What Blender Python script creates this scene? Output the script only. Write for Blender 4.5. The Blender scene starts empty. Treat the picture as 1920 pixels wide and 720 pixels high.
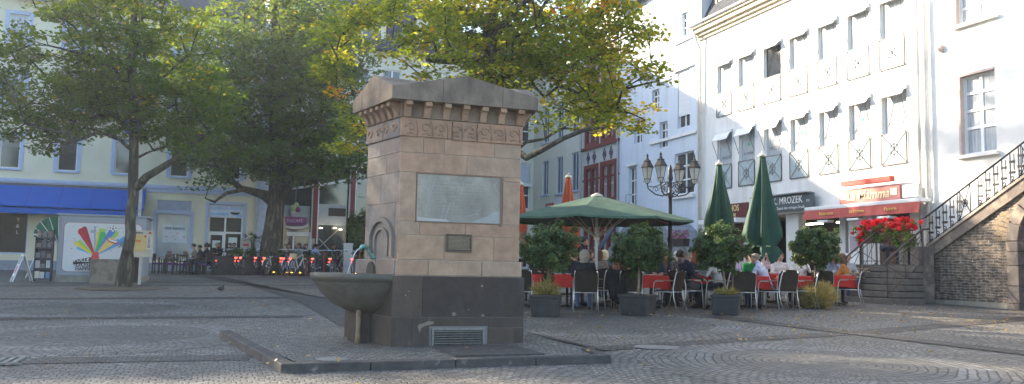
import bpy, math, random
import numpy as np
from mathutils import Vector, Matrix, noise
R = math.radians; PI = math.pi
sc = bpy.context.scene; COL = sc.collection
rng = random.Random(7)
# ------------------------------------------------------------------ camera
H = 1.3; FPX = 1550.; YAW = R(19.6); PIT = math.atan(139/1550); RO = R(1.11)
f0 = Vector((math.sin(YAW), math.cos(YAW), 0)); r0 = Vector((math.cos(YAW), -math.sin(YAW), 0))
fw = f0*math.cos(PIT) + Vector((0, 0, 1))*math.sin(PIT); u0 = r0.cross(fw)
ci = math.cos(RO)*r0 + math.sin(RO)*u0; cj = math.cos(RO)*u0 - math.sin(RO)*r0
cd = bpy.data.cameras.new('camera'); cam = bpy.data.objects.new('camera', cd); COL.objects.link(cam)
cd.sensor_width = 36; cd.lens = 36*FPX/1920; cd.clip_end = 2000; cd.clip_start = .1
cam.matrix_world = Matrix(((ci.x, cj.x, -fw.x, 0), (ci.y, cj.y, -fw.y, 0), (ci.z, cj.z, -fw.z, H), (0, 0, 0, 1)))
sc.camera = cam
def g(x, y): return -.02 + .0125*x + .0174*y            # the square rises gently away from the camera
# ------------------------------------------------------------------ light
SUN = Vector((-.56, .744, .365)).normalized()
w = bpy.data.worlds.new('World'); sc.world = w; w.use_nodes = True
nt = w.node_tree; bg = nt.nodes['Background']; sk = nt.nodes.new('ShaderNodeTexSky'); sk.sky_type = 'NISHITA'; sk.sun_disc = False
sk.sun_elevation = math.asin(SUN.z); sk.sun_rotation = math.atan2(SUN.x, SUN.y); sk.altitude = 80; sk.dust_density = 1.6; sk.air_density = 1.0; sk.ozone_density = 1.3
nt.links.new(sk.outputs[0], bg.inputs[0]); bg.inputs[1].default_value = .15
sl = bpy.data.lights.new('sun', 'SUN'); sl.energy = 5.0; sl.angle = R(.55); sl.color = (1, .86, .66)
so = bpy.data.objects.new('sun', sl); COL.objects.link(so); so.rotation_euler = SUN.to_track_quat('Z', 'Y').to_euler()
sc.view_settings.view_transform = 'Standard'; sc.view_settings.look = 'None'; sc.view_settings.gamma = 1; sc.view_settings.exposure = 1.9
sc.cycles.use_denoising = True; sc.cycles.max_bounces = 6; sc.cycles.diffuse_bounces = 3; sc.cycles.glossy_bounces = 2
sc.cycles.transparent_max_bounces = 8; sc.cycles.transmission_bounces = 3; sc.cycles.sample_clamp_indirect = 6
# ------------------------------------------------------------------ materials
MATS = {}
def nn(t, typ, **kw):
    n = t.nodes.new(typ)
    for k, v in kw.items():
        if k in n.inputs: n.inputs[k].default_value = v
        else: setattr(n, k, v)
    return n
def M(name, col, rough=.75, var=.12, scale=4., bump=0., bscale=60., metal=0., spec=.4, space='Object', col2=None, c2scale=1.5, c2lo=.5, c2hi=.62, stretch=None, emit=0, transl=0, coat=0):
    if name in MATS: return MATS[name]
    m = bpy.data.materials.new(name); m.use_nodes = True; t = m.node_tree; b = t.nodes['Principled BSDF']
    L = t.links.new
    b.inputs['Roughness'].default_value = rough; b.inputs['Metallic'].default_value = metal
    b.inputs['Specular IOR Level'].default_value = spec; b.inputs['Coat Weight'].default_value = coat
    tc = t.nodes.new('ShaderNodeTexCoord'); src = tc.outputs['Object']
    if space == 'World': src = t.nodes.new('ShaderNodeNewGeometry').outputs['Position']
    if stretch:
        mp = nn(t, 'ShaderNodeMapping'); mp.inputs['Scale'].default_value = stretch; L(src, mp.inputs[0]); src = mp.outputs[0]
    n1 = nn(t, 'ShaderNodeTexNoise', Scale=scale, Detail=6.0, Roughness=.6); L(src, n1.inputs['Vector'])
    mr = nn(t, 'ShaderNodeMapRange'); mr.inputs[1].default_value = .3; mr.inputs[2].default_value = .7; mr.inputs[3].default_value = 1-var; mr.inputs[4].default_value = 1+var
    L(n1.outputs['Fac'], mr.inputs[0])
    base = nn(t, 'ShaderNodeRGB'); base.outputs[0].default_value = (*col, 1); co = base.outputs[0]
    if col2:
        n2 = nn(t, 'ShaderNodeTexNoise', Scale=c2scale, Detail=5.0); L(src, n2.inputs['Vector'])
        rp = nn(t, 'ShaderNodeMapRange'); rp.inputs[1].default_value = c2lo; rp.inputs[2].default_value = c2hi; L(n2.outputs['Fac'], rp.inputs[0])
        mx = nn(t, 'ShaderNodeMix', data_type='RGBA'); L(rp.outputs[0], mx.inputs[0]); L(co, mx.inputs[6]); mx.inputs[7].default_value = (*col2, 1); co = mx.outputs[2]
    vm = nn(t, 'ShaderNodeVectorMath', operation='SCALE'); L(co, vm.inputs[0]); L(mr.outputs[0], vm.inputs['Scale']); L(vm.outputs[0], b.inputs['Base Color'])
    if bump:
        n3 = nn(t, 'ShaderNodeTexNoise', Scale=bscale, Detail=4.0); L(src, n3.inputs['Vector'])
        bp = nn(t, 'ShaderNodeBump', Strength=bump, Distance=.02); L(n3.outputs['Fac'], bp.inputs['Height']); L(bp.outputs[0], b.inputs['Normal'])
    if emit:
        b.inputs['Emission Color'].default_value = (*col, 1); b.inputs['Emission Strength'].default_value = emit
    if transl:
        tr = nn(t, 'ShaderNodeBsdfTranslucent'); L(vm.outputs[0], tr.inputs[0]); ms = nn(t, 'ShaderNodeMixShader'); ms.inputs[0].default_value = transl
        L(b.outputs[0], ms.inputs[1]); L(tr.outputs[0], ms.inputs[2]); L(ms.outputs[0], t.nodes['Material Output'].inputs[0])
    MATS[name] = m; m.diffuse_color = (*col, 1)
    return m
def bricks(name, c1, c2, mortar, bw, bh, msize=.012, axes='YZ', rough=.85, bump=.5, space='World', off=.5, var=.25, vscale=6, wob=.25):
    if name in MATS: return MATS[name]
    m = bpy.data.materials.new(name); m.use_nodes = True; t = m.node_tree; b = t.nodes['Principled BSDF']; L = t.links.new
    b.inputs['Roughness'].default_value = rough; b.inputs['Specular IOR Level'].default_value = .3
    src = t.nodes.new('ShaderNodeNewGeometry').outputs['Position'] if space == 'World' else t.nodes.new('ShaderNodeTexCoord').outputs['Object']
    sp = nn(t, 'ShaderNodeSeparateXYZ'); L(src, sp.inputs[0]); cb = nn(t, 'ShaderNodeCombineXYZ')
    if axes == 'SZ':
        ad = nn(t, 'ShaderNodeMath', operation='ADD'); L(sp.outputs[0], ad.inputs[0]); L(sp.outputs[1], ad.inputs[1]); L(ad.outputs[0], cb.inputs[0])
    else: L(sp.outputs['XYZ'.index(axes[0])], cb.inputs[0])
    L(sp.outputs['XYZ'.index(axes[1])], cb.inputs[1])
    bt = nn(t, 'ShaderNodeTexBrick', Scale=1.0); bt.inputs['Mortar Size'].default_value = msize; bt.inputs['Brick Width'].default_value = bw; bt.inputs['Row Height'].default_value = bh
    bt.inputs['Color1'].default_value = (*c1, 1); bt.inputs['Color2'].default_value = (*c2, 1); bt.inputs['Mortar'].default_value = (*mortar, 1); bt.offset = off
    nz = nn(t, 'ShaderNodeTexNoise', Scale=3.0 if wob < .5 else 5.0); L(src, nz.inputs['Vector'])
    dv = nn(t, 'ShaderNodeVectorMath', operation='MULTIPLY_ADD'); L(nz.outputs['Color'], dv.inputs[0]); dv.inputs[1].default_value = (bh*wob,)*3; L(cb.outputs[0], dv.inputs[2]); L(dv.outputs[0], bt.inputs['Vector'])
    n1 = nn(t, 'ShaderNodeTexNoise', Scale=vscale, Detail=6.0); L(src, n1.inputs['Vector']); mr = nn(t, 'ShaderNodeMapRange')
    mr.inputs[1].default_value = .3; mr.inputs[2].default_value = .7; mr.inputs[3].default_value = 1-var; mr.inputs[4].default_value = 1+var; L(n1.outputs['Fac'], mr.inputs[0])
    vm = nn(t, 'ShaderNodeVectorMath', operation='SCALE'); L(bt.outputs['Color'], vm.inputs[0]); L(mr.outputs[0], vm.inputs['Scale']); L(vm.outputs[0], b.inputs['Base Color'])
    bp = nn(t, 'ShaderNodeBump', Strength=bump, Distance=.02, invert=True); L(bt.outputs['Fac'], bp.inputs['Height']); L(bp.outputs[0], b.inputs['Normal'])
    MATS[name] = m; return m
# ------------------------------------------------------------------ mesh builder
class MB:
    def __init__(s): s.v = []; s.f = []; s.m = []; s.k = 0
    def mi(s, k): s.k = k; return s
    def add(s, vs, fs):
        o = len(s.v); s.v += [tuple(v) for v in vs]; s.f += [tuple(i+o for i in f) for f in fs]; s.m += [s.k]*len(fs); return s
    def box(s, x0, x1, y0, y1, z0, z1):
        return s.add([(x0,y0,z0),(x1,y0,z0),(x1,y1,z0),(x0,y1,z0),(x0,y0,z1),(x1,y0,z1),(x1,y1,z1),(x0,y1,z1)],
                     [(0,3,2,1),(4,5,6,7),(0,1,5,4),(1,2,6,5),(2,3,7,6),(3,0,4,7)])
    def taper(s, x0, x1, y0, y1, z0, z1, d):
        return s.add([(x0,y0,z0),(x1,y0,z0),(x1,y1,z0),(x0,y1,z0),(x0+d,y0+d,z1),(x1-d,y0+d,z1),(x1-d,y1-d,z1),(x0+d,y1-d,z1)],
                     [(0,3,2,1),(4,5,6,7),(0,1,5,4),(1,2,6,5),(2,3,7,6),(3,0,4,7)])
    def quad(s, a, b, c, d): return s.add([a, b, c, d], [(0,1,2,3)])
    def poly(s, pts): return s.add(pts, [tuple(range(len(pts)))])
    def prism(s, pts, ax, a, b):
        n = len(pts)
        def mk(p, t): return {'X': (t, p[0], p[1]), 'Y': (p[0], t, p[1]), 'Z': (p[0], p[1], t)}[ax]
        return s.add([mk(p, a) for p in pts]+[mk(p, b) for p in pts], [tuple(range(n))[::-1], tuple(range(n, 2*n))]+[(i, (i+1) % n, n+(i+1) % n, n+i) for i in range(n)])
    def tube(s, pts, rad, n=8, cap=True):
        pts = [Vector(p) for p in pts]
        if not hasattr(rad, '__len__'): rad = [rad]*len(pts)
        vs = []; up = None
        for i, p in enumerate(pts):
            d = (pts[min(i+1, len(pts)-1)]-pts[max(i-1, 0)])
            d = d.normalized() if d.length > 1e-9 else Vector((0, 0, 1))
            if up is None: up = Vector((0, 0, 1)) if abs(d.z) < .9 else Vector((1, 0, 0))
            a = d.cross(up); a = a.normalized() if a.length > 1e-6 else d.orthogonal().normalized(); b = a.cross(d); up = b
            for k in range(n):
                t = 2*PI*k/n; vs.append(p+(a*math.cos(t)+b*math.sin(t))*rad[i])
        fs = [(i*n+k, i*n+(k+1) % n, (i+1)*n+(k+1) % n, (i+1)*n+k) for i in range(len(pts)-1) for k in range(n)]
        if cap: fs += [tuple(range(n)), tuple(range((len(pts)-1)*n, len(pts)*n))[::-1]]
        return s.add(vs, fs)
    def lathe(s, prof, c=(0,0,0), n=20, a0=0, a1=2*PI, sx=1, sy=1):
        full = abs(a1-a0-2*PI) < 1e-6; m = n if full else n+1; vs = []
        for r, z in prof:
            for k in range(m):
                t = a0+(a1-a0)*k/n; vs.append((c[0]+r*math.cos(t)*sx, c[1]+r*math.sin(t)*sy, c[2]+z))
        fs = []
        for i in range(len(prof)-1):
            for k in range(n):
                k2 = (k+1) % m if full else k+1
                fs.append((i*m+k, i*m+k2, (i+1)*m+k2, (i+1)*m+k))
        return s.add(vs, fs)
    def ball(s, c, r, n=10, sx=1, sy=1, sz=1):
        prof = [(r*math.sin(PI*i/n)+1e-5, -r*math.cos(PI*i/n)*sz) for i in range(n+1)]
        return s.lathe(prof, c, n=n+2, sx=sx, sy=sy)
    def xf(s, mat, start=0):
        for i in range(start, len(s.v)): s.v[i] = tuple(mat @ Vector(s.v[i]))
        return s
    def build(s, name, mat, parent=None, smooth=False, world=True, bevel=0, loc=None, fix=True):
        me = bpy.data.meshes.new(name)
        off = Vector((0,0,0))
        if parent is not None and world:
            p = parent
            while p is not None: off = off+p.location; p = p.parent
        if loc is not None and world: off = Vector(loc)
        me.from_pydata([tuple(Vector(v)-off) for v in s.v] if off.length > 0 else s.v, [], s.f)
        mats = mat if isinstance(mat, (list, tuple)) else [mat]
        for q in mats: me.materials.append(q)
        if len(mats) > 1: me.polygons.foreach_set('material_index', s.m)
        me.update()
        if fix:
            import bmesh
            bm = bmesh.new(); bm.from_mesh(me); bmesh.ops.recalc_face_normals(bm, faces=bm.faces); bm.to_mesh(me); bm.free()
        if smooth:
            for p in me.polygons: p.use_smooth = True
        o = bpy.data.objects.new(name, me); COL.objects.link(o)
        if parent is not None: o.parent = parent
        if loc is not None: o.location = loc
        if bevel:
            bv = o.modifiers.new('b', 'BEVEL'); bv.width = bevel; bv.segments = 2; bv.limit_method = 'ANGLE'; bv.angle_limit = R(40)
        if smooth == 'auto': pass
        return o
def build_each(mb, name, mat, parent=None, **kw):
    """one object per connected piece of the builder"""
    p = list(range(len(mb.v)))
    def fd(a):
        while p[a] != a: p[a] = p[p[a]]; a = p[a]
        return a
    for f in mb.f:
        for i in f[1:]: p[fd(i)] = fd(f[0])
    gr_ = {}
    for f in mb.f: gr_.setdefault(fd(f[0]), []).append(f)
    out = []
    for fs in gr_.values():
        ids = sorted({i for f in fs for i in f}); mp = {i: k for k, i in enumerate(ids)}; q = MB(); q.add([mb.v[i] for i in ids], [tuple(mp[i] for i in f) for f in fs]); out.append(q.build(name, mat, parent, **kw))
    return out
def tag(o, label=None, cat=None, group=None, kind=None):
    if label: o['label'] = label
    if cat: o['category'] = cat
    if group: o['group'] = group
    if kind: o['kind'] = kind
    return o
def thing(name, label, cat, loc=(0,0,0), rz=0, group=None):
    o = bpy.data.objects.new(name, None); COL.objects.link(o); o.location = loc; o.rotation_euler = (0, 0, rz); o.empty_display_size = .2
    return tag(o, label, cat, group)
def kids(o): return [c for c in bpy.data.objects if c.parent == o]
KC = {}
def copy_tree(o, parent=None):
    c = o.copy(); COL.objects.link(c)
    if parent is not None: c.parent = parent
    if o not in KC: KC[o] = kids(o)
    for ch in KC[o]: copy_tree(ch, c)
    return c
def recolour(o, old, new):
    for i, s_ in enumerate(o.material_slots):
        if s_.material and s_.material.name == old: s_.link = 'OBJECT'; s_.material = new
_fontcache = {}
def text(name, body, size, loc, rot, mat, parent=None, ext=.004, align='CENTER', shear=0, sx=1, bold=0, spacing=1):
    cu = bpy.data.curves.new(name, 'FONT'); cu.body = body; cu.size = size; cu.extrude = ext; cu.align_x = align; cu.align_y = 'CENTER'; cu.shear = shear; cu.offset = bold; cu.resolution_u = 2; cu.space_character = spacing
    t = bpy.data.objects.new(name+'_tmp', cu); COL.objects.link(t)
    me = bpy.data.meshes.new_from_object(t); bpy.data.objects.remove(t); bpy.data.curves.remove(cu)
    me.transform(Matrix.Scale(sx, 4, (1, 0, 0)))
    me.materials.clear(); me.materials.append(mat)
    o = bpy.data.objects.new(name, me); COL.objects.link(o)
    from mathutils import Euler
    mw = Euler(rot).to_matrix().to_4x4(); me.transform(mw)
    off = Vector(loc)
    if parent is not None:
        p = parent; o.parent = parent
        while p is not None: off = off-p.location; p = p.parent
    me.transform(Matrix.Translation(off))
    return o
FX = (PI/2, 0, -PI/2)      # lettering on a wall facing -X
FY = (PI/2, 0, 0)          # lettering on a wall facing -Y
# facade cells: a wall sheet with rectangular holes; ax 'X' -> wall plane at x=c, u=y ; ax 'Y' -> wall plane y=c, u=x. The street side is towards -ax
def wall(mb, ax, c, u0, u1, z0, z1, holes, depth=.18):
    us = sorted(set([u0, u1]+[h[0] for h in holes]+[h[1] for h in holes])); zs = sorted(set([z0, z1]+[h[2] for h in holes]+[h[3] for h in holes]))
    P = (lambda u, z, d=0: (c+d, u, z)) if ax == 'X' else (lambda u, z, d=0: (u, c+d, z))
    us = [u for u in us if u0 <= u <= u1]; zs = [z for z in zs if z0 <= z <= z1]
    for a, b in zip(us, us[1:]):
        for p, q in zip(zs, zs[1:]):
            mu, mz = (a+b)/2, (p+q)/2
            if any(h[0] < mu < h[1] and h[2] < mz < h[3] for h in holes): continue
            mb.quad(P(a, p), P(b, p), P(b, q), P(a, q))
    for h in holes:
        a, b, p, q = h[:4]; d = h[4] if len(h) > 4 else depth
        mb.quad(P(a, p), P(a, p, d), P(a, q, d), P(a, q)); mb.quad(P(b, p), P(b, q), P(b, q, d), P(b, p, d))
        mb.quad(P(a, q), P(a, q, d), P(b, q, d), P(b, q)); mb.quad(P(a, p), P(b, p), P(b, p, d), P(a, p, d))
    return mb
def fbox(mb, ax, c, u0, u1, z0, z1, d0, d1):
    """box on a facade: d measured into the wall (negative = towards the street)"""
    if ax == 'X': return mb.box(c+d0, c+d1, u0, u1, z0, z1)
    return mb.box(u0, u1, c+d0, c+d1, z0, z1)
def window(par, ax, c, u0, u1, z0, z1, fm, gm, depth=.14, fw_=.06, mull=1, trans=(), sill=None, sill_m=None, surround=None, sur_m=None, bars=0, back=None):
    mb = MB(); W = fw_
    fbox(mb, ax, c, u0, u1, z0, z0+W, depth, depth+.06); fbox(mb, ax, c, u0, u1, z1-W, z1, depth, depth+.06)
    fbox(mb, ax, c, u0, u0+W, z0+W, z1-W, depth, depth+.06); fbox(mb, ax, c, u1-W, u1, z0+W, z1-W, depth, depth+.06)
    for k in range(1, mull+1):
        m = u0+(u1-u0)*k/(mull+1); fbox(mb, ax, c, m-W*.7, m+W*.7, z0+W, z1-W, depth-.003, depth+.057)
    for t in trans:
        m = z0+(z1-z0)*t; fbox(mb, ax, c, u0+W, u1-W, m-W*.55, m+W*.55, depth-.006, depth+.054)
    o = mb.build('window', fm, par)
    gl = MB(); fbox(gl, ax, c, u0+W*.5, u1-W*.5, z0+W*.5, z1-W*.5, depth+.03, depth+.045); gl.build('pane', gm, o)
    if sill:
        s_ = MB(); fbox(s_, ax, c, u0-.1, u1+.1, z0-.09, z0-.001, -sill, depth-.01); s_.build('sill', sill_m or fm, o)
    if surround:
        s_ = MB(); q = surround
        fbox(s_, ax, c, u0-q, u0, z0-q*.3, z1+q, -.03, .01); fbox(s_, ax, c, u1, u1+q, z0-q*.3, z1+q, -.03, .01); fbox(s_, ax, c, u0, u1, z1, z1+q, -.03, .01)
        s_.build('surround', sur_m or fm, o)
    return o
# ------------------------------------------------------------------ ground
def cobble(name, c1, c2, mortar, polar=None, arcs=True, stone=.105, damp=.25):
    m = bpy.data.materials.new(name); m.use_nodes = True; t = m.node_tree; b = t.nodes['Principled BSDF']; L = t.links.new
    b.inputs['Specular IOR Level'].default_value = .35
    pos = t.nodes.new('ShaderNodeNewGeometry').outputs['Position']; sp = nn(t, 'ShaderNodeSeparateXYZ'); L(pos, sp.inputs[0])
    def ma(op, a, bb=None):
        n = nn(t, 'ShaderNodeMath', operation=op)
        for i, q in enumerate((a, bb)):
            if q is None: continue
            if isinstance(q, (int, float)): n.inputs[i].default_value = q
            else: L(q, n.inputs[i])
        return n.outputs[0]
    X, Y = sp.outputs[0], sp.outputs[1]
    wob = nn(t, 'ShaderNodeTexNoise', Scale=1.1, Detail=5.0); L(pos, wob.inputs['Vector']); wv = ma('MULTIPLY', ma('SUBTRACT', wob.outputs['Fac'], .5), .3)
    if polar:
        dx = ma('SUBTRACT', X, polar[0]); dy = ma('SUBTRACT', Y, polar[1])
        r = ma('SQRT', ma('ADD', ma('MULTIPLY', dx, dx), ma('MULTIPLY', dy, dy))); a = ma('ARCTAN2', dy, dx)
        u = ma('MULTIPLY', a, 1.6); v = ma('ADD', r, wv)
    elif arcs:
        Pd = 1.3; fx = ma('SUBTRACT', ma('FRACT', ma('MULTIPLY', X, 1/Pd)), .5)       # fan-shaped arcs of setts
        arc = ma('MULTIPLY', ma('MULTIPLY', fx, fx), 1.75)
        w2 = nn(t, 'ShaderNodeTexNoise', Scale=4.0, Detail=3.0); L(pos, w2.inputs['Vector']); u = ma('ADD', X, ma('MULTIPLY', w2.outputs['Fac'], .12)); v = ma('ADD', ma('ADD', Y, arc), ma('ADD', wv, ma('MULTIPLY', w2.outputs['Fac'], .07)))
    else: u = X; v = ma('ADD', Y, wv)
    cb = nn(t, 'ShaderNodeCombineXYZ'); L(u, cb.inputs[0]); L(v, cb.inputs[1])
    bt = nn(t, 'ShaderNodeTexBrick', Scale=1.0); bt.inputs['Brick Width'].default_value = stone; bt.inputs['Row Height'].default_value = stone*.95
    bt.inputs['Mortar Size'].default_value = .011; bt.inputs['Mortar Smooth'].default_value = .6; bt.inputs['Bias'].default_value = 0.
    bt.inputs['Color1'].default_value = (*c1, 1); bt.inputs['Color2'].default_value = (*c2, 1); bt.inputs['Mortar'].default_value = (*mortar, 1); L(cb.outputs[0], bt.inputs['Vector'])
    n1 = nn(t, 'ShaderNodeTexNoise', Scale=.45, Detail=8.0, Roughness=.65); L(pos, n1.inputs['Vector']); mr = nn(t, 'ShaderNodeMapRange')
    mr.inputs[1].default_value = .3; mr.inputs[2].default_value = .7; mr.inputs[3].default_value = .6; mr.inputs[4].default_value = 1.28; L(n1.outputs['Fac'], mr.inputs[0])
    n2 = nn(t, 'ShaderNodeTexNoise', Scale=9.0, Detail=4.0); L(pos, n2.inputs['Vector']); m2 = nn(t, 'ShaderNodeMapRange')
    m2.inputs[1].default_value = .3; m2.inputs[2].default_value = .7; m2.inputs[3].default_value = .7; m2.inputs[4].default_value = 1.3; L(n2.outputs['Fac'], m2.inputs[0])
    vm = nn(t, 'ShaderNodeVectorMath', operation='SCALE'); L(bt.outputs['Color'], vm.inputs[0]); L(ma('MULTIPLY', mr.outputs[0], m2.outputs[0]), vm.inputs['Scale']); L(vm.outputs[0], b.inputs['Base Color'])
    bp = nn(t, 'ShaderNodeBump', Strength=.9, Distance=.03, invert=True); hh = ma('ADD', bt.outputs['Fac'], ma('MULTIPLY', n2.outputs['Fac'], .5)); L(hh, bp.inputs['Height']); L(bp.outputs[0], b.inputs['Normal'])
    rr = nn(t, 'ShaderNodeMapRange'); rr.inputs[3].default_value = .5; rr.inputs[4].default_value = .8; L(n1.outputs['Fac'], rr.inputs[0]); L(rr.outputs[0], b.inputs['Roughness'])
    return m
PC1, PC2, PM = (.215, .198, .175), (.135, .126, .113), (.05, .046, .038)
pave = cobble('granite_setts', PC1, PC2, PM)
dark = cobble('basalt_setts', (.1, .09, .082), (.065, .059, .054), (.036, .033, .029), arcs=False)
def sheet(name, pts, m, dz):
    mb = MB(); mb.poly([(x, y, g(x, y)+dz) for x, y in pts]); return tag(mb.build(name, m), kind='structure')
mb = MB()
BX = 400; mb.poly([(x, y, g(x, y)) for x, y in ((-BX, -60), (BX, -60), (BX, 500), (-BX, 500))]); tag(mb.build('ground', pave), kind='structure')
def strip(a, b, w_, dz=.004, m=dark, name='paving_band'):
    a = Vector(a); b = Vector(b); d = (b-a).normalized(); n_ = Vector((-d.y, d.x))*w_/2
    return sheet(name, [a-n_, b-n_, b+n_, a+n_], m, dz)
strip((-30, 29.4), (20, 28.5), .6, .007); strip((-30, 23.6), (20, 21.0), .55, .007); strip((-30, 18.8), (1.6, 16.1), .45, .007)
strip((-1.9, 10.6), (.45, 10.35), .5, .007)
sheet('paving_band', [(-.62, 36.5), (.32, 36.5), (1.92, 20.4), (2.05, 12.3), (2.7, 12.2), (3.1, 16), (2.9, 20.2), (1.25, 29)][:8], dark, .011)
strip((4.9, 10.15), (10.2, 11.2), .42, .007); strip((10.2, 11.2), (18.2, 13.5), .5, .007); strip((9.6, 14.6), (10.7, 6.), .5, .011); strip((4.6, 13), (4.9, 9.9), .12, .015)
def medallion(cx, cy, r, dz=.003):
    mi = cobble('sett_ring', PC1, PC2, PM, polar=(cx, cy)); ml = cobble('light_sett_ring', (.24, .228, .21), (.165, .158, .147), PM, polar=(cx, cy)); md = cobble('dull_setts', (.17, .16, .146), (.11, .105, .097), PM, polar=(cx, cy))
    prof = [(0, r-.42, md), (r-.42, r, ml), (r, r+.5, mi)]
    for q, (a, b, mm) in enumerate(prof):
        mb = MB(); n = 56
        for k in range(n):
            t0, t1 = 2*PI*k/n, 2*PI*(k+1)/n
            P = lambda r_, t_: (cx+r_*math.cos(t_), cy+r_*math.sin(t_), g(cx+r_*math.cos(t_), cy+r_*math.sin(t_))+dz)
            if a == 0: mb.poly([P(0, 0), P(b, t0), P(b, t1)])
            else: mb.quad(P(a, t0), P(b, t0), P(b, t1), P(a, t1))
        tag(mb.build('paving_circle', mm), kind='structure')
medallion(6.55, 13.95, 2.65); medallion(-2.3, 18.75, 2.1); medallion(-1.5, 13.4, 1.9); medallion(7.0, 8.2, 1.8)
tag(MB().lathe([(0, .012), (.3, .012), (.31, .006)], (5.75, 10.12, g(5.75, 10.12)), n=24).build('manhole_cover', M('cast_iron', (.2, .19, .175), .6, bump=.6, bscale=50)), 'round iron manhole cover set in the setts near the dark band', 'manhole cover')
# drain grate at the left foreground
o = MB()
for k in range(9): o.box(-2.75+k*.09, -2.70+k*.09, 10.3, 10.85, g(-2.4, 10.5)+.012, g(-2.4, 10.5)+.03)
o.box(-2.78, -1.93, 10.26, 10.3, g(-2.4, 10.5)+.012, g(-2.4, 10.5)+.035).box(-2.78, -1.93, 10.85, 10.89, g(-2.4, 10.5)+.012, g(-2.4, 10.5)+.035)
tag(o.build('drain_grate', MATS['cast_iron']), 'rectangular iron drain grate in the paving at the far left', 'drain grate')
# raised kerb of the fountain platform
kst = M('kerb_basalt', (.06, .054, .05), .8, var=.3, scale=7, bump=.5, bscale=30, space='World', col2=(.15, .14, .125), c2scale=9, c2lo=.6, c2hi=.72)
zt = g(.25, 12.7)+.09
def kerb(a, b, w0, name='kerb'):
    a = Vector(a); b = Vector(b); d = (b-a); n = max(1, round(d.length/1.0)); d = d/n; nr = Vector((-d.y, d.x)).normalized()*w0
    for k in range(n):
        p = a+d*k+d.normalized()*.004; q = a+d*(k+1)-d.normalized()*.004
        zz = [g(*p)-.05, g(*q)-.05]; top = [g(*p)+.095, g(*q)+.095]
        mb = MB(); mb.add([(p.x, p.y, zz[0]), (q.x, q.y, zz[1]), (q.x+nr.x, q.y+nr.y, zz[1]), (p.x+nr.x, p.y+nr.y, zz[0]),
                (p.x+nr.x*.1, p.y+nr.y*.1, top[0]), (q.x+nr.x*.1, q.y+nr.y*.1, top[1]), (q.x+nr.x, q.y+nr.y, top[1]), (p.x+nr.x, p.y+nr.y, top[0])],
               [(0,3,2,1),(4,5,6,7),(0,1,5,4),(1,2,6,5),(2,3,7,6),(3,0,4,7)])
        tag(mb.build(name, kst, bevel=.012), kind='structure')
kerb((.69, 9.01), (.1, 12.75), -.17); kerb((.69, 9.01), (4.43, 8.83), .17); kerb((4.43, 8.83), (4.56, 9.6), .17)
pl = MB(); ptsp = [(.9, 9.19), (4.3, 9.02), (4.45, 9.8), (4.6, 13.6), (.35, 13.6), (.3, 12.8)]
zz = [g(*p)+.07 for p in ptsp[:3]]+[g(*p)+.03 for p in ptsp[3:]]
pl.poly([(p[0], p[1], z) for p, z in zip(ptsp[:3]+ptsp[5:], [zz[0], zz[1], zz[2], zz[5]])]); pl.poly([(p[0], p[1], z) for p, z in zip([ptsp[2], ptsp[3], ptsp[4], ptsp[5]], [zz[2], zz[3], zz[4], zz[5]])])
tag(pl.build('fountain_paving', pave), kind='structure')
o = MB().box(2.65, 3.75, 9.25, 10.35, .21, .272); tag(o.build('stone_slab', kst), 'flat smooth stone slab in the paving before the vent grille', 'slab')
tag(MB().lathe([(0, .0), (.17, .0), (.18, -.008)], (1.28, 9.42, .243), n=20).build('drain_cover', MATS['cast_iron']), 'small round iron cover inside the kerb below the basin', 'drain cover')
# ------------------------------------------------------------------ fountain monument
def tinted(name, col, rough=.85, bump=.35, dirt=(.12, .1, .085), dlo=.56, dhi=.75, dscale=2.2, var=.16, streak=True):
    """stone whose block-to-block tint is an attribute of each block"""
    m = M(name, col, rough, var=var, scale=7, bump=bump, bscale=45, space='World', spec=.15); t = m.node_tree; L = t.links.new; b = t.nodes['Principled BSDF']
    at = nn(t, 'ShaderNodeAttribute', attribute_name='tint'); src = b.inputs['Base Color'].links[0].from_socket
    mx = nn(t, 'ShaderNodeMix', data_type='RGBA', blend_type='MULTIPLY'); mx.inputs[0].default_value = 1; L(src, mx.inputs[6]); L(at.outputs['Color'], mx.inputs[7])
    pos = t.nodes['Geometry'].outputs['Position']; mp = nn(t, 'ShaderNodeMapping'); mp.inputs['Scale'].default_value = (1, 1, .35 if streak else 1); L(pos, mp.inputs[0])
    n = nn(t, 'ShaderNodeTexNoise', Scale=dscale, Detail=9.0, Roughness=.68); L(mp.outputs[0], n.inputs['Vector']); r = nn(t, 'ShaderNodeMapRange'); r.inputs[1].default_value = dlo; r.inputs[2].default_value = dhi; r.inputs[4].default_value = .8; L(n.outputs['Fac'], r.inputs[0])
    m2 = nn(t, 'ShaderNodeMix', data_type='RGBA'); L(r.outputs[0], m2.inputs[0]); L(mx.outputs[2], m2.inputs[6]); m2.inputs[7].default_value = (*dirt, 1); L(m2.outputs[2], b.inputs['Base Color'])
    return m
def settint(o, per, n=6):
    me = o.data; a = me.color_attributes.new('tint', 'FLOAT_COLOR', 'CORNER'); k = 0
    vals = []
    for p in me.polygons:
        c = per[p.index//n % len(per)]
        for _ in p.loop_indices: vals += [*c, 1]
    a.data.foreach_set('color', vals)
sand = tinted('red_sandstone', (.365, .25, .178), dirt=(.19, .14, .1), dlo=.53, dhi=.82, dscale=2.6, var=.2); bas = tinted('dark_basalt', (.074, .06, .051), bump=.45, dirt=(.13, .115, .1), dlo=.58, dhi=.8, dscale=3)
roofst = tinted('weathered_sandstone', (.22, .172, .135), dirt=(.06, .052, .045), dlo=.46, dhi=.68, dscale=1.8)
mort = M('pale_mortar', (.5, .45, .4), .9, space='World'); mortd = M('grey_mortar', (.2, .19, .18), .9, space='World')
X0, X1, Y0, Y1 = 2.235, 3.87, 10.6, 11.62
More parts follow.
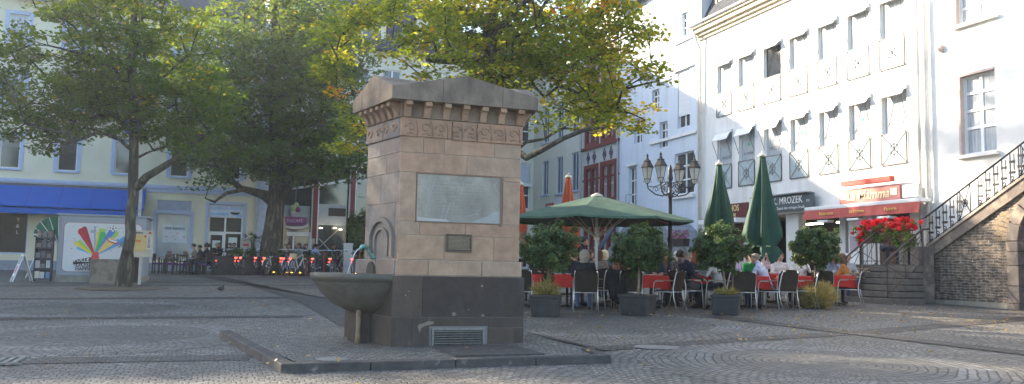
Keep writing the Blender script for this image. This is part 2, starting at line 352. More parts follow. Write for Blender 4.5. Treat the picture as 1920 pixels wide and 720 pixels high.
mon = thing('fountain_monument', 'square sandstone drinking fountain on a dark plinth with gabled stone roof and spouting basin', 'fountain', ((X0+X1)/2, (Y0+Y1)/2, .2))
def blocks(name, faces, mat, tints, parent=mon, gap=.004, core=None, corem=None, bev=.006, proud=.012):
    """faces: (side, u0, u1, z0, z1) sides F (front, -Y), L (left, -X), R, B"""
    mb = MB(); tn = []
    x0, x1, y0, y1 = core
    for s_, a, b, p, q in faces:
        a += gap; b -= gap; p += gap; q -= gap
        if s_ == 'F': mb.box(a, b, y0-proud, y0+.05, p, q)
        if s_ == 'B': mb.box(a, b, y1-.05, y1+proud, p, q)
        if s_ == 'L': mb.box(x0-proud, x0+.05, a, b, p, q)
        if s_ == 'R': mb.box(x1-.05, x1+proud, a, b, p, q)
        tn.append(rng.choice(tints))
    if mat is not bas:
        tn = [(t[0]*.6, t[1]*.76, t[2]*.96) if f_[0] == 'L' else t for t, f_ in zip(tn, faces)]      # the spout side gets a darker, greyer tint
    o = mb.build(name, mat, parent, bevel=bev); settint(o, tn, 6); return o
# plinth
PX0, PX1, PY0, PY1 = 2.165, 3.95, 10.56, 12.05
cm = MB().box(PX0, PX1, PY0, PY1, .1, 1.148); cm.build('plinth_core', mortd, mon)
bt = [(1, 1, 1), (.8, .8, .82), (1.2, 1.15, 1.1), (.92, .9, .9)]
fc = [('F', PX0-.012, 2.55, .62, 1.15), ('F', 2.55, PX1+.012, .62, 1.15), ('F', PX0-.012, 2.42, .1, .62), ('F', 2.42, 2.66, .1, .62), ('F', 2.66, 3.45, .5, .62), ('F', 3.45, PX1+.012, .48, .62), ('F', 3.45, 3.82, .1, .48), ('F', 3.82, PX1+.012, .1, .48)]
for s_ in 'LR':
    ys = [PY0, 11.25, PY1]
    for a, b in zip(ys, ys[1:]): fc += [(s_, a, b, .62, 1.15), (s_, a, b, .1, .62)]
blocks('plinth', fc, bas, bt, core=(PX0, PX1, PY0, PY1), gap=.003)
# vent grille
gr = MB(); gx0, gx1, gz0, gz1 = 2.69, 3.4, .22, .475
gr.box(gx0, gx1, PY0-.035, PY0+.01, gz1-.02, gz1).box(gx0, gx1, PY0-.035, PY0+.01, gz0, gz0+.02).box(gx0, gx0+.02, PY0-.035, PY0+.01, gz0+.02, gz1-.02).box(gx1-.02, gx1, PY0-.035, PY0+.01, gz0+.02, gz1-.02)
steel = M('galvanised_steel', (.2, .2, .2), .4, metal=.8, var=.25, scale=20)
gf = gr.build('vent_grille', steel, mon); sl_ = MB()
for k in range(7):
    z = gz0+.028+k*.031; sl_.add([(gx0+.02, PY0-.04, z), (gx1-.02, PY0-.04, z), (gx1-.02, PY0-.012, z+.02), (gx0+.02, PY0-.012, z+.02), (gx0+.02, PY0-.04, z+.006), (gx1-.02, PY0-.04, z+.006), (gx1-.02, PY0-.012, z+.026), (gx0+.02, PY0-.012, z+.026)],
        [(0,3,2,1),(4,5,6,7),(0,1,5,4),(1,2,6,5),(2,3,7,6),(3,0,4,7)])
sl_.box(gx0+.02, gx1-.02, PY0-.008, PY0-.003, gz0+.02, gz1-.02); sl_.build('louvre', steel, gf)
# mortar patch + stone chips
for p in ([(2.5, .5), (2.52, .53), (2.58, .545), (2.64, .57), (2.72, .56), (2.7, .53), (2.6, .51), (2.545, .48), (2.53, .42)],):
    MB().prism(p, 'Y', PY0-.0165, PY0-.013).build('mortar_patch', M('patch_mortar', (.22, .18, .14), .9, space='World'), mon)
ch = MB()
for x, z, r_ in ((2.98, .66, .03), (3.36, 1.03, .018), (3.38, .64, .022), (2.33, .9, .012), (2.37, .95, .01), (3.18, .72, .01)):
    ch.add([(x+r_*math.cos(t)*(1+.3*math.sin(3*t+x*9)), PY0-.0135, z+r_*math.sin(t)*(1+.2*math.cos(2*t))) for t in [2*PI*k/9 for k in range(9)]], [tuple(range(9))])
ch.build('stone_chip', M('patch_mortar', (.22, .18, .14)), mon)
# base course
fc = []
for a, b in ((2.2, 2.62), (2.62, 3.35), (3.35, 3.905)): fc.append(('F', a, b, 1.15, 1.36))
for s_ in 'LR':
    for a, b in zip([10.58, 11.15, 11.8], [11.15, 11.8]): fc.append((s_, a, b, 1.15, 1.36))
st = [(1, 1, 1), (1.05, .97, .93), (.95, .97, .98), (1.08, 1.07, 1.03), (.98, .92, .88), (1.03, 1.0, .93), (1.0, .9, .85)]
MB().box(2.2, 3.905, 10.58, 11.8, 1.149, 1.358).build('course_core', mort, mon)
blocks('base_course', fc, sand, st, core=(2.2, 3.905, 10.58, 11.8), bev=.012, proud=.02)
# shaft : blocks measured from the joints
ZS = [1.36, 1.63, 1.84, 2.56, 2.78, 2.97]
MB().box(X0, X1, Y0, Y1, 1.36, 3.4).build('shaft_core', mort, mon)
a_, b_ = X0-.012, X1+.012
fc = [('F', a_, 2.84, 1.36, 1.68), ('F', 2.84, 3.52, 1.36, 1.68), ('F', 3.52, b_, 1.36, 1.68), ('F', a_, 2.5, 1.68, 1.855), ('F', 2.5, 3.12, 1.68, 1.855), ('F', 3.12, b_, 1.68, 1.855),
      ('F', a_, 2.445, 1.855, 2.5), ('F', 3.63, b_, 1.855, 2.44), ('F', a_, 3.12, 2.5, 2.76), ('F', 3.12, b_, 2.5, 2.76),
      ('F', a_, 2.52, 2.76, 2.97), ('F', 2.52, 2.8, 2.76, 2.97), ('F', 2.8, 3.5, 2.76, 2.97), ('F', 3.5, b_, 2.76, 2.97), ('F', 3.63, b_, 2.44, 2.5)]
for s_ in 'LR':
    lay = [([Y0, 10.7, 11.52, Y1], 1.36, 1.68), ([Y0, 10.7, 11.52, Y1], 1.68, 2.1), ([Y0, 11.15, Y1], 2.1, 2.5), ([Y0, 11.0, Y1], 2.5, 2.76), ([Y0, 11.2, Y1], 2.76, 2.97)]
    for ys, p, q in lay:
        for u, v_ in zip(ys, ys[1:]):
            if s_ == 'L' and u == 10.7 and q <= 2.1: continue
            fc.append((s_, u, v_, p, q))
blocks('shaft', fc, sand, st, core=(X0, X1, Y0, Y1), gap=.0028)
# panel with the arched niche (left face)
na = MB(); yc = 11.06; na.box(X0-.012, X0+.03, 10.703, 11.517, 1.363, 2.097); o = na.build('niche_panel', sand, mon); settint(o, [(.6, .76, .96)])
for rr, w_, dpt in ((.38, .07, .045), (.22, .045, .03)):
    ar = MB(); pts = [(yc+rr*math.cos(t), 1.6+rr*.85*math.sin(t)) for t in [PI*k/20 for k in range(21)]]; inn = [(yc+(rr-w_)*math.cos(t), 1.6+(rr-w_)*.85*math.sin(t)) for t in [PI*k/20 for k in range(21)]]
    for k in range(20):
        A, B_, C_, D_ = pts[k], pts[k+1], inn[k+1], inn[k]; x_ = X0-.012-dpt
        ar.add([(x_, *A), (x_, *B_), (x_, *C_), (x_, *D_), (X0-.013, *A), (X0-.013, *B_), (X0-.013, *C_), (X0-.013, *D_)], [(0,1,2,3), (0,4,5,1), (2,6,7,3)])
    for s_ in (1, -1):
        y_ = yc+s_*(rr-w_/2); ar.box(x_, X0-.013, y_-w_/2, y_+w_/2, 1.4, 1.6)
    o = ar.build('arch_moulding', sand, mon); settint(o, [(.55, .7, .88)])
# tablet of grey slate with scratched inscription
tabm = M('grey_slate', (.33, .305, .26), .95, var=.25, scale=5, bump=.3, bscale=25, space='World', col2=(.25, .235, .205), c2scale=2.5, spec=.1)
tx0, tx1, tz0, tz1 = 2.455, 3.6, 1.865, 2.49
tb = MB().box(tx0, tx1, Y0-.018, Y0+.02, tz0, tz1).build('inscription_tablet', tabm, mon)
fr = MB(); fm_ = sand
fr.box(tx0-.012, tx1+.026, Y0-.03, Y0+.01, tz1, tz1+.018).box(tx1, tx1+.026, Y0-.03, Y0+.01, tz0-.03, tz1).box(tx0-.012, tx0, Y0-.02, Y0+.01, tz0, tz1).box(tx0-.012, tx1, Y0-.02, Y0+.01, tz0-.012, tz0)
o = fr.build('tablet_frame', M('dark_sandstone', (.2, .13, .09), .85, space='World'), mon)
lm = M('worn_letters', (.22, .205, .18), .8)
rows = ['IM JAHRE DES HERRN', 'WURDE DIESER BRUNNEN', 'AUF DEM ALTEN MARKTPLATZE', 'ZUM WOHLE DER BUERGER', 'DURCH DEN RAT DER STADT', 'AUFGESTELLT UND GEWEIHT', 'ZUR ERINNERUNG AN DIE', 'WASSERLEITUNG', 'AUS DEN BERGEN', 'ANNO DOMINI']
# worn letters: the text is no longer legible, so rows of short chiselled strokes stand for it
lt = MB()
for k in range(11):
    z = tz1-.09-k*.043; x = tx0+.2+rng.uniform(0, .05); xe = tx1-.2-rng.uniform(0, .08)
    while x < xe:
        w_ = rng.uniform(.006, .014)
        if rng.random() > .18:
            lt.box(x, x+.004, Y0-.0195, Y0-.0175, z-.011, z+.011)
            if rng.random() > .5: lt.box(x+.004, x+w_, Y0-.0195, Y0-.0175, z+rng.choice((-.011, 0, .008)), z+.0125-.0*w_) if False else lt.box(x+.004, x+w_, Y0-.0195, Y0-.0175, z+.007, z+.011)
        x += w_+.008
lt.build('inscription', lm, tb)
wm = M('white_scratch', (.55, .54, .52), .9); scx = MB()
for x, z, dx, dz in ((2.69, 2.42, -.09, -.3), (2.62, 2.33, -.03, -.14), (2.84, 2.16, -.06, -.26), (2.9, 2.12, -.06, -.22), (3.02, 2.33, -.015, -.06), (2.54, 2.44, 0, -.13), (3.5, 2.4, .08, -.14), (3.55, 2.43, -.05, -.06), (3.07, 2.41, 0, -.05), (3.12, 1.95, .14, .035), (3.26, 2.0, .03, -.04)):
    n_ = Vector((dz, -dx)).normalized()*.0022
    scx.quad((x-n_.x, Y0-.0205, z-n_.y), (x+n_.x, Y0-.0205, z+n_.y), (x+dx+n_.x, Y0-.0205, z+dz+n_.y), (x+dx-n_.x, Y0-.0205, z+dz-n_.y))
scx.poly([(2.46, Y0-.0205, 1.87), (2.9, Y0-.0205, 1.87), (2.85, Y0-.0205, 1.9), (2.6, Y0-.0205, 1.905), (2.46, Y0-.0205, 1.92)])
scx.build('scratch', M('pale_scratch', (.42, .41, .4), .9), tb)
o = MB().poly([(3.2, Y0-.0208, 1.869), (3.597, Y0-.0208, 1.869), (3.597, Y0-.0208, 2.04), (3.5, Y0-.0208, 2.02), (3.42, Y0-.0208, 1.96), (3.3, Y0-.0208, 1.92)]).build('pale_break', M('broken_slate', (.34, .33, .315), .85, bump=.5, bscale=30, space='World'), tb)
# bronze plaque
brz = M('bronze', (.1, .07, .045), .45, metal=.6, var=.3, scale=30); brd = M('bronze_field', (.045, .04, .035), .5, metal=.4); brl = M('bronze_letters', (.25, .19, .13), .4, metal=.7)
px0, px1, pz0, pz1 = 2.86, 3.205, 1.475, 1.705; pf = MB().box(px0, px1, Y0-.028, Y0-.012, pz0, pz1).build('bronze_plaque', brd, mon, bevel=.003)
q = MB(); q.box(px0-.004, px1+.004, Y0-.034, Y0-.02, pz1-.012, pz1+.003).box(px0-.004, px1+.004, Y0-.034, Y0-.02, pz0-.003, pz0+.012).box(px0-.004, px0+.012, Y0-.034, Y0-.02, pz0+.012, pz1-.012).box(px1-.012, px1+.004, Y0-.034, Y0-.02, pz0+.012, pz1-.012); q.build('plaque_rim', brz, pf)
q = MB()
for k in range(11):
    z = pz1-.03-k*.0165; x = px0+.03
    while x < px1-.035:
        w_ = rng.uniform(.006, .022); q.box(x, x+w_, Y0-.0295, Y0-.0275, z-.004, z+.004); x += w_+.005
q.build('raised_lettering', brl, pf)
# frieze with worn relief
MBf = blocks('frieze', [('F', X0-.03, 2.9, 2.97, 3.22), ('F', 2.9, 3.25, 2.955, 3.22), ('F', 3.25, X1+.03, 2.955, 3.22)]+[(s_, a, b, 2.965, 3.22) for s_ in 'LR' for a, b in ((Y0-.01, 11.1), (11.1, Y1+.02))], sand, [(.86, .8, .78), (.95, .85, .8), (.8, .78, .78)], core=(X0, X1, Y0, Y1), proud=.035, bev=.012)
rel = MB()
def curl(P, s_, r_, flip=1):
    pts = [P(s_+r_*(1-k/14)*math.cos(k*.55)*flip, 3.095+r_*.95*(1-k/14)*math.sin(k*.55)) for k in range(12)]
    rel.tube(pts, [.014]*11+[.006], n=6)
PF = lambda u, z: (u, Y0-.037, z); PLf = lambda u, z: (X0-.037, u, z)
for k in range(8):
    u = X0+.1+k*.205; curl(PF, u, .075, 1 if k % 2 else -1); rel.tube([PF(u+.09, 2.99), PF(u+.1, 3.1), PF(u+.07, 3.19)], [.008, .014, .006], n=6)
    rel.tube([PF(u-.05, 3.0), PF(u, 3.03), PF(u+.05, 3.0)], [.006, .012, .006], n=6)
for k in range(4): curl(PLf, Y0+.15+k*.245, .075, 1 if k % 2 else -1)
o = rel.build('relief', sand, MBf, smooth=True); settint(o, [(.85, .8, .78)])
# brackets
mb_ = MB().box(X0-.03, X1+.03, Y0-.03, Y1+.03, 3.225, 3.43); o = mb_.build('cove', roofst, mon); settint(o, [(1., .9, .85)])
prof = [(0, 0), (.025, 0), (.04, .03), (.06, .08), (.09, .125), (.145, .145), (.145, .2), (0, .2)]
def bracket(px, py, dr):
    mb = MB(); w_ = .045
    for pr in (prof,):
        pts = [(a, 3.225+b) for a, b in pr]
        if dr == 'F': mb.prism([(py-a, z) for a, z in pts], 'X', px-w_, px+w_)
        else: mb.prism([(px-a, z) for a, z in pts], 'Y', py-w_, py+w_) if dr == 'L' else mb.prism([(px+a, z) for a, z in pts], 'Y', py-w_, py+w_)
    return mb
for k in range(7):
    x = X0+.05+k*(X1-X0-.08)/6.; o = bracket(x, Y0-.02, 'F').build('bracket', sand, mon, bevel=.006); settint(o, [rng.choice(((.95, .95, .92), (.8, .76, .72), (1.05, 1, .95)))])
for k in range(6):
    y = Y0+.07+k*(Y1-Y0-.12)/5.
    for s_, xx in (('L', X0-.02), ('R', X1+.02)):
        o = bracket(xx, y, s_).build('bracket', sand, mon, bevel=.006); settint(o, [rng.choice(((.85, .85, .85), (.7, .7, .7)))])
# cross-gabled roof slab
ex0, ex1, ey0, ey1 = X0-.19, X1+.19, Y0-.19, Y1+.15; zb, ze, za = 3.425, 3.6, 3.81; zg = 3.86; xm, ym = (ex0+ex1)/2, (ey0+ey1)/2
V = [(ex0, ey0, zb), (xm, ey0, zb), (ex1, ey0, zb), (ex1, ym, zb), (ex1, ey1, zb), (xm, ey1, zb), (ex0, ey1, zb), (ex0, ym, zb),
     (ex0, ey0, ze), (xm, ey0, za), (ex1, ey0, ze), (ex1, ym, zg), (ex1, ey1, ze), (xm, ey1, za), (ex0, ey1, ze), (ex0, ym, zg), (xm, ym, za+.0)]
F_ = [(0, 1, 2, 3, 4, 5, 6, 7)[::-1], (0, 1, 9, 8), (1, 2, 10, 9), (2, 3, 11, 10), (3, 4, 12, 11), (4, 5, 13, 12), (5, 6, 14, 13), (6, 7, 15, 14), (7, 0, 8, 15),
      (8, 9, 16), (9, 10, 16), (10, 11, 16), (11, 12, 16), (12, 13, 16), (13, 14, 16), (14, 15, 16), (15, 8, 16)]
o = MB().add(V, F_).build('roof', roofst, mon, bevel=.008); settint(o, [(1, 1, 1)])
jm = MB()
for x in (2.72, 3.55): jm.box(x-.003, x+.003, ey0-.003, ey0+.02, zb+.01, ze+(za-ze)*(1-abs(x-xm)/(xm-ex0))-.02)
for y in (10.85, 11.45): jm.box(ex0-.003, ex0+.02, y-.003, y+.003, zb+.01, ze+.04)
jm.build('roof_joint', M('dark_joint', (.07, .06, .05), .9), o)
# basin
bx, by = PX0-.01, 11.29; zr = 1.165
prof = [(.0, .62), (.1, .62), (.32, .66), (.55, .76), (.74, .91), (.84, 1.04), (.865, 1.075), (.9, 1.085), (.905, 1.16), (.87, 1.165), (.8, 1.15), (.72, 1.08), (.5, 1.0), (0, .98)]
prof = [(r_*.815, z_) for r_, z_ in prof]; bsm = tinted('wet_basalt', (.105, .097, .082), rough=.5, dirt=(.15, .135, .1), dlo=.55, dhi=.75, dscale=5); 
o = MB().lathe(prof, (bx, by, 0), n=40, a0=PI/2, a1=3*PI/2).build('basin', bsm, mon, smooth=True); settint(o, [(1, 1, 1)])
wat = M('water', (.02, .03, .03), .04, spec=.6, var=0)
MB().lathe([(.635, 1.12), (0, 1.121)], (bx, by, 0), n=40, a0=PI/2, a1=3*PI/2).build('water_surface', wat, o)
pd = MB().box(1.98, PX0-.013, 11.15, 11.5, .12, .8).box(PX0-.2, PX0-.02, 10.95, 11.7, .9, 1.0); o = pd.build('pedestal', bas, mon, bevel=.01); settint(o, [(.9, .9, .9)])
MB().tube([(1.96, 11.1, .72), (1.96, 11.1, .4), (1.95, 11.08, .2)], [.035, .03, .04], n=8).build('drain_pipe', M('rusty_pipe', (.2, .14, .09), .7, var=.4, scale=15), mon, smooth=True)
sp_ = MB(); sp_.prism([(11.25+.12*math.cos(t), 1.165+.16*math.sin(t)) for t in [PI*k/10 for k in range(11)]], 'X', 2.15, 2.2); o = sp_.build('overflow_boss', bas, mon); settint(o, [(1, 1, 1)])  # dark half-disc standing in for the darkness of an arched opening
vg = M('verdigris_bronze', (.13, .17, .15), .45, metal=.5, var=.5, scale=14, col2=(.2, .42, .38), c2scale=9)
SPT = [(X0, by, 1.38), (2.2, by, 1.4), (2.165, by, 1.45), (2.13, by, 1.5), (2.09, by, 1.525), (2.055, by, 1.52), (2.03, by, 1.49)]
o = MB().tube(SPT, [.06, .045, .034, .03, .034, .038, .022], n=12)
o.ball((2.08, by-.028, 1.55), .012, 6).ball((2.08, by+.028, 1.55), .012, 6); o = o.build('spout', vg, mon, smooth=True)
jet = MB(); pj = [(2.03-.17*s_, by, 1.495+.02*s_-.4*s_*s_) for s_ in [k/14 for k in range(15)]]
jet.tube(pj, [.008*(1-.03*k) for k in range(15)], n=7); wj = M('falling_water', (.75, .8, .85), .1, spec=.8, var=.1, transl=.4); jet.build('water_jet', wj, o, smooth=True)
fo = MB()
for k in range(26):
    a = rng.uniform(0, 2*PI); r_ = rng.uniform(0, .13); fo.ball((pj[-1][0]+r_*math.cos(a), by+r_*math.sin(a), 1.125), rng.uniform(.006, .018), 4, sz=.5)
fo.build('foam', wj, mon)

# the plan is a trapezoid: the side faces run outwards towards the back
def descend(o):
    for c in kids(o): yield c; yield from descend(c)
xc_ = (X0+X1)/2; seen_ = set()
for c in descend(mon):
    if c.type != 'MESH' or c.data.name in seen_: continue
    seen_.add(c.data.name)
    for v in c.data.vertices:
        x = v.co.x+mon.location.x; y = v.co.y+mon.location.y; w_ = max(-1, min(1, (xc_-x)/(xc_-X0))); v.co.x -= .2475*max(0, y-10.56)*w_
# ------------------------------------------------------------------ buildings
plA = M('cream_plaster', (.70, .66, .50), .9, var=.06, scale=1.2, bump=.15, bscale=90, space='World', col2=(.64, .6, .46), c2scale=.5)
plW = M('white_plaster', (.80, .79, .77), .9, var=.06, scale=1.5, bump=.2, bscale=60, space='World', col2=(.68, .66, .62), c2scale=.9, stretch=(2, 2, .35), c2lo=.5, c2hi=.72)
plB = M('blue_white_plaster', (.64, .70, .79), .9, var=.06, scale=1.5, bump=.2, bscale=60, space='World', col2=(.56, .61, .68), c2scale=.9, stretch=(2, 2, .35), c2lo=.5, c2hi=.72)  # white plaster with the blue of shade put into its colour
plC = M('pale_cream_plaster', (.66, .645, .56), .9, var=.05, scale=1.2, bump=.15, bscale=90, space='World')
trim = M('blue_grey_trim', (.42, .49, .66), .7, var=.06, space='World'); trimd = M('grey_base', (.25, .27, .32), .8, var=.12, space='World')
whp = M('white_paint', (.8, .8, .8), .4, var=.03); glass = M('window_glass', (.03, .035, .045), .06, spec=.9, var=.3, scale=1.5, space='World')
glassl = M('curtained_glass', (.42, .45, .48), .15, spec=.8, var=.3, scale=5, stretch=(6, 6, .4), space='World'); glassd = M('shop_glass', (.022, .024, .028), .08, spec=.12, var=.5, scale=1.2, space='World')  # curtains and bright reflections both put into the pale pane colour
slate = bricks('slate_roof', (.07, .075, .09), (.045, .05, .06), (.03, .03, .035), .3, .16, .01, axes='SZ')
red = M('dark_red_paint', (.17, .025, .02), .55, var=.1); wood = M('brown_wood', (.12, .06, .035), .6, var=.2, scale=12); black = M('black_metal', (.018, .018, .02), .45, var=.2)
inter = M('dark_interior', (.05, .045, .04), .9, space='World'); zinc = M('zinc', (.35, .36, .38), .5, metal=.5, var=.1)
def shell(par, x0, x1, y0, y1, z1, mat, skip, z0=.2):
    """the hidden sides and back of a house"""
    mb = MB()
    if 'F' not in skip: mb.quad((x0, y0, z0), (x1, y0, z0), (x1, y0, z1), (x0, y0, z1))
    if 'B' not in skip: mb.quad((x0, y1, z0), (x1, y1, z0), (x1, y1, z1), (x0, y1, z1))
    if 'L' not in skip: mb.quad((x0, y0, z0), (x0, y1, z0), (x0, y1, z1), (x0, y0, z1))
    if 'R' not in skip: mb.quad((x1, y0, z0), (x1, y1, z0), (x1, y1, z1), (x1, y0, z1))
    return mb.build('side_wall', mat, par)
def gable_roof(par, x0, x1, y0, y1, z, rise, ax, mat, over=.4):
    mb = MB()
    if ax == 'X':
        ym = (y0+y1)/2; mb.prism([(y0-over, z-.12), (ym, z+rise-.12), (y1+over, z-.12), (y1+over, z+.06), (ym, z+rise+.1), (y0-over, z+.06)], 'X', x0, x1); mb.prism([(y0, z-.2), (y1, z-.2), (ym, z+rise-.2)], 'X', x0+.05, x1-.05)
    else:
        xm = (x0+x1)/2; mb.prism([(x0-over, z-.12), (xm, z+rise-.12), (x1+over, z-.12), (x1+over, z+.06), (xm, z+rise+.1), (x0-over, z+.06)], 'Y', y0, y1); mb.prism([(x0, z-.2), (x1, z-.2), (xm, z+rise-.2)], 'Y', y0+.05, y1-.05)
    return mb.build('roof', mat, par)
# --- cream house at the left (shops below a blue awning)
lb = thing('cream_house', 'long cream house with light blue window frames above a blue shop awning', 'building', (-8, 45, .6))
hol = []; LB0, LB1 = -22., 1.95
bays = [-9.5-2.45*k for k in (5, 4, 3, 2, 1)]+[-9.48, -7.02, -4.5, -1.95, .6]
bays = [-19.5, -17, -14.5, -12]+[-9.48, -7.02, -4.5, -1.95, .6]
rows_ = [(5.5, 7.05), (8.55, 10.1), (11.5, 13.0)]
for bx_ in bays:
    for p, q in rows_: hol.append((bx_-.42, bx_+.42, p, q))
shops = [(-21, -8.5, 1.42, 3.42, .25), (-2.86, -1.26, 1.3, 4.28, .2), (-.42, 1.27, .65, 4.16, .2), (-7.2, -4.2, 1.2, 3.6, .25)]
wm_ = MB(); wall(wm_, 'Y', 45, LB0, LB1, .3, 13.9, hol+shops, .16); wm_.build('wall', plA, lb)
shell(lb, LB0, LB1, 45, 56, 13.9, plA, 'F')
gable_roof(lb, LB0, LB1, 45, 56, 13.95, 3.6, 'X', slate, .5)
b_ = MB()
b_.box(LB0, LB1+.0, 44.88, 45-.001, 4.86, 5.02).box(LB0, LB1, 44.93, 44.999, 4.66, 4.86).box(LB0, LB1, 44.6, 44.999, 13.75, 13.95); b_.build('string_course', trim, lb)
MB().box(LB0, LB1, 44.96, 44.999, .3, 1.12).build('base_band', trimd, lb)
for bx_ in bays:
    if bx_ < -13: continue
    for i, (p, q) in enumerate(rows_):
        window(lb, 'Y', 45, bx_-.42, bx_+.42, p, q, whp, glass if i == 0 else glassl, depth=.08, mull=0, sill=.1, sill_m=trim, surround=.17, sur_m=trim, fw_=.05)
# big dark shop window
window(lb, 'Y', 45, -21, -8.5, 1.42, 3.42, trim, glassd, depth=.14, mull=3, fw_=.07)
window(lb, 'Y', 45, -7.2, -4.2, 1.2, 3.6, trim, glassd, depth=.14, mull=1, fw_=.07)
whl = M('white_letters', (.75, .75, .72), .6)
for k, c in enumerate('Y&L'): text('letter', c, .24, (-8.95, 45.12, 3.05-k*.3), FY, whl, lb)
# window with the poster
o = window(lb, 'Y', 45, -2.86, -1.26, 1.3, 3.62, trim, M('milky_shop_glass', (.33, .38, .42), .12, spec=.8, var=.25, scale=1.3, space='World'), depth=.12, mull=0, surround=.15, sur_m=trim)
MB().box(-2.86, -1.26, 45.03, 45.09, 3.66, 4.28).build('shutter_box', M('blue_grey_panel', (.33, .36, .46), .6), lb); MB().box(-2.86, -1.26, 44.98, 45.06, 3.6, 3.66).build('transom', whp, lb)
pst = MB().box(-2.55, -1.4, 45.125, 45.135, 2.15, 3.05).build('window_poster', M('pale_poster', (.6, .66, .72), .6), o)
redp = M('poster_red', (.55, .05, .06), .6); blkp = M('poster_black', (.03, .03, .04), .6)
text('poster_lettering', 'FREE BEERING', .15, (-1.98, 45.121, 2.86), FY, blkp, pst, ext=.001, bold=.003)
dd = MB()
for x, z, r_ in ((-2.18, 2.62, .06), (-1.85, 2.6, .055), (-2.05, 2.45, .05), (-1.95, 2.3, .03)): dd.tube([(x+r_*math.cos(t), 45.122, z+r_*1.3*math.sin(t)) for t in [PI*k/8 for k in range(12)]], .008, 5)
for x in (-2.46, -1.62): dd.box(x, x+.16, 45.118, 45.124, 2.44, 2.47)
dd.build('poster_print', redp, pst)
# optician shop front
od = MB(); od.box(-.42, 1.27, 45.06, 45.12, 3.5, 4.14).box(-.42, -.34, 45.08, 45.16, .66, 3.5).box(1.19, 1.27, 45.08, 45.16, .66, 3.5).box(.36, .45, 45.08, 45.16, .66, 3.5).box(-.34, .36, 45.08, 45.16, 2.68, 2.78).box(.45, 1.19, 45.08, 45.16, 2.68, 2.78).box(.45, 1.19, 45.09, 45.15, 1.2, 1.72)
op = od.build('shop_front', whp, lb)
MB().box(-.34, .36, 45.13, 45.14, .7, 3.5).build('door_pane', glassd, op); MB().box(.45, 1.19, 45.13, 45.14, 1.7, 3.5).build('window_pane', glassd, op)
dr = MB().box(-.34, -.27, 45.09, 45.125, .7, 2.68).box(.29, .36, 45.09, 45.125, .7, 2.68).box(-.27, .29, 45.09, 45.125, 2.6, 2.68).box(-.27, .29, 45.09, 45.125, .7, .9).build('door_frame', whp, op)
sgb = M('sign_light_blue', (.30, .52, .80), .5); pp = M('paper', (.7, .78, .78), .7)
sg = MB().box(-.4, 1.25, 45.04, 45.058, 3.52, 4.12).build('shop_sign', M('pale_sign', (.6, .7, .82), .5), lb)
text('lettering', 'Optikstudio Tüpling', .21, (.42, 45.035, 3.98), FY, sgb, sg, sx=.86); MB().box(-.36, .55, 45.032, 45.038, 3.62, 3.74).build('sign_stripe', sgb, sg); MB().box(.9, 1.22, 45.032, 45.038, 3.56, 3.68).build('sign_stripe', sgb, sg)
sm = MB(); sm.poly([(.86+.25*math.cos(t), 45.03, 3.79+.13*math.sin(t)) for t in [PI+PI*k/12 for k in range(13)]]); sm.build('smile_mark', blkp, sg)
for a, b, p, q in ((-.18, .2, 1.95, 2.32), (.6, 1.02, 2.0, 2.5)):
    q_ = MB().box(a, b, 45.08, 45.09, p, q).build('paper_notice', pp, op)
MB().box(.95, 1.35, 44.6, 44.62, 1.35, 1.75).build('notice_board', whp, lb)
for a, b, p, q in ((-2.98+.0, -1.14, 0, 0),): pass
sur = MB().box(-.57, -.425, 44.97, 45.0, .66, 4.3).box(1.275, 1.42, 44.97, 45.0, .66, 4.3).box(-.425, 1.275, 44.97, 45.0, 4.16, 4.3); sur.build('surround', trim, lb)
MB().box(1.95, 2.5, 44.93, 45.4, .3, 13.9).build('corner_pilaster', M('pale_blue_plaster', (.5, .56, .68), .9, space='World'), lb)
MB().tube([(1.9, 44.9, .6), (1.9, 44.9, 13.6)], .05, 8).build('downpipe', zinc, lb)
# round blue and white sign
rs = MB().tube([(-4.15, 44.1, 7.75), (-4.15, 44.18, 7.75)], .42, 20).build('hanging_sign', M('sign_blue', (.06, .1, .5), .5), lb); MB().prism([(-4.45, 7.55), (-4.3, 7.95), (-4.15, 7.62), (-3.9, 7.95), (-4.0, 7.5)], 'Y', 44.08, 44.095).build('emblem', whl, rs); MB().box(-4.17, -4.13, 44.2, 45.0, 7.73, 7.77).build('sign_arm', black, rs)
# blue awning
blu = M('blue_canvas', (.008, .095, .42), .75, var=.08, scale=2.2, bump=.3, bscale=7, space='World'); aw = MB()
def awn(u0, u1, yw, zw, yt, zt, drop, m, par, n=1):
    mb = MB(); mb.add([(u0, yw, zw), (u1, yw, zw), (u1, yt, zt), (u0, yt, zt), (u0, yw, zw-.025), (u1, yw, zw-.025), (u1, yt, zt-.025), (u0, yt, zt-.025)], [(0,1,2,3), (7,6,5,4), (0,4,5,1), (3,2,6,7), (0,3,7,4), (1,5,6,2)])
    mb.box(u0, u1, yt-.012, yt, zt-drop, zt-.03); return mb
A1 = thing('shop_awning', 'long blue canvas awning stretched out over the shop windows of the cream house', 'awning', (-9, 44.9, 4.6))
cv = MB(); NU, NV = 90, 8
vv = []
for i in range(NU+1):
    for j in range(NV+1):
        u, v_ = i/NU, j/NV; x = -21.5+18.1*u; sg = -.05*math.sin(PI*v_)*(1+.5*math.sin(x*2.6)+.35*math.sin(x*7.1+v_*3)); vv.append((x, 44.9-1.3*v_, 4.72-1.1*v_+sg))
for i in range(NU+1): u = i/NU; x = -21.5+18.1*u; vv.append((x, 43.59+.02*math.sin(x*5), 3.3+.012*math.sin(x*8)))
cv.add(vv, [(i*(NV+1)+j, (i+1)*(NV+1)+j, (i+1)*(NV+1)+j+1, i*(NV+1)+j+1) for i in range(NU) for j in range(NV)]+[(i*(NV+1)+NV, (i+1)*(NV+1)+NV, (NU+1)*(NV+1)+i+1, (NU+1)*(NV+1)+i) for i in range(NU)])
cvo = cv.build('canvas', blu, A1, smooth=True)
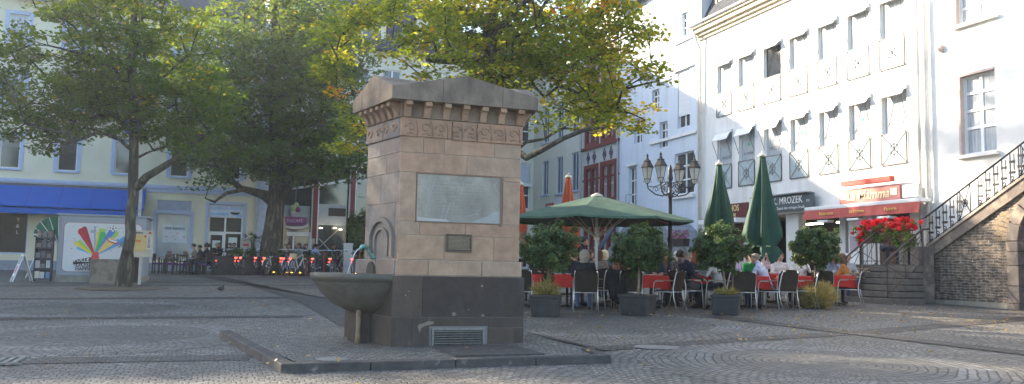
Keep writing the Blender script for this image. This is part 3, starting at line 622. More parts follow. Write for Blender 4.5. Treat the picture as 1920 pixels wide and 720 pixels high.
for x in [-20.6+1.35*k for k in range(13)]: MB().add([(x, 44.88, 4.715), (x+.03, 44.88, 4.715), (x+.03, 43.6, 3.635), (x, 43.6, 3.635)], [(0,1,2,3)]).build('seam', M('canvas_seam', (.012, .055, .32), .8), cvo); MB().box(-21.5, -3.38, 43.56, 43.62, 3.58, 3.625).build('front_bar', M('awning_bar', (.35, .4, .5), .4, metal=.5), A1)
sd = MB(); sd.prism([(44.89, 4.7), (44.89, 4.4), (43.6, 3.35), (43.6, 3.6)], 'X', -3.43, -3.41); sd.build('side_flap', blu, A1)
arm = MB()
for x in (-20, -15.5, -12, -8.2, -3.9): arm.tube([(x, 44.95, 3.9), (x+.35, 44.2, 3.75), (x, 43.65, 3.56)], .025, 6)
build_each(arm, 'folding_arm', MATS['awning_bar'], A1); MB().box(-21.5, -3.4, 44.86, 44.99, 4.66, 4.8).build('roller', M('roller_brown', (.12, .1, .09), .6), A1)
# --- ice cream cafe with glass front
cf = thing('ice_cafe_building', 'modern building with tall glass front and dark red columns behind the parked bicycles', 'building', (6, 46, .8))
CX0, CX1 = 2.5, 13.5
holc = [(x-.5, x+.5, p, q) for x in (3.6, 5.4, 7.2, 9, 10.8, 12.6) for p, q in ((7.9, 9.5), (10.8, 12.3))]
wl = MB(); wall(wl, 'Y', 46, CX0, CX1, 6.6, 13.3, holc, .16); wl.build('wall', plC, cf)
for h in holc: window(cf, 'Y', 46, *h, whp, glass, depth=.08, mull=1, sill=.1, sill_m=trim, fw_=.06)
shell(cf, CX0, CX1, 46, 58, 13.3, plC, 'F'); MB().box(CX0, CX1, 46, 50, 6.35, 6.6).box(CX0, CX1, 51, 51.1, .3, 6.35).build('interior', inter, cf)
mn = MB().prism([(45.5, 13.3), (49.5, 17.8), (57, 17.8), (57, 13.3)], 'X', CX0, CX1).build('roof', slate, cf)
for x in (4.2, 7.8, 11.2):
    dm = MB().box(x-.8, x+.8, 46.2, 48.6, 13.6, 15.5).build('dormer', plC, cf); MB().prism([(x-1, 15.5), (x+1, 15.5), (x, 16.2)], 'Y', 46.1, 49.5).build('dormer_roof', slate, dm); MB().box(x-.5, x+.5, 46.16, 46.19, 14, 15.2).build('dormer_window', glass, dm)
gl = MB().box(CX0+.1, CX1, 46.3, 46.32, .8, 6.35); 
clear = M('cafe_glass', (.05, .06, .065), .05, spec=.9, var=.5, scale=.8, space='World'); gl.build('glazing', clear, cf)
fr = MB(); fr.box(CX0+.1, 4.83, 46.12, 46.28, 2.82, 2.92).box(3.4, 3.5, 46.12, 46.28, .8, 2.82).box(4.72, 4.83, 46.12, 46.28, .8, 2.82).box(3.42, 4.72, 46.15, 46.28, 2.7, 2.82).box(3.9, 3.98, 46.15, 46.28, .8, 2.7)
fr.add([(CX0+.1, 46.0, 5.05), (4.83, 46.0, 5.4), (4.83, 46.28, 5.4), (CX0+.1, 46.28, 5.05), (CX0+.1, 46.0, 5.17), (4.83, 46.0, 5.52), (4.83, 46.28, 5.52), (CX0+.1, 46.28, 5.17)], [(0,3,2,1),(4,5,6,7),(0,1,5,4),(1,2,6,5),(2,3,7,6),(3,0,4,7)])
fr.add([(5.15, 46.0, 5.45), (6.9, 46.0, 5.85), (6.9, 46.28, 5.85), (5.15, 46.28, 5.45), (5.15, 46.0, 5.57), (6.9, 46.0, 5.97), (6.9, 46.28, 5.97), (5.15, 46.28, 5.57)], [(0,3,2,1),(4,5,6,7),(0,1,5,4),(1,2,6,5),(2,3,7,6),(3,0,4,7)])
build_each(fr, 'glazing_frame', whp, cf)
MB().box(2.6, 4.75, 46.22, 46.29, 3.4, 4.35).build('frosted_band', M('frosted_band', (.34, .42, .44), .3), cf)
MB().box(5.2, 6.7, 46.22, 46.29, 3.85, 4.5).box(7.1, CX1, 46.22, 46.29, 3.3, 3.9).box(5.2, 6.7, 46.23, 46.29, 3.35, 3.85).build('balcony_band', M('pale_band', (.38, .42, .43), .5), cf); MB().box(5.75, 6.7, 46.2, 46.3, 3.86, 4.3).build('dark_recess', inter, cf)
st_ = MB().tube([(5.3, 46.2, 2.6), (6.6, 46.2, 1.2)], .03, 6).tube([(5.2, 46.2, 2.0), (6.3, 46.2, 3.1)], .03, 6); build_each(st_, 'stair_rail', zinc, cf)
for x in (5.0, 7.0, 9.6, 12.2):
    c_ = MB().box(x-.12, x+.12, 45.82, 46.1, 2.6 if x < 6 else .7, 6.6).build('red_column', red, cf); MB().box(x-.19, x-.125, 45.9, 46.1, .7, 6.6).box(x+.125, x+.19, 45.9, 46.1, .7, 6.6).build('white_jamb', whp, c_)
lampm = M('warm_lamp', (1, .75, .45), emit=3.)
for x, z in ((5.35, 3.2), (6.1, 3.22), (6.4, 3.15), (3.1, 2.3)): MB().tube([(x, 45.95, z), (x, 45.95, z-.05)], .09, 10).build('ceiling_lamp', lampm, cf)
ib = MB()
for k in range(60):
    x = rng.uniform(2.7, 13); z = rng.uniform(1, 6.2); ib.box(x, x+rng.uniform(.1, .5), 46.24, 46.28, z, z+rng.uniform(.03, .3)) if 5.3 < x < 13 and (z < 3.2 or z > 4.6) and rng.random() < .4 else None
ib.build('shelving', M('dull_shelf', (.09, .1, .1), .6), cf)['kind'] = 'stuff'
sgn = thing('ice_cream_sign', 'purple ice cream parlour sign with a cup and ribbon on the glass front', 'sign', (3.95, 45.9, 3.5))
pur = M('sign_purple', (.2, .03, .15), .5); lim = M('sign_lime', (.42, .5, .25), .5)
MB().prism([(3.35, 3.28), (4.55, 3.28), (4.6, 3.72), (3.3, 3.72)], 'Y', 45.85, 45.9).build('board', pur, sgn); text('lettering', 'EISCAFÉ', .26, (3.95, 45.84, 3.5), FY, M('sign_pink', (.6, .4, .6), .5), sgn, sx=.9)
rb = MB()
for k in range(12):
    t0, t1 = PI+PI*k/12, PI+PI*(k+1)/12; rb.add([(3.95+.72*math.cos(t0), 45.84, 3.35+.3*math.sin(t0)), (3.95+.72*math.cos(t1), 45.84, 3.35+.3*math.sin(t1)), (3.95+.66*math.cos(t1), 45.84, 3.38+.18*math.sin(t1)), (3.95+.66*math.cos(t0), 45.84, 3.38+.18*math.sin(t0))], [(0,1,2,3)])
rb.build('ribbon', M('sign_cream', (.6, .55, .5), .6), sgn)
MB().prism([(3.78, 3.72), (4.12, 3.72), (4.2, 4.15), (3.7, 4.15)], 'Y', 45.86, 45.93).build('cup', M('cup_grey', (.4, .4, .42), .4), sgn); MB().ball((3.85, 45.9, 4.2), .17, 8).build('ice_scoop', lim, sgn, smooth=True); MB().ball((4.08, 45.88, 4.12), .16, 8).build('ice_scoop', pur, sgn, smooth=True); MB().ball((4.0, 45.9, 4.38), .13, 8).build('ice_scoop', lim, sgn, smooth=True)
MB().tube([(3.95, 45.92, 4.4), (3.95, 45.95, 5.3)], .012, 5).build('hanger', zinc, sgn)
# --- back house closing the square
bk = thing('back_house', 'tall pale cream house with a shuttered window closing the street behind the fountain', 'building', (16, 51.4, 1))
hb = [(18.48, 19.55, 5.1, 8.15), (18.4, 19.5, 9.6, 12), (15.7, 16.8, 5.1, 8.15), (15.7, 16.8, 9.6, 12), (13.9, 14.7, 9.6, 12), (18.0, 19.5, 1.2, 3.6), (15, 17, 1.2, 3.6)]
wl = MB(); wall(wl, 'Y', 51.4, 13.5, 19.8, .5, 15.2, hb, .16); wl.build('wall', plC, bk); shell(bk, 13.5, 24, 51.4, 60, 15.2, plC, 'F'); gable_roof(bk, 13.5, 24, 51.4, 60, 15.2, 2.6, 'X', slate)
for h in hb: window(bk, 'Y', 51.4, *h, whp, glass, depth=.08, mull=1, fw_=.07, trans=(.3,))
MB().box(18.55, 19.48, 51.36, 51.45, 6.72, 8.1).build('roller_shutter', M('grey_shutter', (.5, .54, .62), .6), bk); MB().box(18.4, 19.6, 51.2, 51.39, 6.6, 6.8).build('window_hood', whp, bk)
# ------------------------------------------------------------------ the right-hand row (facades at X = 19.8)
XF = 19.8
# cream house at its far end
cb = thing('narrow_cream_house', 'cream house with three tall blue-framed windows between back house and red tiled house', 'building', (19.8, 47, 1))
hs = [(48.75, 49.75, 5.9, 8.1), (46.4, 47.4, 5.8, 8.1), (44.05, 45.1, 5.8, 8.1), (48.75, 49.75, 9.3, 11.5), (46.4, 47.4, 9.3, 11.5), (44.05, 45.1, 9.3, 11.5), (44.2, 46.2, 1.2, 4.0), (47.2, 50.2, 1.2, 4.0)]
wl = MB(); wall(wl, 'X', XF, 43.5, 51.4, .6, 14.4, hs, .16); wl.build('wall', plC, cb); shell(cb, XF, 30, 43.5, 51.4, 14.4, plC, 'L'); gable_roof(cb, XF, 30, 43.5, 51.4, 14.4, 3, 'Y', slate)
for h in hs: window(cb, 'X', XF, *h, trim if h[2] > 5 else red, glass, depth=.08, mull=1, fw_=.08, sill=.1 if h[2] > 5 else None, sill_m=trim)
MB().tube([(19.7, 43.6, .7), (19.7, 43.6, 14.2)], .06, 8).build('downpipe', zinc, cb)
bs = MB().box(19.7, 19.74, 47.6, 48.9, 4.75, 5.3).build('shop_board', M('board_red', (.4, .04, .05), .6), cb); text('lettering', 'EMLI', .42, (19.69, 48.25, 5.02), FX, whl, bs)
text('lettering', 'KÖLN', .6, (19.69, 46.6, 5.05), FX, whl, bs); bx2 = MB().box(19.7, 19.74, 45.7, 47.5, 4.5, 5.5).build('shop_board', M('board_white', (.6, .62, .68), .6), cb)
# red and white tiled house
wt = bricks('white_glazed_tiles', (.62, .62, .6), (.56, .56, .55), (.36, .36, .36), .24, .1, .012, axes='YZ', rough=.5, var=.08)
rh = thing('white_tiled_house', 'narrow white tiled house with dark red window frames and a row of lozenges', 'building', (19.8, 41, 1))
hs = [(41.5, 43.05, 5.0, 6.95), (39.3, 40.95, 5.0, 6.95), (41.5, 43.0, 8.3, 10.5), (39.45, 40.9, 8.3, 10.5), (41.5, 43.0, 11.4, 13.4), (39.45, 40.9, 11.4, 13.4), (41.5, 43, 1.2, 3.9), (39.3, 40.9, .9, 3.9)]
wl = MB(); wall(wl, 'X', XF, 38.8, 43.5, .6, 15.8, hs, .18); wl.build('wall', wt, rh); shell(rh, XF, 30, 38.8, 43.5, 15.8, wt, 'L')
for h in hs:
    window(rh, 'X', XF, *h, whp, glassl, depth=.12, mull=3, fw_=.06, trans=(.45,))
    f_ = MB(); q = .16; fbox(f_, 'X', XF, h[0]-q, h[0]+.1, h[2]-.15, h[3]+q, -.05, .11); fbox(f_, 'X', XF, h[1]-.1, h[1]+q, h[2]-.15, h[3]+q, -.05, .11); fbox(f_, 'X', XF, h[0]+.1, h[1]-.1, h[3]-.1, h[3]+q, -.05, .11); fbox(f_, 'X', XF, h[0]+.1, h[1]-.1, h[2]-.15, h[2]+.08, -.05, .11); m_ = (h[0]+h[1])/2; fbox(f_, 'X', XF, m_-.12, m_+.12, h[2]+.08, h[3]-.1, -.04, .11)
    f_.build('red_frame', red, rh)
b_ = MB(); fbox(b_, 'X', XF, 38.8, 43.5, 7.98, 8.14, -.12, 0); fbox(b_, 'X', XF, 38.8, 43.5, 10.9, 11.15, -.35, 0); fbox(b_, 'X', XF, 38.8, 43.5, 6.2, 6.32, -.006, 0); build_each(b_, 'red_course', red, rh)
lz = MB()
for y in (42.7, 41.9, 40.6, 39.8):
    for a, b in ((.2, .34), (.08, .14)):
        for k in range(4):
            c0 = [(y, 7.5+b), (y+a, 7.5), (y, 7.5-b), (y-a, 7.5)]; P_, Q_ = c0[k], c0[(k+1) % 4]; lz.tube([(XF-.012, *P_), (XF-.012, *Q_)], .03, 4)
lz.build('lozenge_ornament', M('dark_tile', (.06, .04, .08), .5), rh)
gable_roof(rh, XF, 30, 38.8, 43.5, 15.8, 2, 'Y', slate); MB().prism([(38.6, 15.8), (43.7, 15.8), (41.15, 18.4)], 'X', XF-.05, XF+.3).build('gable', wt, rh)
MB().tube([(19.72, 38.9, .7), (19.72, 38.9, 15.5)], .05, 8).build('downpipe', zinc, rh)
# plain white house
bb = thing('plain_white_house', 'plain white rendered house with few windows and a sill course behind the street lamp', 'building', (19.8, 35, 1))
hs = [(33.35, 34.6, 6.55+.4, 8.75), (31.95, 32.9, 8.45, 10.3), (31.55, 33.25, 4.7, 6.6), (36.95, 37.75, 4.3, 6.55), (33.6, 34.4, 9.0-.1, 9.75), (32.0, 32.5, 12.0, 13.1), (35.5, 36.3, 9.2, 10.4), (32.2, 33.0, 7.85-.55, 8.2-.55)]
hs = [(33.9, 34.65, 7.05, 8.3), (31.95, 33.0, 7.75, 10.35), (31.6, 33.25, 4.7, 6.6), (36.95, 37.75, 4.3, 6.45), (34.7, 35.4, 9.0, 10.0), (32.1, 32.65, 12.0, 13.1), (36.4, 37.2, 7.6, 8.9)]
wl = MB(); wall(wl, 'X', XF, 31.0, 38.8, .6, 14.9, hs, .22); wl.build('wall', plB, bb); shell(bb, XF, 30, 31, 38.8, 14.9, plB, 'L'); gable_roof(bb, XF, 30, 31, 38.8, 14.9, 2.5, 'Y', slate)
for h in hs: window(bb, 'X', XF, *h, whp, glass, depth=.12, mull=1, fw_=.06, trans=(.35, .68))
b_ = MB(); fbox(b_, 'X', XF, 31.3, 35.5, 7.33, 7.46, -.1, 0); fbox(b_, 'X', XF, 31.5, 33.4, 4.5, 4.66, -.14, 0); fbox(b_, 'X', XF, 31.6, 33.3, 10.42, 10.52, -.12, 0); fbox(b_, 'X', XF, 33.6, 34.9, 9.9+.3, 10.3, -.1, 0); fbox(b_, 'X', XF, 36.8, 37.9, 6.5, 6.6, -.1, 0); fbox(b_, 'X', XF, 31.7, 33.2, 11.72, 11.82, -.1, 0); build_each(b_, 'sill_course', plW, bb)
sh = MB(); fbox(sh, 'X', XF, 31.98, 32.97, 8.3, 10.33, .04, .08); sh.build('roller_shutter', M('shutter_white', (.7, .72, .75), .6, bump=.5, bscale=8, stretch=(.1, .1, 8), space='World'), bb)
MB().tube([(19.72, 31.15, .7), (19.72, 31.15, 11.0)], .05, 8).build('downpipe', M('cream_pipe', (.66, .63, .56), .5), bb)
lt_ = MB().tube([(19.65, 37.1, 5.0), (19.3, 37.1, 5.0), (19.3, 37.1, 4.4)], .015, 5); lt_.build('wall_bracket', black, bb)
# white office house
wb = thing('white_office_house', 'white house with two rows of french-balcony windows above the restaurant fronts', 'building', (19.8, 25, .6))
edges = [(28.73, 29.78), (27.2, 28.25), (25.55, 26.61), (24.06, 25.06), (22.55, 23.5), (21.06, 22.04), (19.57, 20.6)]
hs = [(a, b, 7.72, 10.0) for a, b in edges]+[(a, b, 4.66, 7.0) for a, b in edges]+[(19.55, 30.3, .45, 3.42, 0)]
wl = MB(); wall(wl, 'X', XF, 18.8, 31.0, .4, 11.5, hs, .2); wl.build('wall', plW, wb); shell(wb, XF, 30, 18.8, 31, 11.5, plW, 'L')
etch = M('etched_balcony_glass', (.42, .5, .52), .25, spec=.6, var=.1); iron = M('brown_iron', (.13, .1, .09), .5, var=.1); awm = M('white_canvas', (.78, .78, .76), .8, var=.04)
greyl = M('grey_lettering', (.12, .12, .13), .6)
for r_, (p, q) in enumerate(((7.72, 10.0), (4.66, 7.0))):
    for k, (a, b) in enumerate(edges):
        zm = p+1.02
        o = window(wb, 'X', XF, a, b, p, q, whp, glass if (r_ == 0 and k == 2) else glassl, depth=.08, mull=0, fw_=.06, trans=((zm-p)/(q-p),))
        bp = MB(); fbox(bp, 'X', XF, a+.04, b-.04, p+.05, zm-.02, -.02, 0); bp = bp.build('balcony_panel', etch, wb)
        ir = MB(); X_ = XF-.035
        for P_, Q_ in (((a, p+.02), (a, zm)), ((b, p+.02), (b, zm)), ((a, zm), (b, zm)), ((a, p+.03), (b, p+.03))): ir.tube([(X_, *P_), (X_, *Q_)], .016, 5)
        cy_, cz_ = (a+b)/2, (p+zm)/2
        ir.tube([(X_, a, p+.03), (X_, b, zm)], .01, 4).tube([(X_, a, zm), (X_, b, p+.03)], .01, 4); ir.tube([(X_, cy_+.17*math.cos(t), cz_+.17*math.sin(t)) for t in [2*PI*j/12 for j in range(13)]], .009, 4); ir.tube([(X_, cy_, cz_-.26), (X_, cy_, cz_+.26)], .009, 4)
        ir.build('balcony_iron', iron, bp)
        rc = MB(); fbox(rc, 'X', XF, a-.05, b+.05, q-.02, q+.12, -.09, .02); dz_ = (.3 if k < 3 else .16) if r_ else .1+.06*(k == 2); pr = (.2 if k < 3 else .12) if r_ else .07+.1*(k == 2)
        rc.add([(XF-.08, a, q+.02), (XF-.08, b, q+.02), (XF-pr-.08, b, q-dz_), (XF-pr-.08, a, q-dz_), (XF-.08, a, q+.0), (XF-.08, b, q+.0), (XF-pr-.07, b, q-dz_-.02), (XF-pr-.07, a, q-dz_-.02)], [(0,1,2,3), (7,6,5,4), (0,4,5,1), (3,2,6,7), (0,3,7,4), (1,5,6,2)])
        ao = rc.build('window_awning', awm, wb)
        am = MB(); 
        for y in (a+.02, b-.02): am.tube([(XF-.01, y, q-1.0), (XF-pr-.08, y, q-dz_)], .013, 4)
        build_each(am, 'awning_arm', iron, ao)
        if r_ == 1:
            text('glass_lettering', ('MROZEK', 'I.K. MROZEK', 'MROZEK')[k % 3], (.2, .13, .2)[k % 3], (XF+.11, cy_, 5.98), FX, greyl, o, sx=.85)
            if k in (1, 3, 5): MB().tube([(XF+.1, cy_, 6.35), (XF+.11, cy_, 6.35)], .07, 12).build('logo_dot', M('green_mark', (.05, .45, .22), .6), o)
cn = MB()
for k, (d0, z0_, z1_) in enumerate(((.1, 11.42, 11.55), (.22, 11.55, 11.68), (.36, 11.68, 11.86), (.46, 11.86, 11.94))): fbox(cn, 'X', XF, 18.6, 31.15, z0_, z1_, -d0, .0)
cn.build('cornice', M('cream_stone', (.68, .6, .45), .8, space='World'), wb)
MB().tube([(19.3, 18.6, 12.0), (19.3, 31.2, 12.0)], .07, 8).build('gutter', zinc, wb)
MB().prism([(19.7, 11.95), (20.2, 13.0), (21.6, 15.6), (25, 17), (30, 14), (30, 11.95)], 'Y', 18.8, 31).build('roof', slate, wb)
rbk = bricks('brown_brick', (.26, .17, .12), (.2, .13, .095), (.3, .26, .22), .24, .075, .01, axes='SZ')
for (a, b) in ((27.9, 30.7), (22.6, 26.4), (19.2, 21.6)):
    dm = MB().box(20.25, 22.6, a, b, 11.95, 14.9).build('brick_dormer', rbk, wb)
    q = MB(); n_ = 3
    for j in range(n_+1):
        y = a+.25+(b-a-.5)*j/n_; q.box(20.18, 20.25, y-.1, y+.1, 12.1, 14.5)
    q.box(20.19, 20.25, a+.3, b-.3, 12.02, 12.14); q.build('dormer_frame', wood, dm); MB().box(20.22, 20.243, a+.3, b-.3, 12.14, 14.45).build('dormer_pane', glassl, dm)
# rain pipes on the corner
pp_ = M('cream_pipe', (.66, .63, .56), .5)
for y, z1_ in ((18.98, 12.0), (18.72, 9.5)): MB().tube([(19.66, y, .6), (19.66, y, z1_)], .055, 8).build('downpipe', pp_, wb, smooth=True)
MB().tube([(19.66, 30.85, .6), (19.66, 30.85, 10.9), (19.55, 30.95, 11.3), (19.4, 31.1, 11.9)], .055, 8).build('downpipe', pp_, wb, smooth=True)
# arcade
it = MB(); it.box(23.0, 23.1, 19.2, 30.6, .4, 3.6).box(XF+.02, 23.0, 30.35, 30.5, .4, 3.4).box(XF+.02, 23.0, 19.3, 19.5, .4, 3.4); it.build('arcade_wall', inter, wb); MB().box(XF+.01, 23, 19.4, 30.4, 3.43, 3.55).build('arcade_ceiling', M('soffit', (.4, .37, .33), .8), wb)
MB().box(XF+.02, 23, 19.5, 30.3, .45, .62).build('arcade_floor', M('arcade_paving', (.22, .21, .2), .7), wb)
cmn = M('column_white', (.66, .65, .64), .7, var=.06)
for y, w_, xx in ((25.2, .36, 20.1), (22.5, .14, 20.0), (21.3, .36, 20.1), (27.9, .3, 20.1), (29.9, .3, 20.1)): MB().box(xx-.15, xx+.2, y-w_, y+w_, .5, 3.43).build('column', cmn, wb, bevel=.02)
wr = M('dark_red_wall', (.15, .045, .035), .8); MB().box(19.95, 20.1, 28.2, 29.6, .6, 3.42).build('red_wall_panel', wr, wb)
for y in (23.2, 24.4, 26.4): window(wb, 'X', 22.9, y-.5, y+.5, 1.0, 2.9, M('grey_frame', (.3, .33, .38), .5), glassl, depth=-.05, mull=1, fw_=.07)
MB().box(19.8, 19.83, 20.15, 20.7, .6, 3.3).box(19.9, 19.95, 21.72, 21.75, .6, 3.3).build('brown_door_frame', wood, wb)
bn = MB().box(19.86, 19.88, 21.72, 22.22, 1.55, 3.05).build('white_banner', M('banner', (.8, .8, .82), .7), wb); MB().box(19.852, 19.858, 21.8, 22.15, 2.0, 2.5).build('banner_print', M('banner_print', (.5, .42, .5), .7), bn)
MB().box(19.84, 19.9, 18.95, 19.55, .6, 3.1).build('side_panel', M('beige_panel', (.55, .48, .38), .8), wb)
for y in (24.0, 25.9): 
    MB().box(21.4, 21.5, y-.55, y+.55, 3.1, 3.16).build('strip_lamp', M('tube_lamp', (1, .85, .55), emit=5.), wb)
# signs
def sign(name, label, y0, y1, z0, z1, m, x=19.66, th=.1): 
    t = thing(name, label, 'sign', (x, (y0+y1)/2, z0)); MB().box(x-th, x, y0, y1, z0, z1).build('board', m, t, bevel=.01); return t
s1 = sign('steak_house_sign', 'dark red steak house sign with gold lettering behind the closed green parasols', 27.35, 29.3, 3.4, 3.98, M('oxblood', (.11, .02, .02), .5), x=19.62)
text('lettering', 'GAUCHOS', .36, (19.51, 28.6, 3.78), FX, M('gold_letters', (.62, .5, .22), .5), s1, sx=.85, bold=.008); text('lettering', 'STEAK HOUSE', .17, (19.51, 28.6, 3.51), FX, MATS['gold_letters'], s1, sx=1.0, bold=.004)
MB().box(19.0, 19.6, 27.3, 30.0, 3.18, 3.36).build('canopy_edge', whp, s1)
s2 = sign('office_sign', 'dark grey sign lettered in white above the arcade, left of the red restaurant sign', 23.55, 26.9, 3.5, 4.08, M('sign_slate', (.075, .1, .115), .5), x=19.62)
text('lettering', 'I.K. MROZEK', .36, (19.51, 24.98, 3.87), FX, whl, s2, sx=.9, bold=.004); text('lettering', 'KG', .12, (19.51, 23.78, 3.8), FX, whl, s2); text('lettering', 'für jeden Zweck den richtigen Druck', .15, (19.51, 25.0, 3.6), FX, whl, s2, sx=.92)
gm = M('sign_green', (.08, .4, .1), .5); MB().box(19.505, 19.52, 26.35, 26.6, 3.62, 3.78).box(19.505, 19.52, 26.3, 26.5, 3.82, 4.0).build('emblem', gm, s2)
MB().box(19.4, 19.64, 23.7, 27.0, 4.09, 4.13).build('lamp_rail', zinc, s2)
s3 = sign('restaurant_sign', 'salmon red restaurant sign with cream script above the striped awning edge', 19.62, 22.2, 3.55, 4.02, M('salmon', (.5, .2, .17), .6), x=19.6)
text('lettering', 'La Mamma', .42, (19.49, 20.95, 3.78), FX, M('cream_letters', (.78, .66, .42), .6), s3, shear=.25, sx=1.0, bold=.004)
cr = MB()
for y in (22.0, 19.85): cr.prism([(y-.13, 3.7), (y+.13, 3.7), (y+.14, 3.92), (y-.14, 3.92)], 'X', 19.485, 19.5)
build_each(cr, 'crest', M('crest_pale', (.75, .68, .58), .6), s3)
tb = MB().box(19.3, 19.5, 19.8, 21.9, 4.12, 4.28).build('red_light_box', M('box_red', (.45, .05, .03), .6), s3); MB().box(19.55, 19.65, 18.98, 19.58, 3.6, 3.98).build('blank_box', whp, s3)
a2 = thing('restaurant_awning', 'retracted red awning with lettered valance below the restaurant sign', 'awning', (19.5, 21, 3.3))
ra = M('red_canvas', (.42, .08, .065), .75, var=.08, bump=.15, bscale=9)
MB().box(19.2, 19.62, 18.55, 23.6, 3.4, 3.52).build('cassette', whp, a2, bevel=.02)
vl = MB(); n_ = 50
for k in range(n_):
    y0_, y1_ = 18.55+k*5.05/n_, 18.55+(k+1)*5.05/n_; f = lambda y: 19.2-.1-.015*math.sin(y*9); vl.quad((f(y0_)+.1, y0_, 3.4), (f(y1_)+.1, y1_, 3.4), (f(y1_), y1_, 3.08), (f(y0_), y0_, 3.08))
v_ = vl.build('valance', ra, a2)
for s_, y, z_ in (('Ristorante', 22.4, .16), ('La Mamma', 21.0, .15), ('Pizzeria', 19.6, .16)): text('lettering', s_, z_, (19.1, y, 3.25), FX, M('gold_print', (.75, .55, .12), .6), a2, sx=1)
for y in (22.6, 21.2, 19.9):
    h_ = MB().box(19.1, 19.4, y-.25, y+.25, 2.96, 3.04).build('heater', whp, a2, bevel=.02); MB().box(19.14, 19.36, y-.2, y+.2, 2.952, 2.958).build('heater_glass', M('heater_grille', (.5, .42, .3), .4), h_)
# far right white house
rw = thing('rear_white_house', 'bright white house with casement windows above the stone stairway', 'building', (19.8, 14, .4))
hs = [(16.42, 17.68, 8.42, 10.9), (16.5, 17.62, 4.66, 6.92), (13.2, 14.3, 4.66, 6.92), (13.2, 14.3, 8.42, 10.9)]
wl = MB(); wall(wl, 'X', XF, 4, 18.8, .3, 13, hs, .22); wl.build('wall', M('bright_white_plaster', (.84, .82, .78), .9, var=.04, space='World'), rw); shell(rw, XF, 30, 4, 18.8, 13, plW, 'L'); gable_roof(rw, XF, 30, 4, 18.8, 13, 3, 'Y', slate)
for h in hs: window(rw, 'X', XF, *h, whp, glassl, depth=.15, mull=1, fw_=.07, trans=(.34, .56, .78) if h[2] < 5 else (.2, .4, .6, .8), sill=.14, sill_m=plW)
pk = M('pinkish_stone', (.55, .43, .38), .8); q = MB()
for h in hs: fbox(q, 'X', XF, h[1]-.005, h[1]+.06, h[2], h[3]+.06, -.02, .13); fbox(q, 'X', XF, h[0], h[1]-.005, h[3], h[3]+.06, -.02, .1)
build_each(q, 'stone_jamb', pk, rw); MB().ball((19.74, 18.2, 7.9), .1, 6).box(19.7, 19.8, 18.15, 18.25, 7.8, 8.0).build('wall_lamp', pk, rw)
# tall house added beyond the left edge, sized so its roof shades the square
ob = thing('corner_house', 'unseen tall house added to shade the square', 'building', (-40, 45, .4)); shell(ob, -60, -22.02, 45, 60, 17.5, plC, ''); gable_roof(ob, -60, -22.02, 45, 60, 17.5, 4, 'X', slate)
# ------------------------------------------------------------------ trees
def pt(px, py, d):
    """world point seen at a pixel of the photograph at a measured distance d"""
    r = fw + ci*((px-960)/FPX) - cj*((py-360)/FPX); return Vector((0, 0, H)) + r*(d/r.dot(f0))
bark = M('linden_bark', (.055, .045, .037), .95, var=.4, scale=6, bump=1., bscale=22, stretch=(3, 3, .6), space='World', col2=(.12, .12, .085), c2scale=3)
def leafmat(name, cols, transl=.42):
    m = bpy.data.materials.new(name); m.use_nodes = True; t = m.node_tree; L = t.links.new; b = t.nodes['Principled BSDF']
    a = nn(t, 'ShaderNodeAttribute', attribute_name='leaf'); rp = t.nodes.new('ShaderNodeValToRGB'); rp.color_ramp.interpolation = 'LINEAR'
    e = rp.color_ramp.elements; e[0].position = cols[0][0]; e[0].color = (*cols[0][1], 1); e[1].position = cols[-1][0]; e[1].color = (*cols[-1][1], 1)
    for p, c in cols[1:-1]: q = e.new(p); q.color = (*c, 1)
    L(a.outputs['Fac'], rp.inputs[0]); L(rp.outputs[0], b.inputs['Base Color']); b.inputs['Roughness'].default_value = .5; b.inputs['Specular IOR Level'].default_value = .35
    tr = nn(t, 'ShaderNodeBsdfTranslucent'); mt = nn(t, 'ShaderNodeMix', data_type='RGBA', blend_type='MULTIPLY'); mt.inputs[0].default_value = 1; L(rp.outputs[0], mt.inputs[6]); mt.inputs[7].default_value = (2.3, 2.2, .6, 1); L(mt.outputs[2], tr.inputs[0])
    ms = nn(t, 'ShaderNodeMixShader'); ms.inputs[0].default_value = transl; L(b.outputs[0], ms.inputs[1]); L(tr.outputs[0], ms.inputs[2]); L(ms.outputs[0], t.nodes['Material Output'].inputs[0]); return m
def leaf_mesh(name, centers, normals, sizes, vals, mat, parent, off, seed=1, elong=1.35, fold=.12):
    r_ = np.random.default_rng(seed); n = len(centers); c = np.asarray(centers, float)-np.array(off)
    nr = np.asarray(normals, float); nr /= np.linalg.norm(nr, axis=1)[:, None]+1e-9
    q = r_.normal(size=(n, 3)); a = np.cross(nr, q); a /= np.linalg.norm(a, axis=1)[:, None]+1e-9; b = np.cross(nr, a); s = np.asarray(sizes)[:, None]
    v = np.empty((n, 4, 3)); v[:, 0] = c-a*s*elong*.5; v[:, 1] = c+b*s*.5+nr*s*fold; v[:, 2] = c+a*s*elong*.5; v[:, 3] = c-b*s*.5+nr*s*fold
    me = bpy.data.meshes.new(name); me.vertices.add(n*4); me.vertices.foreach_set('co', v.reshape(-1)); me.loops.add(n*4); me.loops.foreach_set('vertex_index', np.arange(n*4, dtype=np.int32))
    me.polygons.add(n); me.polygons.foreach_set('loop_start', np.arange(0, n*4, 4, dtype=np.int32)); me.polygons.foreach_set('loop_total', np.full(n, 4, dtype=np.int32))
    me.update(calc_edges=True); at = me.attributes.new('leaf', 'FLOAT', 'FACE'); at.data.foreach_set('value', np.asarray(vals, np.float32)); me.materials.append(mat)
    o = bpy.data.objects.new(name, me); COL.objects.link(o); o.parent = parent; return o
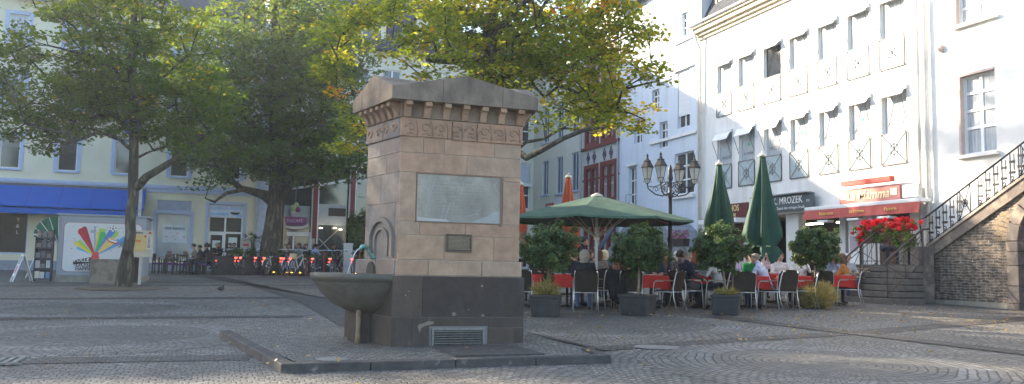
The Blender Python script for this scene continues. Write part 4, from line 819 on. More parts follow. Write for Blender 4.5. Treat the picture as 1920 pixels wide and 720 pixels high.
def tree(label, base, trunk, limbs, blobs, ncl, nleaf, lsize, mat, seed, group=None, spray=.55, rbase=.3, noise_cut=.42, tint=None, flare=1.22, orange_=.005, v0=.15, kr=1.):
    r_ = random.Random(seed); root = thing('linden_tree', label, 'tree', base, group=group)
    nodes = []; par = []; fixed = []
    def addpoly(pts, rads, start=None):
        prev = start
        for k, (p, rr) in enumerate(zip(pts, rads)):
            nodes.append(Vector(p)); par.append(prev); fixed.append(rr); prev = len(nodes)-1
    def dense(pts, rads, step=.35):
        P, Q = [], []
        for (p, a), (q, b) in zip(zip(pts, rads), zip(pts[1:], rads[1:])):
            p = Vector(p); q = Vector(q); n = max(1, int((q-p).length/step))
            for k in range(n): P.append(p.lerp(q, k/n)+Vector((r_.uniform(-1, 1), r_.uniform(-1, 1), r_.uniform(-1, 1)))*.025); Q.append(a+(b-a)*k/n)
        P.append(Vector(pts[-1])); Q.append(rads[-1]); return P, Q
    P, Q = dense([p for p, _ in trunk], [q for _, q in trunk]); addpoly(P, Q); ntr = len(nodes)
    mb = MB(); mb.tube(P, Q, 12)
    tp = MB(); tp.tube([P[0]-Vector((0, 0, .3)), P[0]+Vector((0, 0, .05)), P[0].lerp(P[1], .8), P[2]], [Q[0]*flare*1.15, Q[0]*flare, Q[0]*1.25, Q[2]], 12)
    lm = MB()
    for L_ in limbs:
        P2, Q2 = dense([p for p, _ in L_], [q for _, q in L_], .3)
        s0 = min(range(ntr), key=lambda i: (nodes[i]-P2[0]).length); addpoly(P2, Q2, s0); lm.tube([nodes[s0]]+P2, [Q2[0]]+Q2, 8)
    # clumps of leaves inside the crown volume
    cl = []; tries = 0
    while len(cl) < ncl and tries < ncl*60:
        tries += 1; (c, rad) = r_.choices(blobs, weights=[b[1][0]*b[1][1]*b[1][2] for b in blobs])[0]
        u = Vector((r_.gauss(0, 1), r_.gauss(0, 1), r_.gauss(0, 1))).normalized()*(r_.random()**.42)
        # blob radii are given along camera-side, camera-depth and up
        p = Vector(c)+r0*u.x*rad[0]+f0*u.y*rad[1]+Vector((0, 0, 1))*u.z*rad[2]
        if noise.noise(p*.55+Vector((seed*3, 0, 0)))*.5+.5 < noise_cut-.0*u.length: continue
        if any((p-q).length_squared < (spray*.62)**2 for q in cl[-260:]): continue
        cl.append(p)
    ax = lambda p: min((nodes[i]-p).length for i in range(len(fixed)) if fixed[i] is not None and i < len(nodes))
    nfix = len(nodes); cl.sort(key=lambda p: min((nodes[i]-p).length for i in range(0, nfix, 2)))
    arr = [tuple(n_) for n_ in nodes]; tips = []
    A = np.zeros((nfix+ncl*8, 3)); A[:nfix] = arr; cnt = nfix
    for p in cl:
        d2 = ((A[:cnt]-np.array(p))**2).sum(1)+np.maximum(0, A[:cnt, 2]-p.z+.1)**2*2.5; j = int(d2.argmin()); q = nodes[j]; L_ = (p-q).length; n = max(1, int(L_/.45)); prev = j
        for k in range(1, n+1):
            s_ = k/n; x = q.lerp(p, s_)+Vector((0, 0, .12*L_*math.sin(PI*s_)*.6))+Vector((r_.uniform(-1, 1), r_.uniform(-1, 1), r_.uniform(-1, 1)))*.05*(s_ < 1)
            nodes.append(x); par.append(prev); fixed.append(None); A[cnt] = tuple(x); prev = cnt; cnt += 1
        tips.append(prev)
    wgt = [0]*cnt
    for i in tips:
        while i is not None: wgt[i] += 1; i = par[i]
    rad = [(.0085*kr*max(1, wgt[i])**.52+.002) if fixed[i] is None else fixed[i] for i in range(cnt)]
    ch = {}
    for i in range(nfix, cnt): ch.setdefault(par[i], []).append(i)
    br = MB(); done = set()
    def chain(i, start):
        path = [start, i]; done.add(i)
        while ch.get(path[-1]):
            nx = max((c for c in ch[path[-1]] if c not in done), key=lambda c: wgt[c], default=None)
            if nx is None: break
            path.append(nx); done.add(nx)
        return path
    for i in range(nfix, cnt):
        if i in done: continue
        path = chain(i, par[i]); rr = [min(rad[k], rad[i]*1.1) for k in path]; rr[0] = rad[i]; br.tube([nodes[k] for k in path], rr, 5 if rad[i] < .03 else 7, cap=False)
    tk = MB(); tk.v = mb.v; tk.f = mb.f; tk.m = mb.m; tk.add(tp.v, tp.f); tk.build('trunk', bark, root, smooth=True, fix=False)
    lo = MB(); lo.add(lm.v, lm.f) if lm.v else None; lo.add(br.v, br.f); lo.build('branches', bark, root, smooth=True, fix=False)
    g_ = np.random.default_rng(seed); m_ = len(cl); per = nleaf//m_; C = np.repeat(np.array([tuple(p) for p in cl]), per, 0); cv = np.repeat(g_.random(m_), per)
    U = g_.normal(size=(len(C), 3)); U /= np.linalg.norm(U, axis=1)[:, None]; U *= (g_.random(len(C))**.45)[:, None]; U *= np.array([spray, spray, spray*.42])
    pos = C+U; pos[:, 2] -= (U[:, 0]**2+U[:, 1]**2)*.35
    N = np.stack([g_.normal(0, .55, len(C)), g_.normal(0, .55, len(C)), np.full(len(C), 1.)], 1)
    s = lsize*g_.uniform(.65, 1.25, len(C)); vals = v0+.34*cv+.24*g_.random(len(C))
    orange = g_.random(m_) < orange_; vals = np.where(np.repeat(orange, per), .72+.28*g_.random(len(C)), vals); vals = np.where(g_.random(len(C)) < .01, .8+.2*g_.random(len(C)), vals)
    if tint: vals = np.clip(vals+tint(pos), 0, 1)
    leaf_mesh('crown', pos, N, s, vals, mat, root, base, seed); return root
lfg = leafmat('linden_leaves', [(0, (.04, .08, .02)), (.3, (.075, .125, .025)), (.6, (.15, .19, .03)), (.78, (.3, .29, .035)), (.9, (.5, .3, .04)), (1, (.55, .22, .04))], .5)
lfd = leafmat('dark_linden_leaves', [(0, (.045, .08, .03)), (.3, (.075, .12, .035)), (.6, (.12, .17, .04)), (.8, (.2, .2, .035)), (1, (.4, .26, .04))], .4)  # darker copy of the linden leaves, crown shade put into the colour
def up(p, z): return Vector((p.x, p.y, z))
# 1: slim linden at the left
D1 = 24.6; B1 = pt(231, 541, D1); B1.z = g(B1.x, B1.y)
T1 = [(B1, .2), (pt(237, 500, D1), .165), (pt(244, 440, D1), .15), (pt(251, 350, D1), .145), (pt(251, 270, D1), .13), (pt(249, 190, D1), .115), (pt(248, 100, D1), .1), (pt(250, 55, D1), .1), (pt(256, 0, D1), .085), (pt(255, -70, D1), .06), (pt(250, -150, D1), .03)]
L1 = [[(pt(256, 352, D1), .13), (pt(275, 333, D1-.2), .12), (pt(305, 315, D1-.4), .105), (pt(345, 285, D1-.6), .075), (pt(385, 255, D1-.8), .04)],
      [(pt(250, 285, D1), .06), (pt(225, 262, D1-.6), .055), (pt(185, 247, D1-1.2), .05), (pt(140, 265, D1-1.8), .035), (pt(95, 268, D1-2.2), .02)],
      [(pt(250, 250, D1), .07), (pt(215, 215, D1+.5), .06), (pt(180, 180, D1+.9), .045), (pt(130, 150, D1+1.2), .03)],
      [(pt(249, 180, D1), .06), (pt(215, 130, D1-.5), .05), (pt(170, 105, D1-1), .04), (pt(90, 85, D1-1.4), .025)],
      [(pt(253, 180, D1), .055), (pt(300, 150, D1+.6), .045), (pt(350, 105, D1+1.2), .03), (pt(400, 100, D1+1.5), .02)],
      [(pt(247, 60, D1), .07), (pt(222, 30, D1-.3), .05), (pt(205, -30, D1-.6), .035)], [(pt(250, 50, D1), .05), (pt(285, 15, D1+.4), .04), (pt(310, -40, D1+.7), .025)],
      [(pt(252, 300, D1), .045), (pt(275, 288, D1+.4), .035), (pt(288, 282, D1+.8), .025)],
      [(pt(250, 230, D1), .05), (pt(300, 215, D1+.9), .04), (pt(330, 195, D1+1.6), .03)]]
bl1 = [(pt(215, 60, D1), (3.1, 3.0, 2.4)), (pt(120, 160, D1), (2.1, 2.6, 1.7)), (pt(75, 215, D1-.8), (1.25, 1.8, 1.0)), (pt(330, 190, D1+.5), (1.9, 2.4, 1.7)), (pt(200, 190, D1), (2.2, 2.4, 1.3)), (pt(370, 260, D1), (1.3, 1.8, .9)), (pt(230, 225, D1-1), (1.2, 1., .8)),
       (pt(110, 262, D1-1.4), (.95, .9, .45)), (pt(20, 110, D1), (.7, 1.2, .7)), (pt(220, 320, D1-.6), (.45, .6, .35)), (pt(250, -110, D1), (2.4, 2.4, 1.8))]
tree('slim linden tree with one thick low limb, standing alone beside the poster kiosk', B1, T1, L1, bl1, 660, 41000, .1, lfg, 11, 'linden trees on the square', spray=.5, noise_cut=.41, tint=lambda p: (p[:, 2]-8.0)*.06, kr=1.)  # tint puts the sunlit yellow top into the leaf colour
MB().lathe([(1.3, 0), (1.25, .035), (.5, .06), (0, .07)], (B1.x, B1.y, B1.z-.01), n=24).build('tree_pit', M('bare_soil', (.12, .09, .065), .95, bump=.8, bscale=20, space='World'))['kind'] = 'structure'
# 2: old thick linden behind the bicycles
D2 = 37.8; B2 = pt(508, 516, D2); B2.z = g(B2.x, B2.y)
T2 = [(B2, .56), (pt(509, 470, D2), .52), (pt(513, 430, D2), .43), (pt(517, 385, D2), .38), (pt(519, 345, D2), .33), (pt(518, 290, D2), .3), (pt(515, 220, D2), .25), (pt(512, 130, D2), .2), (pt(515, 40, D2), .14), (pt(515, -60, D2), .1), (pt(512, -170, D2), .04)]
L2 = [[(pt(510, 378, D2), .22), (pt(496, 367, D2-.2), .2), (pt(478, 361, D2-.5), .17), (pt(452, 352, D2-.9), .14), (pt(425, 335, D2-1.4), .1), (pt(400, 300, D2-2), .06)],
      [(pt(460, 354, D2-.8), .1), (pt(425, 362, D2-1.6), .08), (pt(403, 378, D2-2.4), .06), (pt(385, 372, D2-2.9), .03)],
      [(pt(524, 372, D2), .18), (pt(540, 352, D2-.5), .16), (pt(565, 338, D2-1.2), .12), (pt(610, 335, D2-2), .08), (pt(650, 320, D2-2.5), .04)],
      [(pt(518, 280, D2), .16), (pt(560, 240, D2), .12), (pt(610, 200, D2+.5), .07)], [(pt(517, 270, D2), .16), (pt(470, 230, D2), .12), (pt(420, 190, D2), .07)]]
bl2 = [(pt(645, 250, D2), (1.7, 2.0, 1.9)), (pt(680, 330, D2), (1.0, 1.2, .8)), (pt(600, 100, D2), (2.6, 3.0, 2.6)), (pt(515, 120, D2), (4.2, 4.2, 3.9)), (pt(430, 270, D2), (2.4, 3.0, 1.5)), (pt(600, 250, D2), (2.4, 3.0, 2.0)), (pt(400, 330, D2-1.8), (1.5, 1.5, .6)), (pt(640, 320, D2-1.5), (1.5, 1.5, .9)), (pt(510, 290, D2), (3.2, 3.2, 1.1)), (pt(395, 372, D2-2.6), (.9, .7, .25)), (pt(365, 352, D2-2.6), (.9, .7, .3)), (pt(560, 330, D2-1.5), (2.0, 1.6, .5)), (pt(370, 160, D2), (2.6, 2.6, 2.6)), (pt(500, -150, D2), (2.3, 2.3, 2.2))]
tree('old linden tree with the thickest trunk, dark crown and parked bicycles in front', B2, T2, L2, bl2, 900, 46000, .15, lfd, 23, 'linden trees on the square', spray=.72, noise_cut=.3, tint=lambda p: (p[:, 2]-10)*.03, kr=1.5)  # leaves tinted lighter with height, sunlight put into their colour
# 3: broad linden behind the fountain
D3 = 20.; B3 = pt(908, 560, D3); B3.z = g(B3.x, B3.y)
T3 = [(B3, .32), (pt(909, 450, D3), .28), (pt(911, 330, D3), .26), (pt(912, 220, D3), .24), (pt(914, 130, D3), .21), (pt(918, 60, D3), .18), (pt(930, 0, D3), .13), (pt(945, -80, D3), .08), (pt(950, -160, D3), .04)]
L3 = [[(pt(915, 120, D3), .09), (pt(880, 112, D3-.3), .08), (pt(840, 118, D3-.8), .065), (pt(800, 113, D3-1.2), .045)],
      [(pt(917, 88, D3), .1), (pt(885, 85, D3+.3), .09), (pt(850, 72, D3+.6), .07), (pt(800, 62, D3+1), .05), (pt(740, 90, D3+1.2), .03)],
      [(pt(915, 95, D3), .11), (pt(940, 50, D3-.4), .09), (pt(965, 18, D3-.8), .07), (pt(1010, -10, D3-1.2), .05)],
      [(pt(912, 235, D3), .09), (pt(940, 265, D3-.3), .085), (pt(968, 283, D3-.7), .085), (pt(989, 295, D3-1), .08), (pt(1020, 280, D3-1.2), .065), (pt(1055, 258, D3-1.4), .055), (pt(1095, 243, D3-1.6), .045), (pt(1135, 238, D3-1.8), .02)],
      [(pt(966, 283, D3-.7), .05), (pt(985, 268, D3-.5), .045), (pt(1020, 260, D3-.4), .035), (pt(1060, 240, D3-.2), .03), (pt(1110, 250, D3), .015)],
      [(pt(914, 160, D3), .1), (pt(960, 130, D3), .08), (pt(1010, 120, D3), .07), (pt(1060, 105, D3+.3), .05), (pt(1130, 85, D3+.6), .03), (pt(1180, 60, D3+.8), .02)],
      [(pt(1010, 120, D3), .05), (pt(1050, 160, D3-.4), .045), (pt(1100, 185, D3-.8), .035), (pt(1160, 205, D3-1), .025), (pt(1210, 225, D3-1.2), .012)],
      [(pt(914, 130, D3), .08), (pt(870, 160, D3+1), .06), (pt(800, 170, D3+1.6), .045), (pt(720, 150, D3+2), .03), (pt(660, 160, D3+2.2), .02)],
      [(pt(920, 50, D3), .08), (pt(860, 10, D3), .06), (pt(780, -20, D3+.3), .04), (pt(700, 0, D3+.6), .03), (pt(640, 60, D3+.6), .02)]]
bl3 = [(pt(930, 0, D3), (3.5, 3.2, 2.3)), (pt(760, 80, D3+.5), (2.1, 2.4, 1.4)), (pt(655, 90, D3+.5), (1.15, 1.6, 1.2)), (pt(1090, 100, D3), (1.9, 2.4, 1.5)), (pt(1170, 180, D3-.6), (1.15, 1.8, .95)), (pt(1130, 225, D3-1.2), (.95, .9, .3)), (pt(1225, 175, D3-.8), (.42, .8, .3)), (pt(1235, 235, D3-1), (.3, .6, .3)), (pt(1230, 262, D3-1), (.25, .4, .15)), (pt(1060, 190, D3), (1.4, 1.8, .8)), (pt(1035, 232, D3-.8), (.8, .7, .35)), (pt(880, 110, D3), (2.6, 2.6, .9)), (pt(680, 180, D3+1.5), (1.1, 1.2, .8)), (pt(940, -150, D3), (2.8, 2.8, 1.6)), (pt(1150, 20, D3), (1.0, 1.4, .7)), (pt(640, 260, D3+2.2), (.7, 1, .8))]
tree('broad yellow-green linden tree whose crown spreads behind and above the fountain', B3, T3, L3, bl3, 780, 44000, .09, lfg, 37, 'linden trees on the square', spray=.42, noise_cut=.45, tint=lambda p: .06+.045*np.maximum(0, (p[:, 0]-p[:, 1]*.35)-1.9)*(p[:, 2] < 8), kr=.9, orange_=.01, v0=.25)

# 4: linden added outside the left edge to shade the fountain
B4 = Vector((-9.9, 27.6, g(-9.9, 27.6))); q4 = lambda dx, dy, z: B4+Vector((dx, dy, z))
tree('unseen linden tree added at the far left to shade the fountain', B4, [(B4, .22), (q4(.05, 0, 1.5), .18), (q4(0, .05, 3.5), .16), (q4(.1, 0, 6), .13), (q4(0, 0, 9), .08), (q4(.1, 0, 11), .03)],
     [[(q4(.1, 0, 3.6), .09), (q4(1.2, .4, 4.6), .06), (q4(2.4, .6, 5.6), .03)], [(q4(0, 0, 4.2), .08), (q4(-1.3, .3, 5.4), .05), (q4(-2.6, .6, 6.5), .02)]],
     [(q4(0, 0, 7.6), (3.2, 3.4, 3.3)), (q4(.2, .2, 10.8), (2.2, 2.2, 1.8))], 430, 23000, .11, lfg, 71, 'linden trees on the square', spray=.55, noise_cut=.36, kr=1., v0=.16)
# ------------------------------------------------------------------ helpers for placing
def gpos(px, d, dz=0):
    """ground point on the photograph's column px at distance d"""
    l = (px-960)/FPX*d; x = r0.x*l+f0.x*d; y = r0.y*l+f0.y*d; return Vector((x, y, g(x, y)+dz))
def face(a): return -YAW-R(a)          # 0 looks away from the camera, 90 to the right, 180 towards it
LH = lambda o: o
# ------------------------------------------------------------------ people
import bmesh
SK, TOP, LEG, SHOE = 0, 1, 2, 3
def capsule(mb, a, b, ra, rb, n=10):
    a = Vector(a); b = Vector(b); d = (b-a); L_ = d.length; d = d/L_ if L_ > 1e-6 else Vector((0, 0, 1)); P, Q = [], []
    for k in range(5): t = -PI/2+PI/2*k/4; P.append(a+d*ra*math.sin(t)); Q.append(max(1e-4, ra*math.cos(t)))
    for k in range(5): t = PI/2*k/4; P.append(b+d*rb*math.sin(t)); Q.append(max(1e-4, rb*math.cos(t)))
    mb.tube(P, Q, n)
def pose(kind):
    """joint positions, person faces +Y; ground at z 0"""
    J = {}
    if kind.startswith('stand'):
        J['hip'] = Vector((0, 0, .93)); J['chest'] = Vector((0, .03, 1.3)); J['neck'] = Vector((0, .06, 1.47)); J['head'] = Vector((0, .11, 1.6))
        for s, n in ((-1, 'l'), (1, 'r')):
            J['hip'+n] = Vector((s*.095, 0, .9)); J['knee'+n] = Vector((s*.1, .02, .5)); J['ank'+n] = Vector((s*.11, -.03, .09)); J['sho'+n] = Vector((s*.175, .03, 1.4)); J['elb'+n] = Vector((s*.25, .06, 1.12)); J['wri'+n] = Vector((s*.16, .3, 1.1))
        if kind == 'stand_tray': J['head'] = Vector((.02, .16, 1.58)); J['elbl'] = Vector((-.24, .06, 1.15)); J['wril'] = Vector((-.05, .3, 1.14)); J['elbr'] = Vector((.25, .1, 1.14)); J['wrir'] = Vector((.1, .34, 1.2))
    else:
        ln = {'rest': .02, 'lean': .2, 'back': -.08, 'arm': -.02, 'chin': .16, 'reach': .15, 'talk': .05}[kind]
        J['hip'] = Vector((0, 0, .53)); J['chest'] = Vector((0, ln*.7, .88)); J['neck'] = Vector((0, ln+.02, 1.06)); J['head'] = Vector((0, ln+.07, 1.19))
        for s, n in ((-1, 'l'), (1, 'r')):
            J['hip'+n] = Vector((s*.095, .02, .51)); J['knee'+n] = Vector((s*.13, .43, .5)); J['ank'+n] = Vector((s*.13, .4 if s > 0 else .46, .09)); J['sho'+n] = Vector((s*.18, ln*.95, .99)); J['elb'+n] = Vector((s*.25, ln+.12, .76)); J['wri'+n] = Vector((s*.12, .4, .78))
        if kind == 'back': 
            for s, n in ((-1, 'l'), (1, 'r')): J['elb'+n] = Vector((s*.27, .05, .72)); J['wri'+n] = Vector((s*.1, .28, .64))
        if kind == 'arm': J['elbr'] = Vector((.29, -.04, .74)); J['wrir'] = Vector((.3, .2, .68))
        if kind == 'chin': J['elbr'] = Vector((.2, .36, .8)); J['wrir'] = Vector((.08, .3, 1.04)); J['elbl'] = Vector((-.2, .34, .8)); J['wril'] = Vector((-.08, .28, 1.03))
        if kind == 'reach': J['elbr'] = Vector((.24, .32, .84)); J['wrir'] = Vector((.14, .56, .86))
        if kind == 'talk': J['elbl'] = Vector((-.26, .16, .82)); J['wril'] = Vector((-.18, .38, 1.0))
        if kind == 'lean': J['head'] = Vector((0, ln+.1, 1.16))
    return J
_body = {}
def body_mesh(kind, slim=1., skirt=False, bare=False):
    key = (kind, slim, bare)
    if key in _body: return _body[key]
    J = pose(kind); segs = []
    def S(a, b, ra, rb, lab): segs.append((Vector(a), Vector(b), ra, rb, lab))
    w_ = slim
    S(J['hip'], J['chest'], .125*w_, .13*w_, TOP); S(J['hip']+Vector((-.06, 0, 0)), J['hip']+Vector((.06, 0, 0)), .115*w_, .115*w_, LEG)
    S(J['chest']+Vector((-.07, 0, 0)), J['chest']+Vector((.07, 0, 0)), .115*w_, .115*w_, TOP); S(J['shol'], J['shor'], .062, .062, TOP); S(J['chest'], J['neck'], .1, .065, TOP)
    S(J['neck']-Vector((0, 0, .02)), J['head'], .055, .055, SK); hd = J['head']
    S(hd+Vector((0, -.02, .03)), hd+Vector((0, -.01, .02)), .092, .092, SK); S(hd+Vector((0, .02, -.04)), hd+Vector((0, .045, -.075)), .06, .042, SK); S(hd+Vector((0, .085, .01)), hd+Vector((0, .1, -.018)), .012, .018, SK)
    for s in (-1, 1): S(hd+Vector((s*.092, -.01, .012)), hd+Vector((s*.095, -.012, -.02)), .016, .013, SK)
    for n in 'lr':
        S(J['hip'+n], J['knee'+n], .092*w_, .062, LEG); S(J['knee'+n], J['ank'+n], .06, .042, LEG); a = J['ank'+n]
        S(a+Vector((0, -.02, -.04)), a+Vector((0, .15, -.055)), .038, .034, SHOE)
        S(J['sho'+n], J['elb'+n], .056*w_, .042, TOP); e = J['elb'+n]; wr = J['wri'+n]; S(e, wr, .042, .028, SK if bare else TOP)
        d = (wr-e).normalized(); S(wr, wr+d*.07, .028, .034, SK)
    mb = MB()
    for a, b, ra, rb, lab in segs: capsule(mb, a, b, ra, rb, 10)
    me = bpy.data.meshes.new('tmp'); me.from_pydata(mb.v, [], mb.f); o = bpy.data.objects.new('tmp', me); COL.objects.link(o)
    m = o.modifiers.new('r', 'REMESH'); m.mode = 'VOXEL'; m.voxel_size = .0165; sm_ = o.modifiers.new('s', 'SMOOTH'); sm_.iterations = 3; sm_.factor = .5
    dg = bpy.context.evaluated_depsgraph_get(); ev = o.evaluated_get(dg); me2 = bpy.data.meshes.new_from_object(ev); bpy.data.objects.remove(o)
    nv = len(me2.vertices); co = np.empty(nv*3); me2.vertices.foreach_get('co', co); co = co.reshape(-1, 3)
    V = [tuple(v) for v in co]; Fc = [tuple(p.vertices) for p in me2.polygons]; cen = np.array([co[list(f)].mean(0) for f in Fc])
    D = []
    for a, b, ra, rb, lab in segs:
        a_ = np.array(a); d = np.array(b)-a_; L2 = (d**2).sum()+1e-9; t = np.clip(((cen-a_)@d)/L2, 0, 1); D.append(np.linalg.norm(cen-a_-t[:, None]*d, axis=1)-(ra+(rb-ra)*t)-(.012 if lab == TOP else 0))
    lab = np.array([s[4] for s in segs])[np.array(D).argmin(0)]
    fm = MB(); fm.v = V; fm.f = Fc; fm.m = [int(x) for x in lab]
    # five fingers and a thumb per hand, rooted in the palm
    for n, s in (('l', -1), ('r', 1)):
        e = J['elb'+n]; wr = J['wri'+n]; d = (wr-e).normalized(); side = d.cross(Vector((0, 0, 1))).normalized(); dn = side.cross(d).normalized()
        if dn.z > 0: dn = -dn
        fm.k = SK
        for k in range(4):
            q = wr+d*.075+side*(k-1.5)*.019; L_ = (.062, .072, .068, .052)[k]; fm.tube([q, q+d*L_*.6+dn*.006, q+d*L_*.95+dn*.028], [.0095, .0085, .0065], 6)
        q = wr+d*.035-side*s*.03*1; fm.tube([q, q+d*.03-side*s*.028, q+d*.058-side*s*.03+dn*.012], [.012, .011, .008], 6)
    me3 = bpy.data.meshes.new('body'); me3.from_pydata(fm.v, [], fm.f); me3.update()
    for k in range(4): me3.materials.append(None)
    me3.polygons.foreach_set('material_index', fm.m)
    for p in me3.polygons: p.use_smooth = True
    _body[key] = (me3, J); bpy.data.meshes.remove(me2); return _body[key]
_hair = {}
def hair_mesh(kind, style):
    if (kind, style) in _hair: return _hair[(kind, style)]
    h = pose(kind)['head']; mb = MB(); n = 14
    def cap(r, lo, back=0, sx=1, sy=1.08, sz=1.0):
        c = h+Vector((0, -.022-back, .035)); prof = []
        vs = []; m = 18
        for i in range(9):
            for k in range(m):
                t = 2*PI*k/m; fr_ = max(0, math.sin(t))           # +Y is the face
                a = (PI*(lo-.0)-(PI*(lo-.36))*fr_**.7)*i/8; w_ = 1+.05*math.sin(5*t+i)+.03*math.sin(11*t+2*i)
                vs.append((c.x+r*math.sin(a)*math.cos(t)*sx*w_, c.y+r*math.sin(a)*math.sin(t)*sy*w_, c.z+r*math.cos(a)*sz))
        mb.add(vs, [(i*m+k, i*m+(k+1) % m, (i+1)*m+(k+1) % m, (i+1)*m+k) for i in range(8) for k in range(m)])
    if style == 'short': cap(.106, .62)
    if style == 'fringe': cap(.1, .52, .012)
    if style == 'curly':
        cap(.118, .66)
        for k in range(34):
            t = rng.uniform(0, 2*PI); a = rng.uniform(0, 1.7); q = Vector((math.sin(a)*math.cos(t), math.sin(a)*math.sin(t)-.2, math.cos(a)))*.112
            if q.y > .06 and q.z < .05: continue
            mb.ball(tuple(h+Vector((0, -.02, .035))+q), rng.uniform(.02, .034), 5)
    if style in ('bob', 'long'):
        cap(.113, .72); L_ = .17 if style == 'bob' else .34
        pts = []
        for k in range(13):
            t = PI*.93+PI*1.14*k/12; pts.append((math.cos(t), math.sin(t)))
        vs = []
        for i in range(7):
            z = .02-L_*i/6; w_ = .108+.012*math.sin(i*.9)-.012*(i/6)
            for x, y in pts: vs.append((h.x+x*w_, h.y-.03+y*w_*1.02-.02*(i/6), h.z+z))
        for i in range(7):
            z = .02-L_*i/6; w_ = .085
            for x, y in pts: vs.append((h.x+x*w_, h.y-.03+y*w_-.02*(i/6), h.z+z))
        m = 13; fs = [(i*m+k, i*m+k+1, (i+1)*m+k+1, (i+1)*m+k) for i in range(6) for k in range(12)]+[(7*m+i*m+k, 7*m+(i+1)*m+k, 7*m+(i+1)*m+k+1, 7*m+i*m+k+1) for i in range(6) for k in range(12)]
        fs += [(6*m+k, 6*m+k+1, 13*m+k+1, 13*m+k) for k in range(12)]+[(i*m, (i+1)*m, 7*m+(i+1)*m, 7*m+i*m) for i in range(6)]+[(i*m+12, 7*m+i*m+12, 7*m+(i+1)*m+12, (i+1)*m+12) for i in range(6)]; mb.add(vs, fs)
    if style == 'bun': cap(.108, .64); mb.ball(tuple(h+Vector((0, -.12, .08))), .045, 8)
    me = bpy.data.meshes.new('hair'); me.from_pydata(mb.v, [], mb.f); me.update(); me.materials.append(None)
    for p in me.polygons: p.use_smooth = True
    _hair[(kind, style)] = me; return me
_face = {}
def face_mesh(kind, glasses=False):
    if (kind, glasses) in _face: return _face[(kind, glasses)]
    h = pose(kind)['head']; mb = MB()
    for s in (-1, 1):
        mb.ball(tuple(h+Vector((s*.033, .067, .022))), .0125, 6); mb.tube([tuple(h+Vector((s*.018, .078, .043))), tuple(h+Vector((s*.048, .066, .044)))], .004, 4)
        if glasses: mb.tube([tuple(h+Vector((s*.036, .083, .02))), tuple(h+Vector((s*.036, .088, .02)))], .025, 10); mb.tube([tuple(h+Vector((s*.058, .08, .024))), tuple(h+Vector((s*.098, -.01, .02)))], .003, 4)
    mb.tube([tuple(h+Vector((-.024, .083, -.045))), tuple(h+Vector((0, .09, -.048))), tuple(h+Vector((.024, .083, -.045)))], .0045, 4)
    me = bpy.data.meshes.new('face'); me.from_pydata(mb.v, [], mb.f); me.update(); me.materials.append(M('dark_eye', (.03, .02, .018), .3)); _face[(kind, glasses)] = me; return me
def cm_(c, nm): return M(nm+'_%02d%02d%02d' % tuple(int(v*99) for v in c), c, .85, var=.12, scale=12, bump=.25, bscale=30)
SKN = (.50, .30, .21)
def person(label, px, d, ang, kind='rest', hair='short', hc=(.05, .03, .02), top=(.05, .05, .06), leg=(.05, .06, .1), shoe=(.03, .02, .02), skin=SKN, slim=1., bare=False, glasses=False, group=None, scale=1., dz=0, at=None):
    p = Vector(at) if at is not None else gpos(px, d, dz); root = thing('person', label, 'person', p, face(ang), group); root.scale = (scale,)*3
    me, J = body_mesh(kind, slim, bare=bare); o = bpy.data.objects.new('body', me); COL.objects.link(o); o.parent = root
    for k, m in enumerate((M('skin_%02d' % int(skin[0]*99), skin, .55, var=.05, scale=8), cm_(top, 'cloth'), cm_(leg, 'cloth'), cm_(shoe, 'leather'))): o.material_slots[k].link = 'OBJECT'; o.material_slots[k].material = m
    if hair:
        h = bpy.data.objects.new('hair', hair_mesh(kind, hair)); COL.objects.link(h); h.parent = root; h.material_slots[0].link = 'OBJECT'; h.material_slots[0].material = M('hair_%02d%02d%02d' % tuple(int(v*99) for v in hc), hc, .6, var=.3, scale=40, stretch=(6, 6, 1), bump=.6, bscale=60)
    f = bpy.data.objects.new('face_features', face_mesh(kind, glasses)); COL.objects.link(f); f.parent = root
    return root
